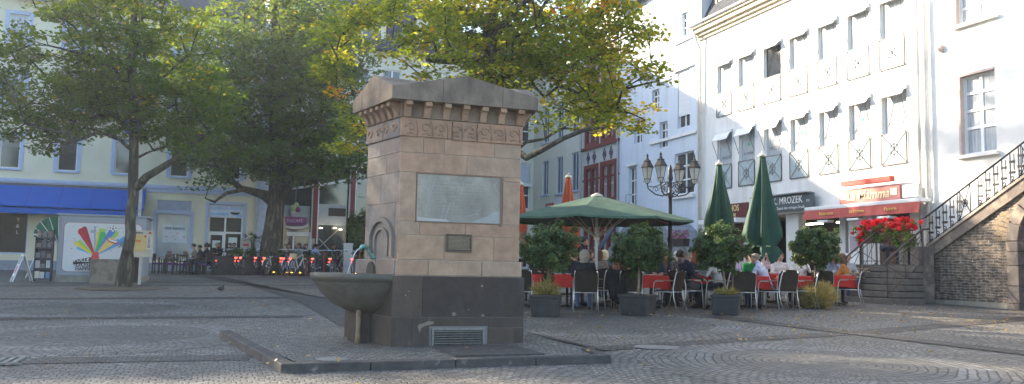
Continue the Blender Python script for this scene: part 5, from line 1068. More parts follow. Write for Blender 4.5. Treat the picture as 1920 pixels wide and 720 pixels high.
# ------------------------------------------------------------------ terrace furniture
wick = bricks('woven_wicker', (.085, .06, .042), (.05, .036, .026), (.02, .015, .012), .03, .015, .003, axes='SZ', space='Object', bump=.8, rough=.6)
alu = M('aluminium_tube', (.62, .63, .64), .35, metal=.85, var=.06); tanw = M('armrest_wood', (.32, .19, .11), .5, var=.15, scale=8, stretch=(6, 1, 6))
redc = M('red_tablecloth', (.50, .022, .014), .8, var=.08, bump=.2, bscale=20); 
def make_chair():
    t = thing('wicker_armchair', 'wicker chair', 'chair'); w_ = .26
    MB().box(-.24, .24, -.22, .24, .425, .455).build('seat', wick, t, world=False, bevel=.01)
    b = MB(); N = 8
    vs = []
    for i in range(7):
        z = .43+.45*i/6; y = -.22-.1*(i/6)**1.2; wd = .235+.015*math.sin(PI*i/6)
        for dpt in (0, -.022): vs += [(-wd+2*wd*k/N, y+dpt-.03*math.sin(PI*k/N), z-(.02*abs(k-N/2)**2/8 if i == 6 else 0)) for k in range(N+1)]
    m = N+1
    for i in range(6):
        for k in range(N):
            a = i*2*m+k; b.f.append((a, a+1, a+2*m+1, a+2*m)); a += m; b.f.append((a+1, a, a+2*m, a+2*m+1))
        a = i*2*m; b.f.append((a, a+2*m, a+3*m, a+m)); a += N; b.f.append((a, a+m, a+3*m, a+2*m))
    for k in range(N): a = 12*m+k; b.f.append((a, a+1, a+m+1, a+m)); b.f.append((k+1, k, k+m, k+m+1))
    b.v = vs; b.m = [0]*len(b.f); b.build('backrest', wick, t, world=False)
    for s in (-1, 1):
        x = s*w_
        MB().tube([(x, .27, 0), (x, .25, .3), (x, .22, .6), (x, .18, .645), (x, .0, .65)], .0125, 7).build('leg', alu, t, world=False, smooth=True)
        MB().tube([(x, -.33, 0), (x*.98, -.25, .3), (x*.96, -.235, .5), (x*.95, -.3, .8), (x*.9, -.325, .87)], .0125, 7).build('leg', alu, t, world=False, smooth=True)
        MB().box(x-.022, x+.022, -.2, .19, .655, .672).build('armrest', tanw, t, world=False, bevel=.005)
    MB().tube([(-w_, .25, .41), (w_, .25, .41)], .011, 6).tube([(-w_, -.23, .41), (w_, -.23, .41)], .011, 6).tube([(-w_, .25, .41), (-w_, -.23, .41)], .011, 6).tube([(w_, .25, .41), (w_, -.23, .41)], .011, 6).build('seat_frame', alu, t, world=False, smooth=True)
    return t
chair0 = make_chair(); used = []
def chair(label, px, d, ang, dz=0):
    o = copy_tree(chair0) if used else chair0; used.append(1); o.location = gpos(px, d, dz); o.rotation_euler.z = face(ang); o['label'] = label; o['group'] = 'wicker chairs of the terrace'; return o
def make_table():
    t = thing('cafe_table', 'table', 'table')
    MB().box(-.4, .4, -.4, .4, .72, .745).build('tabletop', M('table_grey', (.3, .3, .3), .5), t, world=False)
    MB().tube([(0, 0, .03), (0, 0, .72)], .03, 8).build('pedestal', black, t, world=False); 
    q = MB()
    for k in range(4): a = PI/4+PI/2*k; q.tube([(0, 0, .06), (.3*math.cos(a), .3*math.sin(a), .02)], .018, 6)
    q.build('foot', black, t, world=False); return t
def cloth_mesh(seed):
    r_ = random.Random(seed); n = 12; vs = []; mb = MB(); rings = []
    def pr(a):                                                     # square outline
        c, s = math.cos(a), math.sin(a); k = 1/max(abs(c), abs(s)); return c*k, s*k
    m = 48
    for i, (rr, z) in enumerate(((0.001, .753), (.2, .753), (.398, .753), (.41, .745), (.42, .66), (.44, .56), (.45, .47))):
        for k in range(m):
            a = 2*PI*k/m; x, y = pr(a); w_ = (i-3)*.008*math.sin(a*11+seed) if i > 3 else 0; cz = -(.09 if i == 6 else .05 if i == 5 else .02 if i == 4 else 0)*max(0, (abs(x*y)-.5)*2) if i > 3 else 0
            vs.append((x*(rr+w_), y*(rr+w_), z+cz))
    mb.add(vs, [(i*m+k, i*m+(k+1) % m, (i+1)*m+(k+1) % m, (i+1)*m+k) for i in range(6) for k in range(m)]); return mb
table0 = make_table(); tused = []; cloth0 = [None]
glassm = M('drinking_glass', (.6, .65, .65), .05, spec=.9, transl=.5); plate_m = M('white_china', (.8, .8, .78), .25, var=.02); beer = M('beer', (.55, .28, .03), .15)
def dishes(px_v, rz, n, seed, tz=.756):
    r_ = random.Random(seed); c = Vector(px_v)
    for k in range(n):
        x, y = r_.uniform(-.28, .28), r_.uniform(-.28, .28); x2 = c.x+x*math.cos(rz)-y*math.sin(rz); y2 = c.y+x*math.sin(rz)+y*math.cos(rz); L_ = (x2, y2, c.z+tz); q = r_.random()
        if q < .45:
            t = thing('drinking_glass', 'half-full glass on a red terrace table', 'glass', L_, group='glasses on the terrace tables'); MB().lathe([(.001, 0), (.028, 0), (.033, .13), (.03, .13), (.026, .02)], n=10).build('vessel', glassm, t, world=False, smooth=True); MB().lathe([(.001, .02), (.025, .02), (.028, .09), (.001, .09)], n=10).build('drink', beer if r_.random() < .5 else glassm, t, world=False)
        elif q < .8: tag(MB().lathe([(.001, .008), (.07, .008), (.12, .022), (.122, .018), (.07, 0), (.001, 0)], n=16).build('plate', plate_m, loc=L_, world=False, smooth=True), 'round white plate on a red terrace table', 'plate', 'plates on the terrace tables')
        else: tag(MB().lathe([(.001, 0), (.035, 0), (.04, .06), (.036, .06), (.03, .01)], n=12).build('cup', plate_m, loc=L_, world=False, smooth=True), 'small white cup on a red terrace table', 'cup', 'cups on the terrace tables')
def table(label, clabel, px, d, ang, n=3, cloth=True, dz=0):
    o = copy_tree(table0) if tused else table0; tused.append(1); o.location = gpos(px, d, dz); o.rotation_euler.z = face(ang); o['label'] = label; o['group'] = 'terrace tables'
    if cloth:
        if cloth0[0] is None: c = cloth_mesh(3).build('tablecloth', redc, world=False, smooth=True); cloth0[0] = c
        else: c = cloth0[0].copy(); COL.objects.link(c)
        c.location = o.location; c.rotation_euler.z = face(ang); tag(c, clabel, 'tablecloth', 'red tablecloths')
    dishes(o.location, face(ang), n, len(tused)*7); return o
# planters with clipped ball trees
potm = M('anthracite_pot', (.036, .036, .038), .6, var=.35, scale=5, bump=.2); soil = M('soil', (.05, .035, .025), .95, bump=.8, bscale=30); stem_m = M('pale_stem', (.2, .165, .12), .9, var=.3, scale=15, bump=.5)
lfb = leafmat('bay_leaves', [(0, (.02, .045, .016)), (.4, (.035, .075, .022)), (.8, (.07, .115, .03)), (1, (.14, .16, .05))], .22)
dry = leafmat('dry_stems', [(0, (.12, .1, .04)), (.4, (.25, .2, .09)), (.7, (.2, .22, .07)), (1, (.36, .28, .15))], .3)
straw = leafmat('straw', [(0, (.2, .16, .07)), (.5, (.36, .3, .15)), (1, (.5, .43, .24))], .3)
def grass_mesh(name, par, off, c, rx, rz_, n, seed, mat=dry, ln=.12, wd=.01, ball=False):
    r_ = np.random.default_rng(seed); U = r_.normal(size=(n, 3)); U /= np.linalg.norm(U, axis=1)[:, None]; rr = r_.random(n)**(.4 if ball else .6); P = U*rr[:, None]*np.array([rx, rx, rz_]); 
    if not ball: P[:, 2] = np.abs(P[:, 2])
    P += np.array(c); dirv = U*.7+np.array([0, 0, .5])+r_.normal(size=(n, 3))*.35; dirv /= np.linalg.norm(dirv, axis=1)[:, None]; sd = np.cross(dirv, r_.normal(size=(n, 3))); sd /= np.linalg.norm(sd, axis=1)[:, None]
    L_ = ln*r_.uniform(.5, 1.4, n)[:, None]; v = np.empty((n, 3, 3)); v[:, 0] = P-sd*wd; v[:, 1] = P+sd*wd; v[:, 2] = P+dirv*L_; v -= np.array(off)
    me = bpy.data.meshes.new(name); me.vertices.add(n*3); me.vertices.foreach_set('co', v.reshape(-1)); me.loops.add(n*3); me.loops.foreach_set('vertex_index', np.arange(n*3, dtype=np.int32)); me.polygons.add(n); me.polygons.foreach_set('loop_start', np.arange(0, n*3, 3, dtype=np.int32)); me.polygons.foreach_set('loop_total', np.full(n, 3, dtype=np.int32)); me.update(calc_edges=True)
    at = me.attributes.new('leaf', 'FLOAT', 'FACE'); at.data.foreach_set('value', r_.random(n).astype(np.float32)); me.materials.append(mat); o = bpy.data.objects.new(name, me); COL.objects.link(o); o.parent = par; return o
def ball_tree(label, px, d, cpx, cpy, rad, seed, under='grass', potw=.3, ang=12, poth=.42):
    p = gpos(px, d); t = thing('potted_bay_tree', label, 'potted tree', p, group='clipped ball trees in front of the terrace'); q = pt(cpx, cpy, d+.05)
    if poth:
        pm = MB(); a = face(ang); pm.taper(-potw*.88, potw*.88, -potw*.88, potw*.88, 0, poth-.05, -.04); pm.box(-potw-.02, potw+.02, -potw-.02, potw+.02, poth-.05, poth); pm.xf(Matrix.Translation(p) @ Matrix.Rotation(a, 4, 'Z')); po = pm.build('pot', potm, t, bevel=.01)
        sm = MB(); sm.box(-potw+.03, potw-.03, -potw+.03, potw-.03, poth-.005, poth+.01); sm.xf(Matrix.Translation(p) @ Matrix.Rotation(a, 4, 'Z')); sm.build('soil', soil, po)
    base = p+Vector((0, 0, max(poth-.1, 0)))
    MB().tube([base, base.lerp(q, .3)+Vector((.012, .01, 0)), base.lerp(q, .6)-Vector((.01, 0, 0)), q], [.03, .024, .022, .02], 8).build('trunk', stem_m, t, smooth=True)
    r_ = np.random.default_rng(seed); m_ = 190; U = r_.normal(size=(m_, 3)); U /= np.linalg.norm(U, axis=1)[:, None]; nz = np.array([noise.noise(Vector(u)*2.1+Vector((seed, 0, 0))) for u in U]); C = U*(rad*(.42+.5*r_.random(m_)+.4*nz+.22*(r_.random(m_) < .08))[:, None])*np.array([1, 1, .9])+np.array(q); per = 62
    br = MB()
    for c in C[::5]: br.tube([q, (Vector(q)+Vector(c))/2+Vector((0, 0, -.02)), c], [.012, .008, .003], 4, cap=False)
    br.build('branches', stem_m, t); CC = np.repeat(C, per, 0); V_ = r_.normal(size=(len(CC), 3)); V_ /= np.linalg.norm(V_, axis=1)[:, None]; pos = CC+V_*(.1*r_.random(len(CC))**.5)[:, None]
    Nn = (pos-np.array(q))+r_.normal(size=pos.shape)*.35+np.array([0, 0, .25]); leaf_mesh('crown', pos, Nn, .036*r_.uniform(.7, 1.3, len(CC)), np.clip(r_.random(len(CC))*.7+np.repeat(r_.random(m_)*.35, per), 0, 1), lfb, t, p, seed, elong=1.9)
    if under == 'grass': grass_mesh('underplanting', t, p, tuple(p+Vector((0, 0, poth))), .27, .3, 700, seed, ln=.14)
    if under == 'low': grass_mesh('underplanting', t, p, tuple(p+Vector((0, 0, poth))), .26, .1, 500, seed, ln=.12, mat=dry)
    if under == 'bush': grass_mesh('dry_grass_cushion', t, p, tuple(p+Vector((.0, 0, .28))), .44, .3, 9000, seed, mat=straw, ln=.15, wd=.006, ball=True)
    return t
ball_tree('clipped ball tree in a dark pot full of dry brown stems, nearest the fountain', 1027, 16.5, 1034, 462, .60, 51, 'grass', .285, 8, .42)
ball_tree('clipped ball tree in a bare dark pot, between the black coat and the lamp post', 1198, 17.1, 1201, 466, .62, 52, None, .3, 30, .42)
ball_tree('clipped ball tree in a dark pot with low grass, beside the pale sweater', 1363, 17.6, 1352, 464, .58, 53, 'low', .285, 20, .42)
ball_tree('clipped ball tree rising out of a big cushion of dry straw-coloured grass', 1530, 20.0, 1527, 462, .62, 54, 'bush', .2, 0, .3)
# closed and open parasols
grn = M('green_canvas', (.006, .05, .028), .7, var=.2, scale=3, bump=.15, bscale=8); grn2 = M('faded_green_canvas', (.04, .095, .065), .8, var=.15, scale=2, bump=.12, bscale=6, col2=(.06, .115, .08), c2scale=3)
terra = M('terracotta_canvas', (.42, .075, .03), .8, var=.12, scale=3, bump=.15, bscale=8); beig = M('beige_canvas', (.5, .4, .27), .85, var=.1, scale=3); wpole = M('white_pole', (.75, .74, .72), .4, var=.03)
def closed_parasol(label, px, d, ztop, zbot, rbot, m, strap_z, rtop=.07, polem=wpole, folds=9, seed=1, poleb=.03, base=True):
    p = gpos(px, d); t = thing('closed_parasol', label, 'parasol', p, group='folded parasols'); zt_ = ztop-p.z; zb_ = zbot-p.z; sz_ = strap_z-p.z
    MB().tube([(0, 0, 0), (0, 0, zt_-.05)], poleb, 10).build('pole', polem, t, world=False, smooth=True)
    MB().box(-.3, .3, -.3, .3, 0, .06).build('base_plate', potm, t, world=False, bevel=.01) if base else None
    r_ = random.Random(seed); mb = MB(); m_ = folds*6; vs = []; N = 22; ph = r_.random()*6
    for i in range(N+1):
        s_ = i/N; z = zt_-.06-(zt_-.06-zb_)*s_; rr = rtop+(rbot-rtop)*s_
        dz = math.exp(-((z-sz_)/.16)**2); rr *= 1-.25*dz
        if z < sz_: rr *= 1-.12*(1-dz)
        for k in range(m_):
            a = 2*PI*k/m_; f = 1+(.08+.5*min(1, s_*1.6))*(1-1.6*abs(math.sin(.5*(folds*a+ph+1.2*math.sin(2*a)+s_*.8))))*(1-.5*dz); zz = z+(.13*math.sin(folds*a+ph+.8)+.1*math.sin(2*a+ph) if i == N else .06*math.sin(folds*a+ph+.8) if i == N-1 else 0)
            f = max(f, .45); vs.append((rr*f*math.cos(a), rr*f*math.sin(a), zz))
    mb.add(vs, [(i*m_+k, i*m_+(k+1) % m_, (i+1)*m_+(k+1) % m_, (i+1)*m_+k) for i in range(N) for k in range(m_)]); mb.poly([vs[k] for k in range(m_)]); mb.build('canopy', m, t, world=False, smooth=True)
    MB().lathe([(.001, zt_+.03), (.05, zt_+.03), (.1, zt_-.01), (.11, zt_-.05), (.05, zt_-.06)], n=14).lathe([(.001, zt_+.1), (.025, zt_+.08), (.02, zt_+.03)], n=10).build('cap', M('cap_cream', (.6, .55, .45), .5), t, world=False, smooth=True)
    MB().tube([(rbot*.62*math.cos(a), rbot*.62*math.sin(a), sz_) for a in [2*PI*k/20 for k in range(21)]], .012, 5).build('strap', M('strap', (.5, .45, .2), .7), t, world=False); return t
def zpx(px, py, d): return pt(px, py, d).z
closed_parasol('tall closed dark green parasol on a white pole standing in front of the terrace', 1432, 20.1, zpx(1428, 290, 20.1), zpx(1432, 478, 20.1), .39, grn, zpx(1432, 462, 20.1), seed=3, folds=7, poleb=.045)
closed_parasol('closed green parasol farther back, lit along its edge, by the flower boxes', 1350, 22.6, zpx(1345, 306, 22.6), zpx(1348, 455, 22.6), .35, grn, zpx(1348, 440, 22.6), seed=5, folds=7)
closed_parasol('closed terracotta parasol standing behind the crown of the first potted tree', 1066, 24.5, zpx(1064, 330, 24.5), zpx(1066, 470, 24.5), .3, terra, zpx(1066, 452, 24.5), seed=7)
closed_parasol('closed terracotta parasol half hidden by the stone corner of the fountain', 976, 24.5, zpx(970, 344, 24.5), zpx(971, 475, 24.5), .25, terra, zpx(971, 443, 24.5), seed=8)
closed_parasol('closed beige parasol in front of the ice cafe beside the old linden trunk', 522, 40.5, zpx(526, 335, 40.5), zpx(522, 470, 40.5), .4, beig, zpx(522, 455, 40.5), seed=9, folds=8)
# open green parasol
DU = 20.; p = gpos(1120, DU); ou = thing('open_parasol', 'large open faded green parasol spread over the terrace tables', 'parasol', p); zt_ = zpx(1121, 366, DU)-p.z; zr_ = zpx(1120, 412, DU)-p.z
MB().tube([(0, 0, 0), (0, 0, zt_-.03)], .034, 10).build('pole', wpole, ou, world=False, smooth=True); MB().box(-.35, .35, -.35, .35, 0, .07).build('base_plate', potm, ou, world=False, bevel=.01)
cn = MB(); NS = 8; RR = 2.3; off_ = YAW*0+.16; vs = [(0, 0, zt_)]
for i in range(1, 7):
    s_ = i/6
    for k in range(NS*4):
        a = 2*PI*k/(NS*4)+off_; q = (k % 4)/4; edge = math.cos(PI/NS)/math.cos(((k % 4)/4-.5)*2*PI/NS); sag = .035*math.sin(PI*q)*s_
        vs.append((RR*s_*edge*math.cos(a), RR*s_*edge*math.sin(a), zt_+(zr_-zt_)*(s_**1.04)-sag))
m_ = NS*4
fs = [(0, 1+k, 1+(k+1) % m_) for k in range(m_)]+[(1+(i-1)*m_+k, 1+(i-1)*m_+(k+1) % m_, 1+i*m_+(k+1) % m_, 1+i*m_+k) for i in range(1, 6) for k in range(m_)]
lo = len(vs); vs2 = [(x*1.0, y*1.0, z-.05) for x, y, z in vs[1+5*m_:]]
cn.add(vs, fs); o_ = len(cn.v); cn.v += vs2; cn.f += [(1+5*m_+k, 1+5*m_+(k+1) % m_, o_+(k+1) % m_, o_+k) for k in range(m_)]; cn.m += [0]*m_
co_ = cn.build('canopy', grn2, ou, world=False)
sd = co_.modifiers.new('s', 'SOLIDIFY'); sd.thickness = .006
MB().lathe([(.001, zt_+.06), (.03, zt_+.05), (.14, zt_+.0), (.15, zt_-.03)], n=16).build('cap', M('cap_cream', (.6, .55, .45), .5), ou, world=False, smooth=True)
for k in range(NS):
    a = 2*PI*k/NS+off_; c, s = math.cos(a), math.sin(a)
    MB().tube([(0.03*c, .03*s, zt_-.05), (RR*.98*c, RR*.98*s, zr_-.02)], .012, 5).build('rib', M('rib_wood', (.5, .42, .3), .6), ou, world=False)
    MB().tube([(.05*c, .05*s, zr_-.42), (1.05*c, 1.05*s, zt_+(zr_-zt_)*.47-.03)], .015, 5).build('strut', MATS['rib_wood'], ou, world=False)
MB().lathe([(.035, zr_-.5), (.07, zr_-.48), (.07, zr_-.38), (.035, zr_-.36)], n=12).build('runner', wpole, ou, world=False)
# four-armed street lamp
DL = 20.4; p = gpos(1258, DL); lp = thing('street_lamp', 'old-fashioned black street lamp with four glazed lanterns on scrolled arms', 'street lamp', p); zf = lambda py: zpx(1256, py, DL)-p.z
iron_b = M('lamp_iron', (.022, .021, .024), .5, var=.2, bump=.2)
MB().lathe([(.2, 0), (.2, .28), (.17, .36), (.12, .42), (.1, .8), (.075, .86), (.07, .95), (.058, 1.0), (.055, zf(455)), (.075, zf(452)), (.075, zf(447)), (.052, zf(444)), (.045, zf(372)), (.065, zf(370)), (.07, zf(366)), (.045, zf(362)), (.042, zf(340)), (.07, zf(335)), (.05, zf(325)), (.06, zf(320)), (.03, zf(312)), (.001, zf(308))], n=16).build('post', iron_b, lp, world=False, smooth=True)
zl = zf(353)
for k, (a, dz_) in enumerate(((YAW*-1+R(185), -.05), (-YAW+R(232), .08), (-YAW+R(-12), .06), (-YAW+R(52), -.1))):
    c, s = math.cos(a), math.sin(a); Rl = .58 if k in (0, 2) else .5; P_ = lambda r_, z: (r_*c, r_*s, z); ar = MB()
    ar.tube([P_(.05, zl-.12), P_(.2, zl-.2), P_(.38, zl-.16), P_(Rl-.02, zl-.02), P_(Rl, zl+.08)], .017, 6)
    for (r1, z1, rad_) in ((.2, zl-.06, .09), (.36, zl-.04, .075), (.12, zl+.05, .06)): ar.tube([P_(r1+rad_*(1-j/16)*math.cos(j*.55), z1+rad_*(1-j/16)*math.sin(j*.55)) for j in range(14)], .01, 5)
    ar.tube([P_(.05, zl+.12), P_(.15, zl+.16), P_(.3, zl+.06), P_(.42, zl+.02), P_(Rl, zl+.04)], .012, 5); ar.build('arm', iron_b, lp, world=False)
    L_ = thing('lantern', None, None); L_.parent = lp; L_.location = P_(Rl, zl+.08); 
    cg = MB(); b0, b1, b2, hh1, hh2 = .045, .085, .15, .13, .42
    cg.lathe([(.02, 0), (.03, .02), (b0, .03)], n=6)
    for j in range(6):
        t = PI/3*j; c2, s2 = math.cos(t), math.sin(t); cg.tube([(b0*c2, b0*s2, .03), (b1*c2, b1*s2, hh1), (b2*c2, b2*s2, hh2)], .007, 4)
        t2 = PI/3*(j+1); cg.tube([(b1*c2, b1*s2, hh1), (b1*math.cos(t2), b1*math.sin(t2), hh1)], .009, 4); cg.tube([(b2*c2, b2*s2, hh2), (b2*math.cos(t2), b2*math.sin(t2), hh2)], .012, 4)
        if j % 2 == 0: cg.tube([(b1*c2*(1+.3*math.sin(u)), b1*s2*(1+.3*math.sin(u)), hh1-.09*u/3) for u in [0, .8, 1.6, 2.4, 3]], .006, 4)
    cg.build('cage', iron_b, L_, world=False); MB().lathe([(b0*.8, .035), (b1*.95, hh1), (b2*.95, hh2)], n=6).build('glass', M('lantern_glass', (.55, .58, .6), .08, spec=.8, transl=.6), L_, world=False)
    MB().lathe([(.175, hh2-.005), (.175, hh2+.012), (.09, hh2+.14), (.1, hh2+.15), (.1, hh2+.165), (.05, hh2+.19), (.03, hh2+.25), (.02, hh2+.265), (.036, hh2+.295), (.001, hh2+.36)], n=6).build('hood', iron_b, L_, world=False); MB().tube([(0, 0, .12), (0, 0, .26)], .03, 8).build('burner', M('lamp_burner', (.5, .46, .36), .5), L_, world=False)
# ------------------------------------------------------------------ who sits where (px column of the photograph, distance)
W = 'wicker chairs'
# front row, left to right
table('table at the left end of the front row beside the fountain plinth', 'red tablecloth hanging nearly to the chair seats, beside the fountain plinth', 984, 19.0, 10, 2)
chair('wicker chair at the left end of the terrace, half hidden by the fountain plinth', 980, 18.0, 5)
chair('wicker chair behind the dry stems of the first potted tree', 1022, 19.6, 160)
person('dark clothed person hidden behind the first potted tree', 1012, 20.4, 170, 'rest', 'short', (.03, .02, .02), (.02, .02, .025))
table('table behind the first potted tree, beside the grey-haired woman', 'red tablecloth between the first potted tree and the grey-haired woman', 1066, 19.0, 10, 3)
chair('wicker chair carrying the grey-haired woman seen from behind', 1100, 17.9, 2)
person('grey-haired woman in a black jacket and blue jeans seen from behind', 1098, 18.05, 3, 'rest', 'bob', (.34, .28, .2), (.012, .012, .016), (.06, .1, .2), slim=1.12)
chair('empty wicker chair right of the grey-haired woman', 1142, 19.0, -25)
chair('wicker chair with a black coat over its back, beside the second potted tree', 1180, 18.3, -5)
co = MB(); pc = gpos(1162, 18.1); vs = []
for i in range(9):
    for k in range(9):
        u = k/8-.5; z = .9-.75*i/8*(1-.35*abs(u)); vs.append((u*(.5-.12*i/8)+.06*i/8*-1, -.05+.05*math.sin(k*1.7+i*.5)-.015*i, z))
co.add(vs, [(i*9+k, i*9+k+1, (i+1)*9+k+1, (i+1)*9+k) for i in range(8) for k in range(8)])
o = co.build('black_coat', M('black_coat', (.012, .012, .014), .9, bump=.3, bscale=12), world=False, smooth=True); o.location = pc; o.rotation_euler.z = face(-8); tag(o, 'long black coat hanging over a chair back beside the second potted tree', 'coat'); sf = o.modifiers.new('s', 'SOLIDIFY'); sf.thickness = .03
table('table in front of the man in dark glasses', 'red tablecloth in front of the man in dark glasses', 1222, 19.3, 10, 4)
person('man in dark glasses and a black waistcoat facing us across a red table', 1229, 20.1, 180, 'rest', 'short', (.05, .035, .03), (.03, .04, .05), glasses=True)
chair('wicker chair with bare armrests standing empty in front of the lamp post', 1254, 18.7, 305)
chair('wicker chair carrying the bald-browed man in the dark blue jacket', 1289, 19.3, 62)
person('greying man in a dark blue jacket resting his arm on the chair', 1289, 19.4, 58, 'arm', 'fringe', (.22, .18, .14), (.01, .013, .025), (.05, .05, .055), (.06, .03, .02), slim=1.15)
table('table between the blue jacket and the pale sweater', 'bright red tablecloth between the blue jacket and the pale sweater', 1318, 20.0, 15, 3)
chair('wicker chair carrying the woman in the pale sweater', 1350, 19.3, -62)
person('woman in a pale grey sweater reaching over the red table', 1350, 19.4, -72, 'reach', 'bob', (.05, .035, .025), (.46, .43, .4), (.015, .015, .02))
person('red-haired woman in black seen from behind at the far side of the table', 1308, 21.2, 10, 'rest', 'long', (.32, .09, .03), (.012, .012, .014))
chair('wicker chair of the red-haired woman', 1308, 21.1, 10)
person('fair-haired woman whose hair shines in the sun behind the red-haired woman', 1316, 22.6, 200, 'talk', 'bob', (.75, .58, .36), (.5, .4, .36))
chair('dark wicker chair with its back to us, right of the third potted tree', 1392, 18.9, 4)
chair('wicker chair with its side to us behind the third potted tree', 1374, 20.4, 20)
table('table of the man in the green shirt', 'red tablecloth under the folded hands of the man in the green shirt', 1408, 19.9, 15, 3)
person('grey-haired man with glasses in a green shirt leaning over the table', 1410, 20.8, 190, 'lean', 'fringe', (.32, .28, .24), (.02, .22, .07), bare=True, glasses=True)
person('man in a pale lilac shirt bent forward beside the white parasol pole', 1440, 19.6, -62, 'lean', 'short', (.2, .16, .12), (.5, .48, .6), (.03, .035, .06))
chair('wicker chair carrying the man in the pale lilac shirt', 1447, 19.4, -58)
chair('black-backed wicker chair right of the white parasol pole', 1466, 19.4, -12)
table('table right of the black-backed chair, left of the dry grass', 'smooth red tablecloth left of the dry grass cushion', 1490, 20.4, 15, 3)
chair('wicker chair turned sideways under the crown of the fourth potted tree', 1507, 20.0, -75)
person('boy in a white shirt facing us in full sunlight', 1462, 22.6, 180, 'rest', 'short', (.2, .1, .05), (.75, .68, .62))
table('small table in front of the sunlit boy', 'narrow strip of red tablecloth in front of the sunlit boy', 1456, 21.9, 10, 1)
chair('wicker chair with its back to us in front of the sunlit boy', 1475, 21.3, 0)
person('person in a white blouse bathed in sun beside the fourth potted tree', 1500, 22.2, 200, 'talk', 'bob', (.3, .2, .12), (.8, .76, .7))
table('table between the dry grass and the stone steps', 'dark red tablecloth near the bottom of the stone steps', 1566, 21.4, 12, 4)
person('woman in a grey-blue shirt behind the crown of the fourth potted tree', 1552, 22.2, 165, 'lean', 'bob', (.14, .1, .07), (.3, .34, .46))
chair('wicker chair behind the dry grass cushion', 1543, 21.3, 20)
person('brown-haired woman in an ochre jacket sitting at the foot of the railing', 1584, 21.5, -62, 'rest', 'long', (.12, .06, .035), (.42, .17, .035), (.05, .04, .04))
chair('wicker chair of the woman in the ochre jacket at the foot of the steps', 1592, 21.1, -62)
person('white-haired person in front of the shop columns near the steps', 1588, 23.6, 180, 'rest', 'fringe', (.7, .68, .62), (.45, .42, .4))
# second rows
person('fair-haired person in a white collar beside the first potted tree crown', 1077, 20.6, 20, 'rest', 'bob', (.32, .2, .09), (.55, .55, .6))
person('person with short light brown hair low behind the first red table', 1066, 20.0, 150, 'lean', 'short', (.3, .2, .1), (.02, .025, .04))
person('dark-haired man in a navy pullover facing right below the waiter', 1103, 23.2, 70, 'rest', 'short', (.06, .04, .03), (.02, .03, .06))
person('reddish-haired person in a beige cardigan behind the parasol pole', 1124, 21.6, 15, 'rest', 'bob', (.2, .1, .06), (.36, .32, .28))
person('blonde woman with a dark scarf lifting her hand', 1138, 23.4, -20, 'talk', 'bob', (.72, .6, .4), (.05, .06, .1))
person('dark-haired woman with both bare elbows on the table and hands at her face', 1153, 21.8, 120, 'chin', 'long', (.06, .035, .025), (.5, .26, .18), bare=True)
table('table under the bare elbows of the dark-haired woman', 'red tablecloth under the bare elbows of the dark-haired woman', 1150, 21.0, 15, 1)
chair('beige-backed wicker chair in front of the dark-haired woman', 1140, 20.2, 10)
chair('wicker chair behind the coat, under the second potted tree', 1186, 19.6, 0)
rc_ = MB().box(-.26, .26, -.27, .0, .0, .09); o = rc_.build('red_cushion', M('red_cushion', (.6, .03, .02), .8, bump=.2), world=False, bevel=.03); o.location = gpos(1184, 21.0, 1.02); tag(o, 'thick bright red cushion seen over a chair back under the second potted tree', 'cushion')
cs = thing('stacked_chair_support', 'dark wicker chair turned away, bearing the bright red cushion', 'chair', gpos(1184, 21.0), face(0)); MB().box(-.27, .27, -.25, .02, .9, 1.02).build('top', wick, cs, world=False); 
for x in (-.24, .24):
    for y in (-.22, 0): MB().box(x-.02, x+.02, y-.02, y+.02, 0, .9).build('leg', wick, cs, world=False)
person('brown-haired person half hidden by the lamp post', 1249, 22.2, 160, 'rest', 'curly', (.14, .07, .03), (.2, .1, .06))
person('white-haired person in a pink top right of the lamp post', 1270, 23.0, 40, 'rest', 'bob', (.66, .62, .6), (.55, .22, .26))
person('person with dark curly hair left of the man in the blue jacket', 1276, 21.9, 20, 'rest', 'curly', (.04, .022, .015), (.1, .07, .07))
person('tall dark-haired man facing us behind the greying man', 1297, 24.0, 185, 'rest', 'short', (.05, .03, .02), (.08, .08, .1), scale=1.05)
person('person in a lilac top right of the third potted tree crown', 1372, 22.6, 150, 'rest', 'short', (.2, .1, .06), (.5, .4, .6))
person('fair-haired woman in pink sitting in the sun behind the green shirt', 1418, 24.0, 200, 'rest', 'bob', (.6, .42, .22), (.6, .33, .3))
person('fair-haired person in a pale pink shirt beside the parasol canopy', 1440, 24.2, 180, 'talk', 'short', (.6, .4, .22), (.65, .42, .38))
person('person in a white cap sitting by the dark shop entrance', 1402, 24.6, 190, 'rest', 'fringe', (.6, .5, .4), (.5, .45, .42))
table('table in the second row behind the green shirt', 'sunlit red tablecloth in the second row behind the green shirt', 1425, 23.0, 12, 2)
table('table in the second row behind the lamp post', 'red tablecloth glimpsed behind the lamp post', 1245, 21.4, 12, 2)
table('table in the second row behind the second potted tree', 'red tablecloth glimpsed behind the second potted tree', 1182, 22.2, 12, 2)
table('table behind the dark clothed person', 'red tablecloth seen just above the plinth corner', 990, 20.8, 12, 2)
chair('wicker chair half hidden behind the lamp post foot', 1262, 20.9, 170)
chair('wicker chair behind the table of the sunlit boy', 1440, 22.6, 190); chair('wicker chair nearest the dark shop entrance', 1405, 23.8, 185)
chair('wicker chair under the blonde woman', 1137, 23.2, -20)
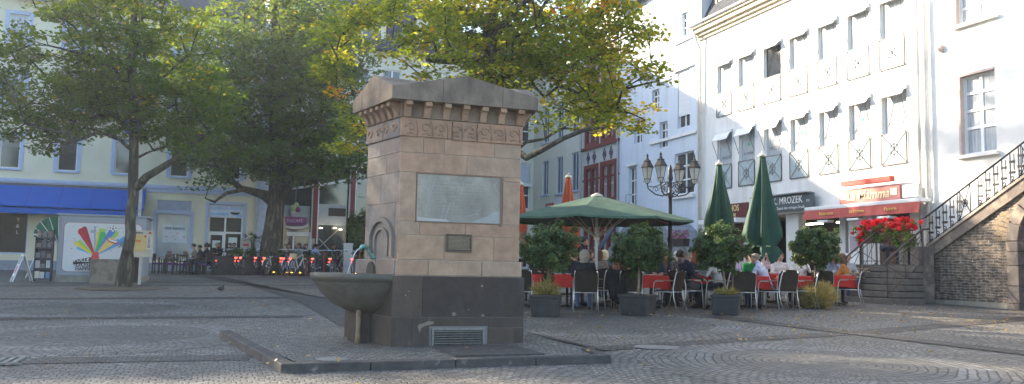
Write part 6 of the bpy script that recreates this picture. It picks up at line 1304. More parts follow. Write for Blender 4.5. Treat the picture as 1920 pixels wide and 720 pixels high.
# waiters
wt_ = person('waiter in black with a white shirt bending over his tray beside the parasol', 1090, 25.6, 110, 'stand_tray', 'curly', (.02, .015, .012), (.012, .012, .014), (.012, .012, .014))
tr = MB().lathe([(.001, 0), (.2, 0), (.21, .02), (.2, .022), (.19, .008), (.001, .008)], n=20).build('tray', M('tray_wood', (.4, .26, .12), .5), world=False, smooth=True); tr.location = gpos(1097, 25.35, 1.2); tag(tr, 'round brown tray held by the waiter in black', 'tray')
w2 = person('waiter in a white shirt and black waistcoat half hidden by the fountain', 974, 21.0, 95, 'stand', 'short', (.3, .2, .12), (.62, .62, .68), (.015, .015, .02))
vst = MB().box(-.17, .17, -.13, .17, 1.0, 1.36); o = vst.build('waistcoat', M('black_coat', (.012, .012, .014)), w2, world=False, bevel=.05)
person('woman looking out from the landing beneath the red geraniums', 1655, 0, 180, 'rest', 'bob', (.7, .62, .5), (.25, .22, .2), at=(18.75, 19.45, 1.52))
# ------------------------------------------------------------------ stone steps to the restaurant
stn = M('dark_step_stone', (.14, .122, .105), .8, var=.25, scale=5, bump=.4, bscale=35, space='World', col2=(.12, .105, .09), c2scale=4)
rub = bricks('slate_rubble', (.2, .15, .112), (.085, .07, .058), (.28, .235, .19), .25, .072, .011, axes='YZ', bump=1., var=.55, vscale=8, wob=1.3)
rubx = bricks('slate_rubble_front', (.27, .2, .14), (.15, .115, .085), (.40, .34, .26), .3, .085, .016, axes='XZ', bump=.9, var=.35, vscale=5)
rail_m = M('dark_handrail', (.05, .035, .03), .45, var=.15)
fs_ = thing('restaurant_steps', 'short flight of dark stone steps with iron handrails up to the restaurant door', 'steps', (16.6, 18, g(16.6, 18)))
z0s = g(16.6, 18)-.02; NSt = 6; tr_ = 1.25/6
for k in range(NSt):
    MB().box(16.6+k*tr_-.03, 17.9, 17.2+.01*k, 18.95, z0s+k*.17-(.1 if k == 0 else .0)+.018, z0s+(k+1)*.17-.002).build('step', stn, fs_, bevel=.012)
MB().add([(16.66, 17.26, z0s-.1), (17.9, 17.26, z0s-.1), (17.9, 18.9, z0s-.1), (16.66, 18.9, z0s-.1), (17.75, 17.26, z0s+.98), (17.9, 17.26, z0s+.98), (17.9, 18.9, z0s+.98), (17.75, 18.9, z0s+.98)], [(0,3,2,1),(4,5,6,7),(0,1,5,4),(1,2,6,5),(2,3,7,6),(3,0,4,7)]).build('stair_core', M('joint_black', (.02, .018, .016), .9), fs_)
ld = MB().box(17.955, 19.79, 17.62, 20.6, z0s-.1, z0s+6*.17-.004).build('landing', rubx, fs_)
MB().box(17.9, 19.79, 17.62, 20.65, z0s+6*.17-.003, z0s+6*.17+.05).build('landing_slab', stn, fs_)
for yy in (17.26, 18.9):
    hr = MB(); bx_ = 16.68; zb_ = z0s+.17; tx_ = 17.9; zt2 = z0s+1.02
    hr.tube([(bx_, yy, zb_-.17), (bx_, yy, zb_+1.0)], .018, 6).tube([(tx_, yy, zt2), (tx_, yy, zt2+.98)], .018, 6).tube([((bx_+tx_)/2, yy, (zb_+zt2)/2-.1), ((bx_+tx_)/2, yy, (zb_+zt2)/2+.98)], .014, 6)
    hr.tube([(bx_-.12, yy, zb_+.86), (bx_, yy, zb_+1.0), (tx_, yy, zt2+1.0), (tx_+.25, yy, zt2+1.02)], .028, 7).tube([(bx_, yy, zb_+.12), (tx_, yy, zt2+.12)], .014, 6).tube([(bx_, yy, zb_+.85), (tx_, yy, zt2+.85)], .012, 6)
    m_ = ((bx_+tx_)/2, (zb_+zt2)/2)
    for (a, b) in (((bx_, zb_+.12), (m_[0], m_[1]+.85)), ((bx_, zb_+.85), (m_[0], m_[1]+.12)), ((m_[0], m_[1]+.12), (tx_, zt2+.85)), ((m_[0], m_[1]+.85), (tx_, zt2+.12))): hr.tube([(a[0], yy, a[1]), (b[0], yy, b[1])], .009, 5)
    hr.build('handrail', rail_m, fs_)
# landing railing with the geranium box
gb = thing('geranium_box', 'window box overflowing with bright red geraniums on the landing railing', 'flower box', (18.1, 18.4, z0s+1.9))
rl = MB(); zl_ = z0s+1.07
for k in range(12): y = 17.75+k*.17; rl.tube([(18.06, y, zl_), (18.06, y, zl_+.95)], .008, 5)
rl.tube([(18.06, 17.7, zl_+.95), (18.06, 19.7, zl_+.95)], .02, 6).tube([(18.06, 17.7, zl_+.1), (18.06, 19.7, zl_+.1)], .012, 6); rl.build('landing_railing', rail_m, fs_)
MB().box(17.92, 18.2, 17.75, 19.65, zl_+.62, zl_+.85).build('box', M('brown_trough', (.1, .05, .03), .8), gb)
lfgz = leafmat('geranium_leaves', [(0, (.04, .1, .015)), (.5, (.09, .17, .025)), (1, (.2, .26, .04))], .4)
flr = leafmat('geranium_flowers', [(0, (.42, .005, .02)), (.6, (.7, .01, .03)), (.93, (.75, .02, .05)), (1, (.5, .2, .6))], .35)
r_ = np.random.default_rng(5)
def cloud(n_cl, per, cx, sx, cz, sz, spread, x0=18.02, sxx=.2):
    C = np.stack([r_.normal(x0, sxx*.5, n_cl), r_.uniform(cx-sx, cx+sx, n_cl), cz+sz*r_.uniform(-1, 1, n_cl)], 1); C[:, 2] -= .12*((C[:, 1]-cx)/sx)**2*0
    CC = np.repeat(C, per, 0); V_ = r_.normal(size=(len(CC), 3)); V_ /= np.linalg.norm(V_, axis=1)[:, None]; return CC+V_*spread*(r_.random(len(CC))**.4)[:, None], V_
P_, V_ = cloud(46, 55, 18.68, 1.05, zl_+.93, .2, .12); leaf_mesh('foliage', P_, V_+np.array([0, 0, .5]), .05*r_.uniform(.6, 1.3, len(P_)), r_.random(len(P_)), lfgz, gb, tuple(gb.location), 3, elong=1.1)
P2, V2 = cloud(14, 50, 17.95, .35, zl_+.62, .2, .12); leaf_mesh('foliage', P2, V2+np.array([0, 0, .5]), .05*r_.uniform(.6, 1.3, len(P2)), r_.random(len(P2)), lfgz, gb, tuple(gb.location), 4, elong=1.1)
P_, V_ = cloud(90, 60, 18.68, 1.08, zl_+1.12, .17, .075); P3, V3 = cloud(20, 50, 19.5, .3, zl_+.8, .25, .06); P_ = np.concatenate([P_, P3]); V_ = np.concatenate([V_, V3]); leaf_mesh('flowers', P_, V_, .042*r_.uniform(.7, 1.3, len(P_)), np.concatenate([np.repeat(r_.random(90), 60), np.repeat(r_.random(20)*.8, 50)]), flr, gb, tuple(gb.location), 5, elong=1)
# ------------------------------------------------------------------ great outside stairway along the white house
gs = thing('stone_stairway', 'rubble stone stairway climbing to the right with a wrought iron balustrade and arched doorway', 'stairway', (18.6, 15.5, .5))
SX = 18.6; ya, yb = 17.7, 9.0; sl2 = (3.64-1.98)/(17.75-14.78)
def zs(y): return 1.98+(17.75-y)*sl2            # top edge of the stone string
dy0, dy1, dzs = 12.7, 15.0, 2.15                # arched door
yc_ = (dy0+dy1)/2; ra_ = (dy1-dy0)/2
arcp = [(yc_+ra_*math.cos(t), dzs+ra_*math.sin(t)) for t in [PI*k/16 for k in range(17)]]
poly = [(ya, .3), (ya, zs(ya)-.27), (yb, zs(yb)-.27), (yb, .3)]
wl = MB(); X_ = SX
# wall face cut into strips around the arch
ys = sorted(set([ya, yb]+[p[0] for p in arcp]+[ya-(ya-dy1)*k/4 for k in range(5)]))
def archz(y):
    if not (dy0 < y < dy1): return None
    return dzs+math.sqrt(max(0, ra_**2-(y-yc_)**2))
for a, b in zip(ys, ys[1:]):
    m = (a+b)/2
    za_, zb_ = (archz(a) or (dzs if dy0 <= a <= dy1 else None)), (archz(b) or (dzs if dy0 <= b <= dy1 else None))
    if dy0 < m < dy1: wl.add([(X_, a, za_), (X_, b, zb_), (X_, b, zs(b)-.27), (X_, a, zs(a)-.27)], [(0,1,2,3)])
    else: wl.add([(X_, a, .3), (X_, b, .3), (X_, b, zs(b)-.27), (X_, a, zs(a)-.27)], [(0,1,2,3)])
for (a, p), (b, q) in zip(arcp, arcp[1:]): wl.add([(X_, a, p), (X_, b, q), (X_+.3, b, q), (X_+.3, a, p)], [(0,1,2,3)])
wl.add([(X_, ya, .3), (19.79, ya, .3), (19.79, ya, zs(ya)-.27), (X_, ya, zs(ya)-.27)], [(0,1,2,3)]); wl.build('wall', rub, gs)
MB().box(X_-.06, X_, dy1+.3, ya, .3, g(X_, 16.5)+.12).build('footing', M('pale_footing', (.32, .28, .22), .9, var=.2, bump=.5, space='World'), gs)
stn2 = M('string_stone', (.16, .13, .11), .8, var=.25, scale=4, bump=.4, bscale=30, space='World', col2=(.28, .22, .17), c2scale=3)
st_ = MB()
st_.prism([(ya+.1, zs(ya+.1)-.3), (ya+.1, zs(ya+.1)), (yb, zs(yb)), (yb, zs(yb)-.3)], 'X', X_-.09, X_+.25).build('string', stn2, gs, bevel=.01)
MB().prism([(ya+.1, zs(ya+.1)+.002), (ya+.1, zs(ya+.1)+.07), (yb, zs(yb)+.07), (yb, zs(yb)+.002)], 'X', X_-.13, X_+.28).build('string_cap', M('cap_stone', (.36, .29, .23), .8, var=.2, space='World'), gs, bevel=.008)
tp = MB()
for k in range(26):
    y1_ = ya-k*.3; tp.box(X_+.25, 19.79, y1_-.3, y1_, zs(y1_)-.4, zs(y1_-.3)-.02-.0)
tp.build('treads', stn2, gs)
# voussoirs, jamb stones, door
vo = MB(); q = 0
for k in range(9):
    t0, t1 = PI*k/9+.012, PI*(k+1)/9-.012; ri, ro = ra_-.02, ra_+.3
    vo = MB(); vo.prism([(yc_+ri*math.cos(t0), dzs+ri*math.sin(t0)), (yc_+ro*math.cos(t0), dzs+ro*math.sin(t0)), (yc_+ro*math.cos(t1), dzs+ro*math.sin(t1)), (yc_+ri*math.cos(t1), dzs+ri*math.sin(t1))], 'X', X_-.05, X_+.2); vo.build('voussoir', stn2, gs, bevel=.012)
for y0_, y1_ in ((dy1-.02, dy1+.3), (dy0-.3, dy0+.02)):
    zz = [.3, .62, 1.05, 1.55, 1.9, dzs]
    for a, b in zip(zz, zz[1:]): MB().box(X_-.05-(.03 if a == .3 else 0), X_+.2, y0_, y1_, a+.005, b-.005).build('jamb_stone', stn2, gs, bevel=.012)
rbm = bricks('edge_bricks', (.32, .22, .14), (.22, .15, .1), (.42, .36, .28), .12, .05, .01, axes='YZ', var=.3)
vr = MB()
for k in range(40):
    t0, t1 = PI*k/40+.008, PI*(k+1)/40-.008; ri, ro = ra_+.305, ra_+.305+.34+.05*math.sin(k*7)
    if dzs+ro*math.sin((t0+t1)/2) > zs(yc_+ro*math.cos(t0))-.32: continue
    vr.prism([(yc_+ri*math.cos(t0), dzs+ri*math.sin(t0)), (yc_+ro*math.cos(t0), dzs+ro*math.sin(t0)), (yc_+ro*math.cos(t1), dzs+ro*math.sin(t1)), (yc_+ri*math.cos(t1), dzs+ri*math.sin(t1))], 'X', X_-.02, X_+.05)
vr.build('slate_arch', M('arch_slate', (.27, .2, .13), .85, var=.4, scale=14, bump=.5, space='World'), gs)
dp = [(yc_+(ra_-.03)*math.cos(t), dzs+(ra_-.03)*math.sin(t)) for t in [PI*k/16 for k in range(17)]]+[(dy0+.03, .3), (dy1-.03, .3)]
dd_ = MB().prism(dp, 'X', X_+.16, X_+.24).build('door', M('oxblood_door', (.16, .02, .018), .55, var=.15, scale=6, stretch=(1, 8, .3)), gs)
q = MB()
for k in range(9): y = dy0+.15+k*.25; q.box(X_+.15, X_+.165, y-.006, y+.006, .45, dzs)
q.build('board_gap', black, dd_)
MB().box(X_-.09, X_+.2, 17.71, 18.0, .3, 2.05).build('pier', stn2, gs, bevel=.015)
MB().box(17.95, X_-.1, 17.45, 17.75, .35, 2.05).build('newel_block', stn2, gs, bevel=.015)
# balustrade
bal = MB(); xb_ = X_-.0; zr = lambda y: zs(y)+.07
hr_ = .86
bal.tube([(xb_, ya+.1, zr(ya+.1)+hr_), (xb_, yb, zr(yb)+hr_)], .024, 7); bal.tube([(xb_, ya+.1, zr(ya+.1)+.1), (xb_, yb, zr(yb)+.1)], .013, 5)
bal.tube([(xb_, ya+.1, zr(ya+.1)+hr_), (xb_-.1, ya+.22, zr(ya)+hr_-.12), (xb_-.06, ya+.2, zr(ya)+.1)], .02, 6)
bal.build('balustrade_rail', black, gs, smooth=True)
y = ya-.02; k = 0
while y > yb+.3 and k < 44:
    b_ = MB(); zz = zr(y)
    big = k % 7 == 5
    if big:
        for dy_ in (-.17, .17): b_.tube([(xb_, y+dy_, zr(y+dy_)), (xb_, y+dy_, zr(y+dy_)+hr_)], .012, 5)
        b_.tube([(xb_, y-.17, zr(y-.17)+.1), (xb_, y+.17, zr(y+.17)+hr_)], .013, 4).tube([(xb_, y+.17, zr(y+.17)+.1), (xb_, y-.17, zr(y-.17)+hr_)], .013, 4).tube([(xb_, y+.09*math.cos(t), zz+.45+.09*math.sin(t)) for t in [2*PI*j/10 for j in range(11)]], .014, 4)
        b_.ball((xb_, y, zz+.45), .05, 6); step_ = .42
    else:
        b_.tube([(xb_, y, zz), (xb_, y, zz+hr_)], .014, 5); b_.tube([(xb_, y-.11, zr(y-.11)+.36), (xb_, y-.11, zr(y-.11)+hr_-.1)], .013, 4)
        b_.box(xb_-.012, xb_+.012, y-.13, y+.02, zz+.6, zz+.66).box(xb_-.012, xb_+.012, y-.13, y+.03, zz+.33, zz+.39)
        b_.tube([(xb_, y-.055+.055*(1-j/14)*math.cos(j*.6), zz+.2+.07*(1-j/14)*math.sin(j*.6)) for j in range(12)], .013, 4); b_.tube([(xb_, y-.06-.05*(1-j/12)*math.cos(j*.6), zz+.13+.05*(1-j/12)*math.sin(j*.6)) for j in range(10)], .013, 4); step_ = .235
    b_.build('baluster', black, gs); y -= step_; k += 1
# ------------------------------------------------------------------ stair in front of the plain white house
gst = bricks('grey_ashlar', (.26, .28, .31), (.22, .24, .27), (.16, .17, .19), .5, .2, .01, axes='YZ', var=.12, bump=.3)
f2 = thing('grey_stone_stair', 'grey block-built double stair against the plain white house behind the lamp post', 'stairs', (18.5, 31, .8))
MB().prism([(37.5, .6), (36.6, 1.7), (33.4, 3.75), (31.9, 3.75), (31.6, 3.3), (31.2, 3.45), (27.5, 1.35), (27.5, .6)], 'X', 17.7, 17.95).build('flank_wall', gst, f2)
MB().prism([(36.5, .6), (33.3, 3.3), (31.9, 3.3), (27.6, 1.0), (27.6, .6)], 'X', 17.95, 19.78).build('stair_body', gst, f2)
MB().prism([(32.7, 3.76), (31.0, 3.6), (31.0, 3.68), (32.7, 3.84)], 'X', 17.6, 18.1).build('coping', M('pale_coping', (.5, .52, .55), .8), f2)
MB().tube([(17.66, 33.5, 4.3), (17.66, 31.8, 3.6), (17.66, 31.2, 3.0), (17.66, 31.2, 2.3)], .022, 6).tube([(17.66, 36.2, 2.6), (17.66, 33.5, 4.3)], .022, 6).build('handrail', M('pale_rail', (.55, .57, .6), .4, metal=.3), f2)
bd = MB().prism([(37.3, 1.75), (33.7, 4.05), (33.7, 4.3), (37.3, 2.0)], 'X', 17.62, 17.69).build('string_board', M('blue_grey_board', (.1, .13, .18), .7), f2)
lndg = thing('terrace_landing', 'low grey stone landing with a thin bar railing carrying flower boxes', 'landing', (17.6, 27.6, .8)); MB().box(17.4, 19.78, 26.0, 27.45, .6, 1.42).build('block', gst, lndg, bevel=.01)
rr_ = MB()
for k in range(15): y = 26.1+k*.19; rr_.tube([(17.45, y, 1.42), (17.45, y, 2.42)], .01, 4)
rr_.tube([(17.45, 26.0, 2.42), (17.45, 28.85, 2.42)], .016, 5).tube([(17.45, 26.0, 1.52), (17.45, 28.85, 1.52)], .012, 5).build('railing', M('grey_rail', (.2, .24, .3), .5), lndg)
lfv = leafmat('violet_flowers', [(0, (.06, .09, .03)), (.55, (.1, .14, .05)), (.6, (.35, .04, .2)), (1, (.3, .06, .35))], .3)
for k, (y, wl_, lab) in enumerate(((28.62, .44, 'dark flower box with purple flowers hung on the railing beside the lamp post'), (27.1, .2, 'small dark flower box hung on the railing beside the far green parasol'))):
    fb = thing('flower_box', lab, 'flower box', (17.3, y, 2.3)); MB().taper(17.2, 17.42, y-wl_, y+wl_, 2.2, 2.5, -.03).build('trough', M('dark_trough', (.04, .03, .03), .8), fb); n_ = 420 if k == 0 else 140
    P_ = np.stack([r_.normal(17.3, .07, n_), y+wl_*1.25*r_.uniform(-1, 1, n_), 2.52+.34*r_.random(n_)**1.6], 1); leaf_mesh('plants', P_, r_.normal(size=(n_, 3)), .055*r_.uniform(.5, 1.2, n_), r_.random(n_)*(1 if k == 0 else .5), lfv, fb, tuple(fb.location), 8+k)
# ------------------------------------------------------------------ kiosk with poster, rack, signs
KY = 31.3; kz = g(-4, KY)
kgrey = M('kiosk_grey', (.33, .36, .42), .6, var=.06, space='World')
ki = thing('poster_kiosk', 'low grey kiosk box with a big white poster of coloured rays on its front', 'kiosk', (-3.6, KY, kz))
kb = MB().box(-5.0, -2.3, KY, KY+2.2, kz+.22, 2.72).build('body', kgrey, ki, bevel=.02); MB().box(-5.03, -2.27, KY-.03, KY+2.23, kz-.05, kz+.215).build('plinth', M('kiosk_plinth', (.3, .27, .24), .9, var=.2, bump=.4), ki, bevel=.02)
MB().box(-5.06, -2.24, KY-.05, KY+2.3, 2.725, 2.78).build('roof', kgrey, ki)
def rrect(x0, x1, z0, z1, r_, y0, y1):
    pts = []
    for cx, cz, a0 in ((x1-r_, z1-r_, 0), (x0+r_, z1-r_, PI/2), (x0+r_, z0+r_, PI), (x1-r_, z0+r_, 1.5*PI)):
        pts += [(cx+r_*math.cos(a0+PI/2*k/6), cz+r_*math.sin(a0+PI/2*k/6)) for k in range(7)]
    return MB().prism(pts, 'Y', y0, y1)
rrect(-4.84, -2.42, .82, 2.5, .16, KY-.012, KY-.002).build('poster_edge', M('poster_edge', (.4, .2, .2), .6), kb)
ps = rrect(-4.82, -2.44, .84, 2.48, .15, KY-.02, KY-.013).build('poster', M('poster_white', (.64, .64, .68), .35, var=.03), kb)
cx, cz = -3.85, 1.38; layer = [KY-.024]
def ray(a, w0, w1, L_, col, nm, l0=.0, rnd=False):
    layer[0] -= .0012; c, s = math.sin(R(a)), math.cos(R(a)); nx, nz = s, -c; o0 = (cx+c*l0, cz+s*l0); o1 = (cx+c*L_, cz+s*L_)
    pts = [(o0[0]-nx*w0, o0[1]-nz*w0), (o0[0]+nx*w0, o0[1]+nz*w0), (o1[0]+nx*w1, o1[1]+nz*w1)]
    if rnd: pts += [(o1[0]+nx*w1*math.cos(t)+c*w1*math.sin(t), o1[1]+nz*w1*math.cos(t)+s*w1*math.sin(t)) for t in [PI*k/8 for k in range(1, 8)]]
    pts += [(o1[0]-nx*w1, o1[1]-nz*w1)]
    MB().prism(pts, 'Y', layer[0], layer[0]+.001).build('colour_ray', M('print_'+nm, col, .5, var=.1), ps)
for a, w0, w1, L_, col, nm, rnd in ((-62, .02, .08, .62, (.12, .45, .7), 'cyan', False), (-50, .02, .1, .72, (.35, .6, .08), 'lime', False), (-56, .02, .06, .78, (.8, .6, .05), 'yellow', False), (58, .02, .05, .5, (.85, .4, .15), 'orange', False), (57, .02, .12, 1.3, (.1, .35, .7), 'azure', False), (50, .01, .03, .9, (.15, .4, .8), 'blue', False),
      (38, .02, .09, .98, (.3, .6, .1), 'lime', True), (12, .03, .1, .95, (.4, .62, .05), 'lime', False), (4, .02, .03, .8, (.75, .65, .1), 'yellow', True), (-3, .008, .012, 1.0, (.1, .12, .45), 'navy', False), (16, .03, .1, .75, (.06, .45, .15), 'green', True), (30, .03, .1, .98, (.08, .22, .62), 'blue2', True), (-29, .02, .11, .93, (.5, .02, .03), 'crimson', True), (-22, .02, .075, .98, (.38, .01, .03), 'deepred', True), (43, .02, .14, .68, (.8, .55, .15), 'amber', True)):
    ray(a, w0, w1, L_, col, nm, .08, rnd)
wht = M('print_white', (.75, .75, .75), .5); yb_ = layer[0]-.003
bl_ = MB().tube([(cx+.51, yb_, cz+.93), (cx+.51, yb_+.002, cz+.93)], .1, 16).build('football', wht, ps); q = MB().poly([(cx+.51+.035*math.cos(t), yb_-.002, cz+.93+.035*math.sin(t)) for t in [PI/2+2*PI*k/5 for k in range(5)]])
for k in range(5): t = PI/2+2*PI*k/5; q.poly([(cx+.51+.085*math.cos(t+.0)+.022*math.cos(u), yb_-.002, cz+.93+.085*math.sin(t)+.022*math.sin(u)) for u in [2*PI*j/5 for j in range(5)]])
q.build('football_patches', blkp, bl_)
lp_ = MB().poly([(cx+.52+.2*math.cos(t), yb_-.003, cz+.56+.13*math.sin(t)-.35*(.2*math.cos(t))) for t in [PI+PI*k/12 for k in range(13)]]).build('lips', M('print_red', (.5, .02, .03), .5), ps); MB().poly([(cx+.52+.16*math.cos(t), yb_-.005, cz+.55+.075*math.sin(t)-.35*(.16*math.cos(t))) for t in [PI+PI*k/12 for k in range(13)]]).build('teeth', wht, lp_)
q = MB()
for k in range(12): x = cx+.72+k*.035; q.box(x, x+.018, yb_-.003, yb_-.001, cz+.28+k*.018, cz+.36+k*.03+.05*(k % 3))
q.build('skyline', blkp, ps)
MB().prism([(cx-.13, cz-.12), (cx-.06, cz+.12), (cx+.1, cz+.12), (cx+.2, cz-.42), (cx+.02, cz-.38)], 'Y', yb_-.004, yb_-.002).build('drink_can', M('print_can', (.6, .03, .04), .4), ps)
MB().prism([(-4.5, 1.07), (-3.98, 1.15), (-3.95, 1.33), (-4.48, 1.22)], 'Y', yb_-.006, yb_-.005).build('slogan_block', blkp, ps)
for s_, x, z, sz_ in (('VOLLE', -4.25, 1.22, .17), ('DOSE', -4.16, 1.06, .2), ('HAPPINESS', -4.04, .92, .155)):
    text('slogan', s_, sz_, (x-.004, yb_-.01, z+.003), FY, wht if s_ == 'VOLLE' else blkp, ps, ext=.0005, bold=.003)
q = MB()
for k in range(30): x, z = cx+rng.uniform(-.75, 1.0), cz+rng.uniform(.1, 1.0); s_ = rng.uniform(.006, .014); q.box(x-s_, x+s_, yb_+.006, yb_+.008, z-s_, z+s_)
q.build('speckle', blkp, ps); MB().tube([(cx-.12, yb_, cz+.82), (cx-.12, yb_+.003, cz+.82)], .06, 12).build('ring', M('print_grey', (.4, .4, .42), .5), ps)
# green fan awning at its left end
fa = M('fan_green', (.02, .13, .085), .7); fv = [(-5.0, 1.72), (-5.0, 2.66), (-5.28, 2.63), (-5.52, 2.48), (-5.66, 2.26), (-5.68, 2.05)]
fm_ = MB()
for k in range(1, 5): fm_.add([(fv[0][0], KY+.1, fv[0][1]), (fv[k][0], KY-.05-.05*k, fv[k][1]), (fv[k+1][0], KY-.05-.05*(k+1), fv[k+1][1]), (fv[0][0], KY+1.0, fv[0][1]), (fv[k][0], KY+1.1, fv[k][1]), (fv[k+1][0], KY+1.1, fv[k+1][1])], [(0,1,2), (1,4,5,2), (3,5,4)])
fa_ = fm_.build('fan_awning', fa, ki); q = MB()
for k in range(1, 6): q.tube([(fv[0][0], KY+.09, fv[0][1]), (fv[k][0], KY-.06-.05*k, fv[k][1])], .014, 5)
q.tube([(fv[5][0], KY-.31, fv[5][1]), (fv[5][0]+.32, KY-.15, fv[5][1]-.0)], .012, 4); q.build('awning_seam', wht, fa_)
MB().box(-5.68, -5.4, KY-.2, KY+.9, 1.96, 2.06).build('awning_frill', fa, fa_)
# magazine rack
mr_ = thing('magazine_rack', 'tall dark wire rack filled with magazines beside the poster kiosk', 'rack', (-5.35, KY-.1, g(-5.35, KY))); zr_ = g(-5.35, KY)
MB().box(-5.62, -5.1, KY+.0, KY+.06, zr_+.1, zr_+1.75).box(-5.62, -5.58, KY-.25, KY, zr_+.05, zr_+1.75).box(-5.14, -5.1, KY-.25, KY, zr_+.05, zr_+1.75).build('frame', M('rack_blue_black', (.03, .035, .06), .5), mr_)
for k in range(5): MB().box(-5.6, -5.12, KY-.28, KY, zr_+.1+k*.34, zr_+.14+k*.34).build('shelf', M('rack_blue_black', (.03, .035, .06)), mr_)
mc = [(.5, .5, .5), (.3, .1, .1), (.1, .2, .35), (.55, .5, .4), (.15, .15, .17), (.4, .35, .38)]
for k in range(5):
    for j in range(3):
        c = rng.choice(mc if k < 2 else mc[:1]*0+[(.1, .1, .12), (.16, .15, .16), (.2, .14, .12)]); x = -5.58+j*.155+rng.uniform(-.01, .012); tag(MB().box(x, x+.135, KY-.24+.02*j, KY-.2+.02*j, zr_+.145+k*.34, zr_+.145+k*.34+rng.uniform(.12, .26)).build('magazine', M('mag_%d%d%d' % tuple(int(v*99) for v in c), c, .5)), 'glossy magazine standing in the wire rack by the kiosk', 'magazine', 'magazines in the wire rack')
# A-boards
def aboard(label, px, d, ang, sc_=1):
    p = gpos(px, d); t = thing('a_board', label, 'a-board', p, face(ang), 'white folding boards by the magazine rack'); t.scale = (sc_,)*3
    for s_ in (-1, 1):
        mb = MB(); mb.box(-.28, .28, -.015, .015, .18, .96).box(-.28, -.2, -.015, .015, 0, .18).box(.2, .28, -.015, .015, 0, .18); mb.xf(Matrix.Translation((0, s_*.3, 0)) @ Matrix.Rotation(s_*R(17.5), 4, 'X')); o = mb.build('panel', whp, t, world=False)
        if s_ == -1:
            for (z0_, z1_, m_) in ((.62, .9, M('grey_print', (.35, .36, .4), .6)), (.3, .56, M('pink_print', (.5, .12, .18), .6))):
                mb = MB(); mb.box(-.2 if m_.name[0] == 'g' else -.12, .2 if m_.name[0] == 'g' else .12, -.018, -.016, z0_, z1_); mb.xf(Matrix.Translation((0, s_*.3, 0)) @ Matrix.Rotation(s_*R(17.5), 4, 'X')); mb.build('print', m_, o, world=False)
    MB().box(-.26, .26, -.03, .03, .93, .95).build('hinge', zinc, t, world=False); return t
aboard('white folding board standing in front, its pink and grey prints facing the square', 50, 28.0, 52, 1.0); aboard('second white folding board half hidden behind the first and the magazine rack', 74, 31.2, 60, 1.0)
# stained concrete box
cb_ = MB().box(-3.86, -2.98, 30.35, 31.15, g(-3.4, 30.7)-.02, g(-3.4, 30.7)+.80); tag(cb_.build('concrete_box', M('stained_concrete', (.27, .23, .19), .9, var=.3, scale=3, bump=.6, bscale=20, space='World', col2=(.14, .11, .09), c2scale=3, c2lo=.45, c2hi=.6), bevel=.03, loc=(-3.42, 30.75, g(-3.4, 30.7))), 'stained square concrete box standing before the poster kiosk', 'concrete box')
# information board
ib_ = thing('information_board', 'cream and yellow town information board on a single white post beside the linden trunk', 'information board', (-2.25, 29.5, g(-2.25, 29.5)))
MB().box(-2.33, -2.24, 29.5, 29.58, g(-2.25, 29.5), 1.38).build('post', M('post_white', (.5, .48, .42), .7), ib_); bo = MB().box(-2.62, -1.93, 29.4, 29.49, 1.36, 2.22).build('board', M('board_beige', (.52, .46, .36), .5), ib_, bevel=.01)
MB().box(-2.6, -2.14, 29.392, 29.398, 1.54, 2.08).build('map', M('map_yellow', (.62, .42, .17), .5), bo); li = MB().box(-2.12, -1.98, 29.392, 29.398, 1.62, 2.02).build('list', M('list_cream', (.66, .6, .48), .6), bo)
q = MB()
for k in range(9): q.box(-2.1, -2.01, 29.388, 29.391, 1.66+k*.04, 1.68+k*.04)
q.build('list_lines', blkp, li); [MB().box(-2.58+.042*k, -2.553+.042*k, 29.388, 29.392, 2.12, 2.17).build('heading_stroke', blkp, bo) for k in range(8)]; MB().box(-2.2, -2.15, 29.386, 29.39, 2.0, 2.06).box(-2.08, -2.0, 29.386, 29.39, 2.12, 2.18).build('mark', M('mark_red', (.45, .05, .04), .6), bo); MB().box(-2.52, -2.3, 29.386, 29.39, 1.84, 1.92).build('orange_mark', M('mark_orange', (.6, .2, .05), .6), bo)
wbn = thing('litter_bin', 'black round litter bin behind the information board post', 'litter bin', gpos(257, 28.6)); MB().lathe([(.19, 0), (.21, .1), (.22, .75), (.235, .78), (.2, .85), (.001, .88)], n=16).build('drum', M('black_plastic', (.02, .02, .022), .5), wbn, world=False, smooth=True); MB().tube([(-.2, 0, .4), (.2, -.05, .4)], .02, 6).build('band', M('bin_band', (.4, .3, .2), .6), wbn, world=False)
pz = gpos(262, 31.5); o = thing('white_post', 'slim white upright post just right of the linden trunk', 'post', pz); MB().box(-.05, .05, -.05, .05, 0, 3.6).build('shaft', M('post_white', (.5, .48, .42)), o, world=False); MB().box(-.07, .07, -.07, .07, 3.6, 3.66).build('cap', whp, o, world=False)
# ------------------------------------------------------------------ cafe on the left: dark chairs with purple cushions
dkw = M('dark_stained_wood', (.03, .02, .018), .5, var=.2); purp = M('purple_cushion', (.12, .02, .2), .8)
def make_wchair():
    t = thing('wooden_chair', 'c', 'chair')
    for x in (-.22, .22):
        for y in (-.2, .2): MB().box(x-.022, x+.022, y-.022, y+.022, 0, .44 if y > 0 else .9).build('leg', dkw, t, world=False)
    MB().box(-.24, .24, -.22, .22, .41, .44).build('seat', dkw, t, world=False); MB().box(-.21, .21, -.19, .2, .44, .49).build('cushion', purp, t, world=False, bevel=.015)
    b = MB().box(-.2, .2, -.215, -.19, .8, .88).box(-.2, .2, -.215, -.19, .56, .6)
    for k in range(5): b.box(-.17+k*.085-.012, -.17+k*.085+.012, -.212, -.193, .6, .8)
    b.build('backrest', dkw, t, world=False)
    for x in (-.235, .235): MB().box(x-.025, x+.025, -.2, .2, .64, .67).box(x-.02, x+.02, .16, .2, .44, .64).build('armrest', dkw, t, world=False)
    return t
wc0 = None
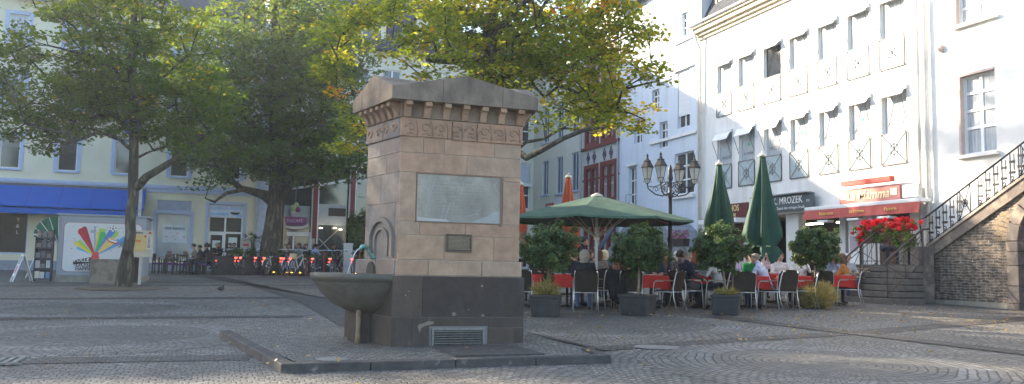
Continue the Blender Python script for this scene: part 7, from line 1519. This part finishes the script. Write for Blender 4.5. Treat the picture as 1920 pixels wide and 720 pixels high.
for lab, px, d, a in (('dark wooden chair at the left end of the cafe table, before the poster window', 303, 37.5, 80), ('dark wooden chair with its back to the poster window behind the cafe table', 325, 38.4, 180), ('dark wooden chair with its back to the square at the left of the cafe table', 330, 36.6, 20), ('dark wooden chair whose purple cushion shows at the near side of the cafe table', 350, 36.5, 0), ('dark wooden chair with a purple seat under the man in the dark jacket', 390, 36.6, -75), ('dark wooden chair behind the cafe table under the second man', 378, 38.2, -80), ('dark wooden chair behind the table under the man in the beige top', 366, 38.6, -100)):
    if wc0 is None: wc0 = o = make_wchair()
    else: o = copy_tree(wc0)
    o.location = gpos(px, d); o.rotation_euler.z = face(a); o['label'] = lab; o['group'] = 'dark chairs of the left cafe'
lt2 = thing('long_cafe_table', 'long brown wooden cafe table set with cups in front of the poster window', 'table', gpos(345, 37.5), face(90)); MB().box(-.4, .4, -.95, .95, .72, .76).build('tabletop', M('oiled_wood', (.28, .17, .1), .5, var=.2, stretch=(8, 1, 1)), lt2, world=False)
for x in (-.35, .35):
    for y in (-.85, .85): MB().box(x-.03, x+.03, y-.03, y+.03, 0, .72).build('leg', dkw, lt2, world=False)
for k, (px, nm) in enumerate(((322, 'menu_stand'), (352, 'menu_stand'), (333, 'cup'), (340, 'cup'), (362, 'cup'))):
    p = gpos(px, 37.4, .762)
    if nm == 'cup': tag(MB().lathe([(.001, 0), (.035, 0), (.042, .09), (.038, .09), (.03, .01)], n=10).build('cup', plate_m, loc=p, world=False, smooth=True), 'white cup on the long brown cafe table', 'cup', 'cups on the long cafe table')
    else: o = MB().box(-.1, .1, -.02, .02, 0, .26).build('menu_card', M('menu_brown', (.18, .08, .06), .6), loc=p, world=False); tag(o, 'brown menu card standing upright on the long cafe table', 'menu card', 'menu cards on the long cafe table')
person('man with dark hair in a beige top facing left at the cafe table', 371, 38.5, -95, 'talk', 'short', (.03, .02, .015), (.4, .34, .26), scale=1.04)
person('second man in dark clothes facing left between the beige top and the near man', 381, 38.0, -90, 'rest', 'short', (.025, .018, .015), (.03, .03, .04))
person('nearest man in a dark jacket facing left on the purple-cushioned chair', 394, 36.7, -80, 'rest', 'curly', (.03, .02, .015), (.015, .015, .025), (.03, .04, .07), scale=1.04)
# planter wall and plants
pw = MB(); tag(pw.box(-.1, 2.9, 38.7, 39.3, .55, 1.5).build('planter_wall', M('dark_planter', (.04, .038, .04), .8, var=.3, bump=.4, space='World'), bevel=.02, loc=(1.4, 39, .6)), 'long dark planter wall behind the left group of bicycles', 'planter')
pw2 = thing('planted_fence', 'low planted fence with dark red posts in front of the ice cafe', 'planter fence', (6, 38.6, .7)); MB().box(3.1, 9.5, 38.7, 39.2, .55, 1.45).build('trough', MATS['dark_planter'], pw2)
for k in range(9): x = 3.1+k*.8; MB().box(x-.035, x+.035, 38.6, 38.68, .6, 1.85 if k % 2 == 0 else 1.55).build('post', M('red_post', (.25, .03, .025), .5), pw2)
MB().box(3.1, 9.5, 38.61, 38.66, .72, .78).build('rail', MATS['red_post'], pw2)
hd_ = leafmat('hedge_leaves', [(0, (.02, .04, .015)), (.5, (.05, .09, .02)), (1, (.14, .17, .04))], .25)
def plant(name, label, cat, c, rad, n, size, m, seed, kind=None, stemz=None, group=None):
    t = thing(name, label, cat, (c[0], c[1], stemz if stemz is not None else c[2]-rad[2]), group=group); r2 = np.random.default_rng(seed); U = r2.normal(size=(n, 3)); U /= np.linalg.norm(U, axis=1)[:, None]; U *= (r2.random(n)**.4)[:, None]
    P = U*np.array(rad)*(1+.25*np.sin(U[:, :1]*9+seed))+np.array(c); leaf_mesh('foliage', P, U+np.array([0, 0, .6]), size*r2.uniform(.6, 1.3, n), r2.random(n), m, t, tuple(t.location), seed, elong=1.6)
    q = MB()
    for k in range(5): q.tube([(c[0]+rng.uniform(-.05, .05), c[1], t.location.z), (c[0]+rng.uniform(-1, 1)*rad[0]*.5, c[1]+rng.uniform(-1, 1)*rad[1]*.5, c[2]+rad[2]*.3)], [.02, .006], 5)
    q.build('stems', bark, t); return t
for k, x in enumerate((.9, 1.5, 2.2, 2.75)): plant('low_shrub', ('leafy low shrub growing in the planter wall, first from the cafe table', 'leafy low shrub in the planter wall under the palm', 'leafy low shrub in the planter wall before the thick trunk', 'leafy low shrub at the right end of the planter wall')[k], 'shrub', (x, 39, 1.68), (.34, .25, .22), 420, .08, hd_, 60+k, stemz=1.5, group='shrubs in the planter')
for k, x in enumerate((4.2, 5.2, 6.2, 7.2)): plant('low_shrub', ('small shrub in the fence trough below the folded parasol', 'small shrub in the fence trough below the ice cream sign', 'small shrub in the fence trough below the red column', 'small shrub in the fence trough beside the white cabinet')[k], 'shrub', (x, 38.95, 1.55), (.42, .2, .16), 320, .07, hd_, 70+k, stemz=1.45, group='shrubs in the planter')
plant('tall_bamboo_shrub', 'tall dark green bamboo-like shrub beside the fountain spout', 'shrub', tuple(pt(672, 435, 40)), (.72, .6, 1.05), 4200, .1, hd_, 81, stemz=.7); plant('dense_green_shrub', 'dense dark shrub low against the left edge of the stone fountain', 'shrub', tuple(pt(690, 462, 40.5)), (.7, .5, .7), 2200, .1, hd_, 82, stemz=.7)
# palm
pp2 = pt(474, 452, 39.1); pa = thing('potted_palm', 'small fan palm above the planter in front of the cream house corner', 'palm', (pp2.x, pp2.y, 1.4)); MB().tube([(pp2.x, pp2.y, 1.4), (pp2.x+.03, pp2.y, 1.8), (pp2.x, pp2.y, pp2.z)], [.12, .11, .07], 9).build('trunk', bark, pa, smooth=True)
fr_ = MB()
for k in range(15):
    a = 2*PI*k/15+rng.uniform(-.2, .2); el = rng.uniform(-.1, 1.1); L_ = rng.uniform(.55, .8); d_ = Vector((math.cos(a)*math.cos(el), math.sin(a)*math.cos(el), math.sin(el))); tip = pp2+d_*L_*.5
    fr_.tube([pp2, tip], [.012, .008], 4); sd_ = d_.cross(Vector((0, 0, 1))).normalized(); upv = sd_.cross(d_)
    for j in range(13):
        b = -1.25+2.5*j/12; q = d_*math.cos(b)+sd_*math.sin(b); e = tip+q*L_*.5+Vector((0, 0, -.08*abs(b))); n_ = q.cross(upv).normalized()*.016; fr_.add([tip-n_, tip+n_, e+Vector((0, 0, -.03))], [(0,1,2)])
fr_.build('fronds', M('palm_green', (.035, .075, .035), .6, var=.3), pa, fix=False)
# white cabinet
p = gpos(655, 38.2); uc = thing('utility_cabinet', 'light grey utility cabinet standing behind the fence near the water jet', 'cabinet', p); MB().box(-.2, .2, -.15, .15, .08, 1.42).build('body', M('cabinet_grey', (.42, .44, .44), .6, var=.15, scale=3), uc, world=False, bevel=.01); MB().box(-.22, .22, -.17, .17, 1.42, 1.48).build('lid', M('cabinet_lid', (.5, .52, .52), .6), uc, world=False); MB().box(-.19, .19, -.14, .14, 0, .08).build('foot', potm, uc, world=False)
# menu boards on the terrace
o = thing('menu_board', 'small cream menu board with a red mark in front of the optician front', 'menu board', gpos(464, 42)); MB().box(-.25, .25, -.02, .02, .9, 1.65).build('panel', M('menu_cream', (.5, .46, .42), .6), o, world=False); MB().box(-.03, .03, -.02, .02, 0, .9).build('post', black, o, world=False); MB().box(-.14, .14, -.026, -.021, 1.3, 1.4).build('print', redp, o, world=False)
# cafe guests behind planter
pl_ = (('grey-haired guest in black behind the planter wall near the optician door', 408+3, 41.5, 170, 'short', (.35, .33, .32), (.02, .02, .02)), ('brown-haired guest close beside the grey-haired one', 416, 41.8, 200, 'bob', (.08, .04, .03), (.04, .03, .03)), ('guest in a brown jacket bent low behind the planter shrubs', 433, 41, 30, 'fringe', (.06, .05, .045), (.08, .07, .06)), ('dark-haired guest facing us beside the cream menu board', 443, 41.8, 180, 'bun', (.02, .015, .012), (.03, .03, .035)),
       ('grey-brown haired guest sitting left of the ice cafe door', 530, 42, 120, 'bob', (.14, .12, .1), (.02, .02, .02)), ('guest facing us just right of the folded beige parasol', 537, 42.4, 190, 'short', (.05, .03, .02), (.03, .03, .03)), ('dark-haired guest before the ice cafe doorway', 546, 42.8, 180, 'curly', (.015, .012, .01), (.03, .025, .03)), ('dark-haired guest in grey-green before the glass door', 565, 42, 200, 'curly', (.015, .012, .01), (.2, .25, .22)), ('guest in dark clothes left of the light blue shirt', 577, 42.3, 180, 'short', (.03, .02, .015), (.05, .045, .04)), ('man in a light blue shirt with a dark strap across his back', 592, 41.6, 20, 'short', (.03, .02, .015), (.3, .4, .62)), ('dark-haired guest beside the light blue shirt', 597, 42.6, 190, 'short', (.02, .015, .01), (.03, .03, .03)), ('guest in black sitting behind the bicycle with the bags', 628, 41, 160, 'curly', (.02, .015, .012), (.02, .02, .025)))
for lab, px, d, a, h_, hc, tp_ in pl_: person(lab, px, d, a, 'rest' if px % 2 else 'talk', h_, hc, tp_, dz=.12, group='guests of the ice cafe')
# ------------------------------------------------------------------ bicycles
rubm = M('tyre_rubber', (.015, .015, .016), .8); chrome = M('bright_metal', (.6, .61, .63), .25, metal=.9); rlight = M('red_lamp', (1, .06, .03), .3, emit=2.2); yref = M('amber_lamp', (1, .6, .08), .3, emit=1.6)  # bicycle reflectors given emission so they shine as under a flash
def make_bike():
    t = thing('bicycle', 'b', 'bicycle'); frm = M('frame_black', (.02, .022, .03), .35)
    def ringy(y, z, r_, rt, n=28): return MB().tube([(0, y+r_*math.cos(2*PI*k/n), z+r_*math.sin(2*PI*k/n)) for k in range(n+1)], rt, 6, cap=False)
    for y in (-.52, .54):
        w_ = MB().lathe([(.025, -.05), (.025, .05)], n=8); w_.xf(Matrix.Translation((0, y, .34)) @ Matrix.Rotation(PI/2, 4, 'Y')); wo = w_.build('wheel', chrome, t, world=False)
        ringy(y, .34, .325, .021).build('tyre', rubm, wo, world=False, smooth=True); ringy(y, .34, .3, .011).build('rim', chrome, wo, world=False, smooth=True); sp_ = MB()
        for k in range(14): a = 2*PI*k/14; sp_.tube([(.02*(-1)**k, y, .34), (0, y+.3*math.cos(a), .34+.3*math.sin(a))], .0025, 3)
        sp_.build('spokes', chrome, wo, world=False)
        MB().tube([(0, y+.36*math.cos(a), .34+.36*math.sin(a)) for a in [R(10+16*k) for k in range(11)]], .022, 5).build('mudguard', M('guard_grey', (.16, .17, .19), .4, metal=.4), t, world=False)
    f_ = MB(); bb_, st_, hd1, hd0, rx = (0, -.06, .3), (0, -.22, .78), (0, .34, .88), (0, .37, .72), (0, -.52, .34)
    for a, b, r_ in ((bb_, st_, .017), (bb_, hd0, .019), ((0, -.2, .7), hd1, .017), (bb_, rx, .011), (st_, rx, .01)): f_.tube([a, b], r_, 6)
    f_.build('frame', frm, t, world=False); MB().tube([hd1, hd0, (0, .44, .55), (0, .54, .34)], .014, 6).build('fork', frm, t, world=False)
    MB().tube([(-.3, .16, 1.02), (-.27, .28, 1.06), (-.05, .33, 1.04), (.05, .33, 1.04), (.27, .28, 1.06), (.3, .16, 1.02)], .012, 6).tube([(0, .34, .88), (0, .33, 1.04)], .012, 6).build('handlebar', chrome, t, world=False)
    MB().tube([(-.3, .2, 1.03), (-.3, .09, 1.01)], .018, 6).tube([(.3, .2, 1.03), (.3, .09, 1.01)], .018, 6).build('grips', rubm, t, world=False)
    MB().add([(-.085, -.34, .95), (.085, -.34, .95), (.03, -.1, .95), (-.03, -.1, .95), (-.1, -.36, .91), (.1, -.36, .91), (.035, -.06, .92), (-.035, -.06, .92)], [(0,1,2,3), (4,7,6,5), (0,4,5,1), (1,5,6,2), (2,6,7,3), (3,7,4,0)]).tube([(0, -.22, .78), (0, -.24, .92)], .013, 6).build('saddle', rubm, t, world=False, bevel=.015)
    MB().box(-.08, .08, -.72, -.3, .715, .73).tube([(-.07, -.7, .715), (-.06, -.55, .36)], .006, 4).tube([(.07, -.7, .715), (.06, -.55, .36)], .006, 4).build('carrier', chrome, t, world=False)
    MB().lathe([(.03, -.06), (.035, .06)], (0, 0, 0), n=8).xf(Matrix.Translation((0, -.06, .3)) @ Matrix.Rotation(PI/2, 4, 'Y')).tube([(.07, -.06, .3), (.08, -.02, .14)], .008, 5).tube([(-.07, -.06, .3), (-.08, -.1, .46)], .008, 5).box(.08, .17, -.06, .02, .12, .145).box(-.17, -.08, -.14, -.06, .455, .48).build('crank', chrome, t, world=False)
    MB().box(-.045, .045, -.745, -.725, .66, .71).build('rear_lamp', rlight, t, world=False); MB().box(-.018, .018, -.9, -.885, .55, .58).build('mudguard_lamp', rlight, t, world=False); MB().box(.09, .16, -.1, -.085, .122, .142).build('pedal_reflector', yref, t, world=False); MB().tube([(0, .4, .82), (0, .46, .82)], .035, 8).build('headlamp', chrome, t, world=False)
    return t
b0 = None
bk_ = ((427, 37.4, 4, (.02, .02, .02), 'black bicycle at the left end of the row, before the planter wall'), (453, 37.3, -8, (.03, .03, .035), 'bicycle second from the left, with two glowing red reflectors close together'), (474, 37.2, 14, (.1, .13, .17), 'tall grey-blue bicycle with bright wheels under the palm'), (490, 37.4, -6, (.3, .3, .32), 'silver bicycle left of the thick linden trunk'), (515, 37.3, 10, (.6, .62, .64), 'white framed bicycle in front of the thick linden trunk'), (538, 37.1, -4, (.03, .08, .2), 'dark blue bicycle below the folded beige parasol'), (548, 37.0, 6, (.35, .45, .55), 'light blue bicycle with a wire basket on its handlebar'), (564, 36.9, 12, (.55, .55, .5), 'white bicycle with a cream bag on its carrier'), (598, 37.1, 0, (.03, .03, .03), 'black bicycle in front of the man in the light blue shirt'), (625, 37.2, -8, (.05, .05, .055), 'bicycle with a brightly glinting rear mudguard'), (637, 37.4, 12, (.02, .02, .025), 'dark bicycle with bags, close to the white cabinet'), (667, 37.2, -5, (.04, .04, .05), 'bicycle at the right end of the row, behind the water jet'))
for px, d, a, c, lab in bk_:
    if b0 is None: b0 = o = make_bike()
    else: o = copy_tree(b0)
    o.location = gpos(px, d); o.scale = (1.1,)*3; o.rotation_euler.z = face(a); o['label'] = lab; o['group'] = 'bicycles parked in front of the cafe'; m_ = M('frame_%02d%02d%02d' % tuple(int(v*99) for v in c), c, .35)
    for ch_ in kids(o):
        if ch_.name.startswith(('frame', 'fork')): ch_.material_slots[0].link = 'OBJECT'; ch_.material_slots[0].material = m_
        if c[0] > .3 and ch_.name.startswith('mudguard') and not ch_.name.startswith('mudguard_lamp'): ch_.material_slots[0].link = 'OBJECT'; ch_.material_slots[0].material = m_
    if px == 548:
        q = MB()
        for z_ in (.88, .96, 1.04, 1.12): w2_ = .13+.1*(z_-.88); q.tube([(-w2_-.04, .4, z_), (w2_+.04, .4, z_), (w2_+.04, .68, z_), (-w2_-.04, .68, z_), (-w2_-.04, .4, z_)], .006, 4)
        for k in range(9): x = -.18+k*.045; q.tube([(x*.85, .68, .88), (x*1.1, .69, 1.12)], .004, 3).tube([(x*.85, .4, .88), (x*1.1, .39, 1.12)], .004, 3)
        q.build('basket', chrome, o, world=False)
    if px == 564: bgm = MB().box(-.12, .12, -.68, -.4, .735, .98).build('bag', M('cream_bag', (.5, .42, .25), .8), world=False, bevel=.04); bgm.location = o.location; bgm.rotation_euler = o.rotation_euler; tag(bgm, 'cream bag on the carrier of the white bicycle', 'bag')
# dark object on the paving
o = MB().ball((0, 0, .09), .12, 8, sx=1.5, sy=.8, sz=.7).ball((.14, 0, .16), .05, 6).add([(-.3, -.04, .1), (-.3, .04, .1), (-.12, .04, .12), (-.12, -.04, .12), (-.3, 0, .13)], [(0,1,2,3), (0,4,1), (4,3,2)]).build('pigeon', M('pigeon_dark', (.02, .02, .024), .7), world=False, smooth=True); p = gpos(422, 24.2); o.location = p; o.rotation_euler.z = 1.0; o.scale = (.7,)*3; tag(o, 'dark pigeon pecking on the paving between linden and fountain', 'pigeon')
# ------------------------------------------------------------------ fallen leaves
r_ = np.random.default_rng(99); n = 1500
X_ = np.concatenate([r_.uniform(-6, 20, 300), r_.normal(11, 3.5, 420)]); Y_ = np.concatenate([r_.uniform(6, 30, 300), r_.normal(14, 2.8, 420)])
ok = (Y_ > 5) & (X_ < 18) & ~((X_ > 1.2) & (X_ < 4.1) & (Y_ > 10.3) & (Y_ < 13.5)); X_, Y_ = X_[ok], Y_[ok]; n = len(X_)
P_ = np.stack([X_, Y_, GA_ if False else -.02+.0125*X_+.0174*Y_+.045], 1); inpl = (X_ > .3) & (X_ < 4.6) & (Y_ > 8.8) & (Y_ < 13.6); P_[inpl, 2] += .09
hold = thing('x', None, None); bpy.data.objects.remove(hold)
fl = leaf_mesh('fallen_leaves', P_, np.stack([r_.normal(0, .3, n), r_.normal(0, .3, n), np.ones(n)], 1), .05*r_.uniform(.5, 1.2, n), .62+.38*r_.random(n), leafmat('fallen_leaf', [(0, (.2, .15, .05)), (.62, (.3, .2, .06)), (.85, (.5, .32, .07)), (1, (.3, .12, .04))], .2), None, (0, 0, 0), 5); fl['kind'] = 'stuff'
weed = leafmat('joint_grass', [(0, (.04, .08, .02)), (1, (.1, .15, .04))], .3)
# ------------------------------------------------------------------ thin volume added over the square for the lens-flare veil
hz = MB().box(-75, 45, -15, 75, -3, 26).build('haze', (lambda: bpy.data.materials.new('haze'))()); hz['kind'] = 'stuff'
m = hz.data.materials[0]; m.use_nodes = True; t = m.node_tree; t.nodes.remove(t.nodes['Principled BSDF']); v = t.nodes.new('ShaderNodeVolumePrincipled'); v.inputs['Color'].default_value = (.82, .9, 1, 1); v.inputs['Density'].default_value = .0008; v.inputs['Anisotropy'].default_value = .45
t.links.new(v.outputs[0], t.nodes['Material Output'].inputs['Volume'])
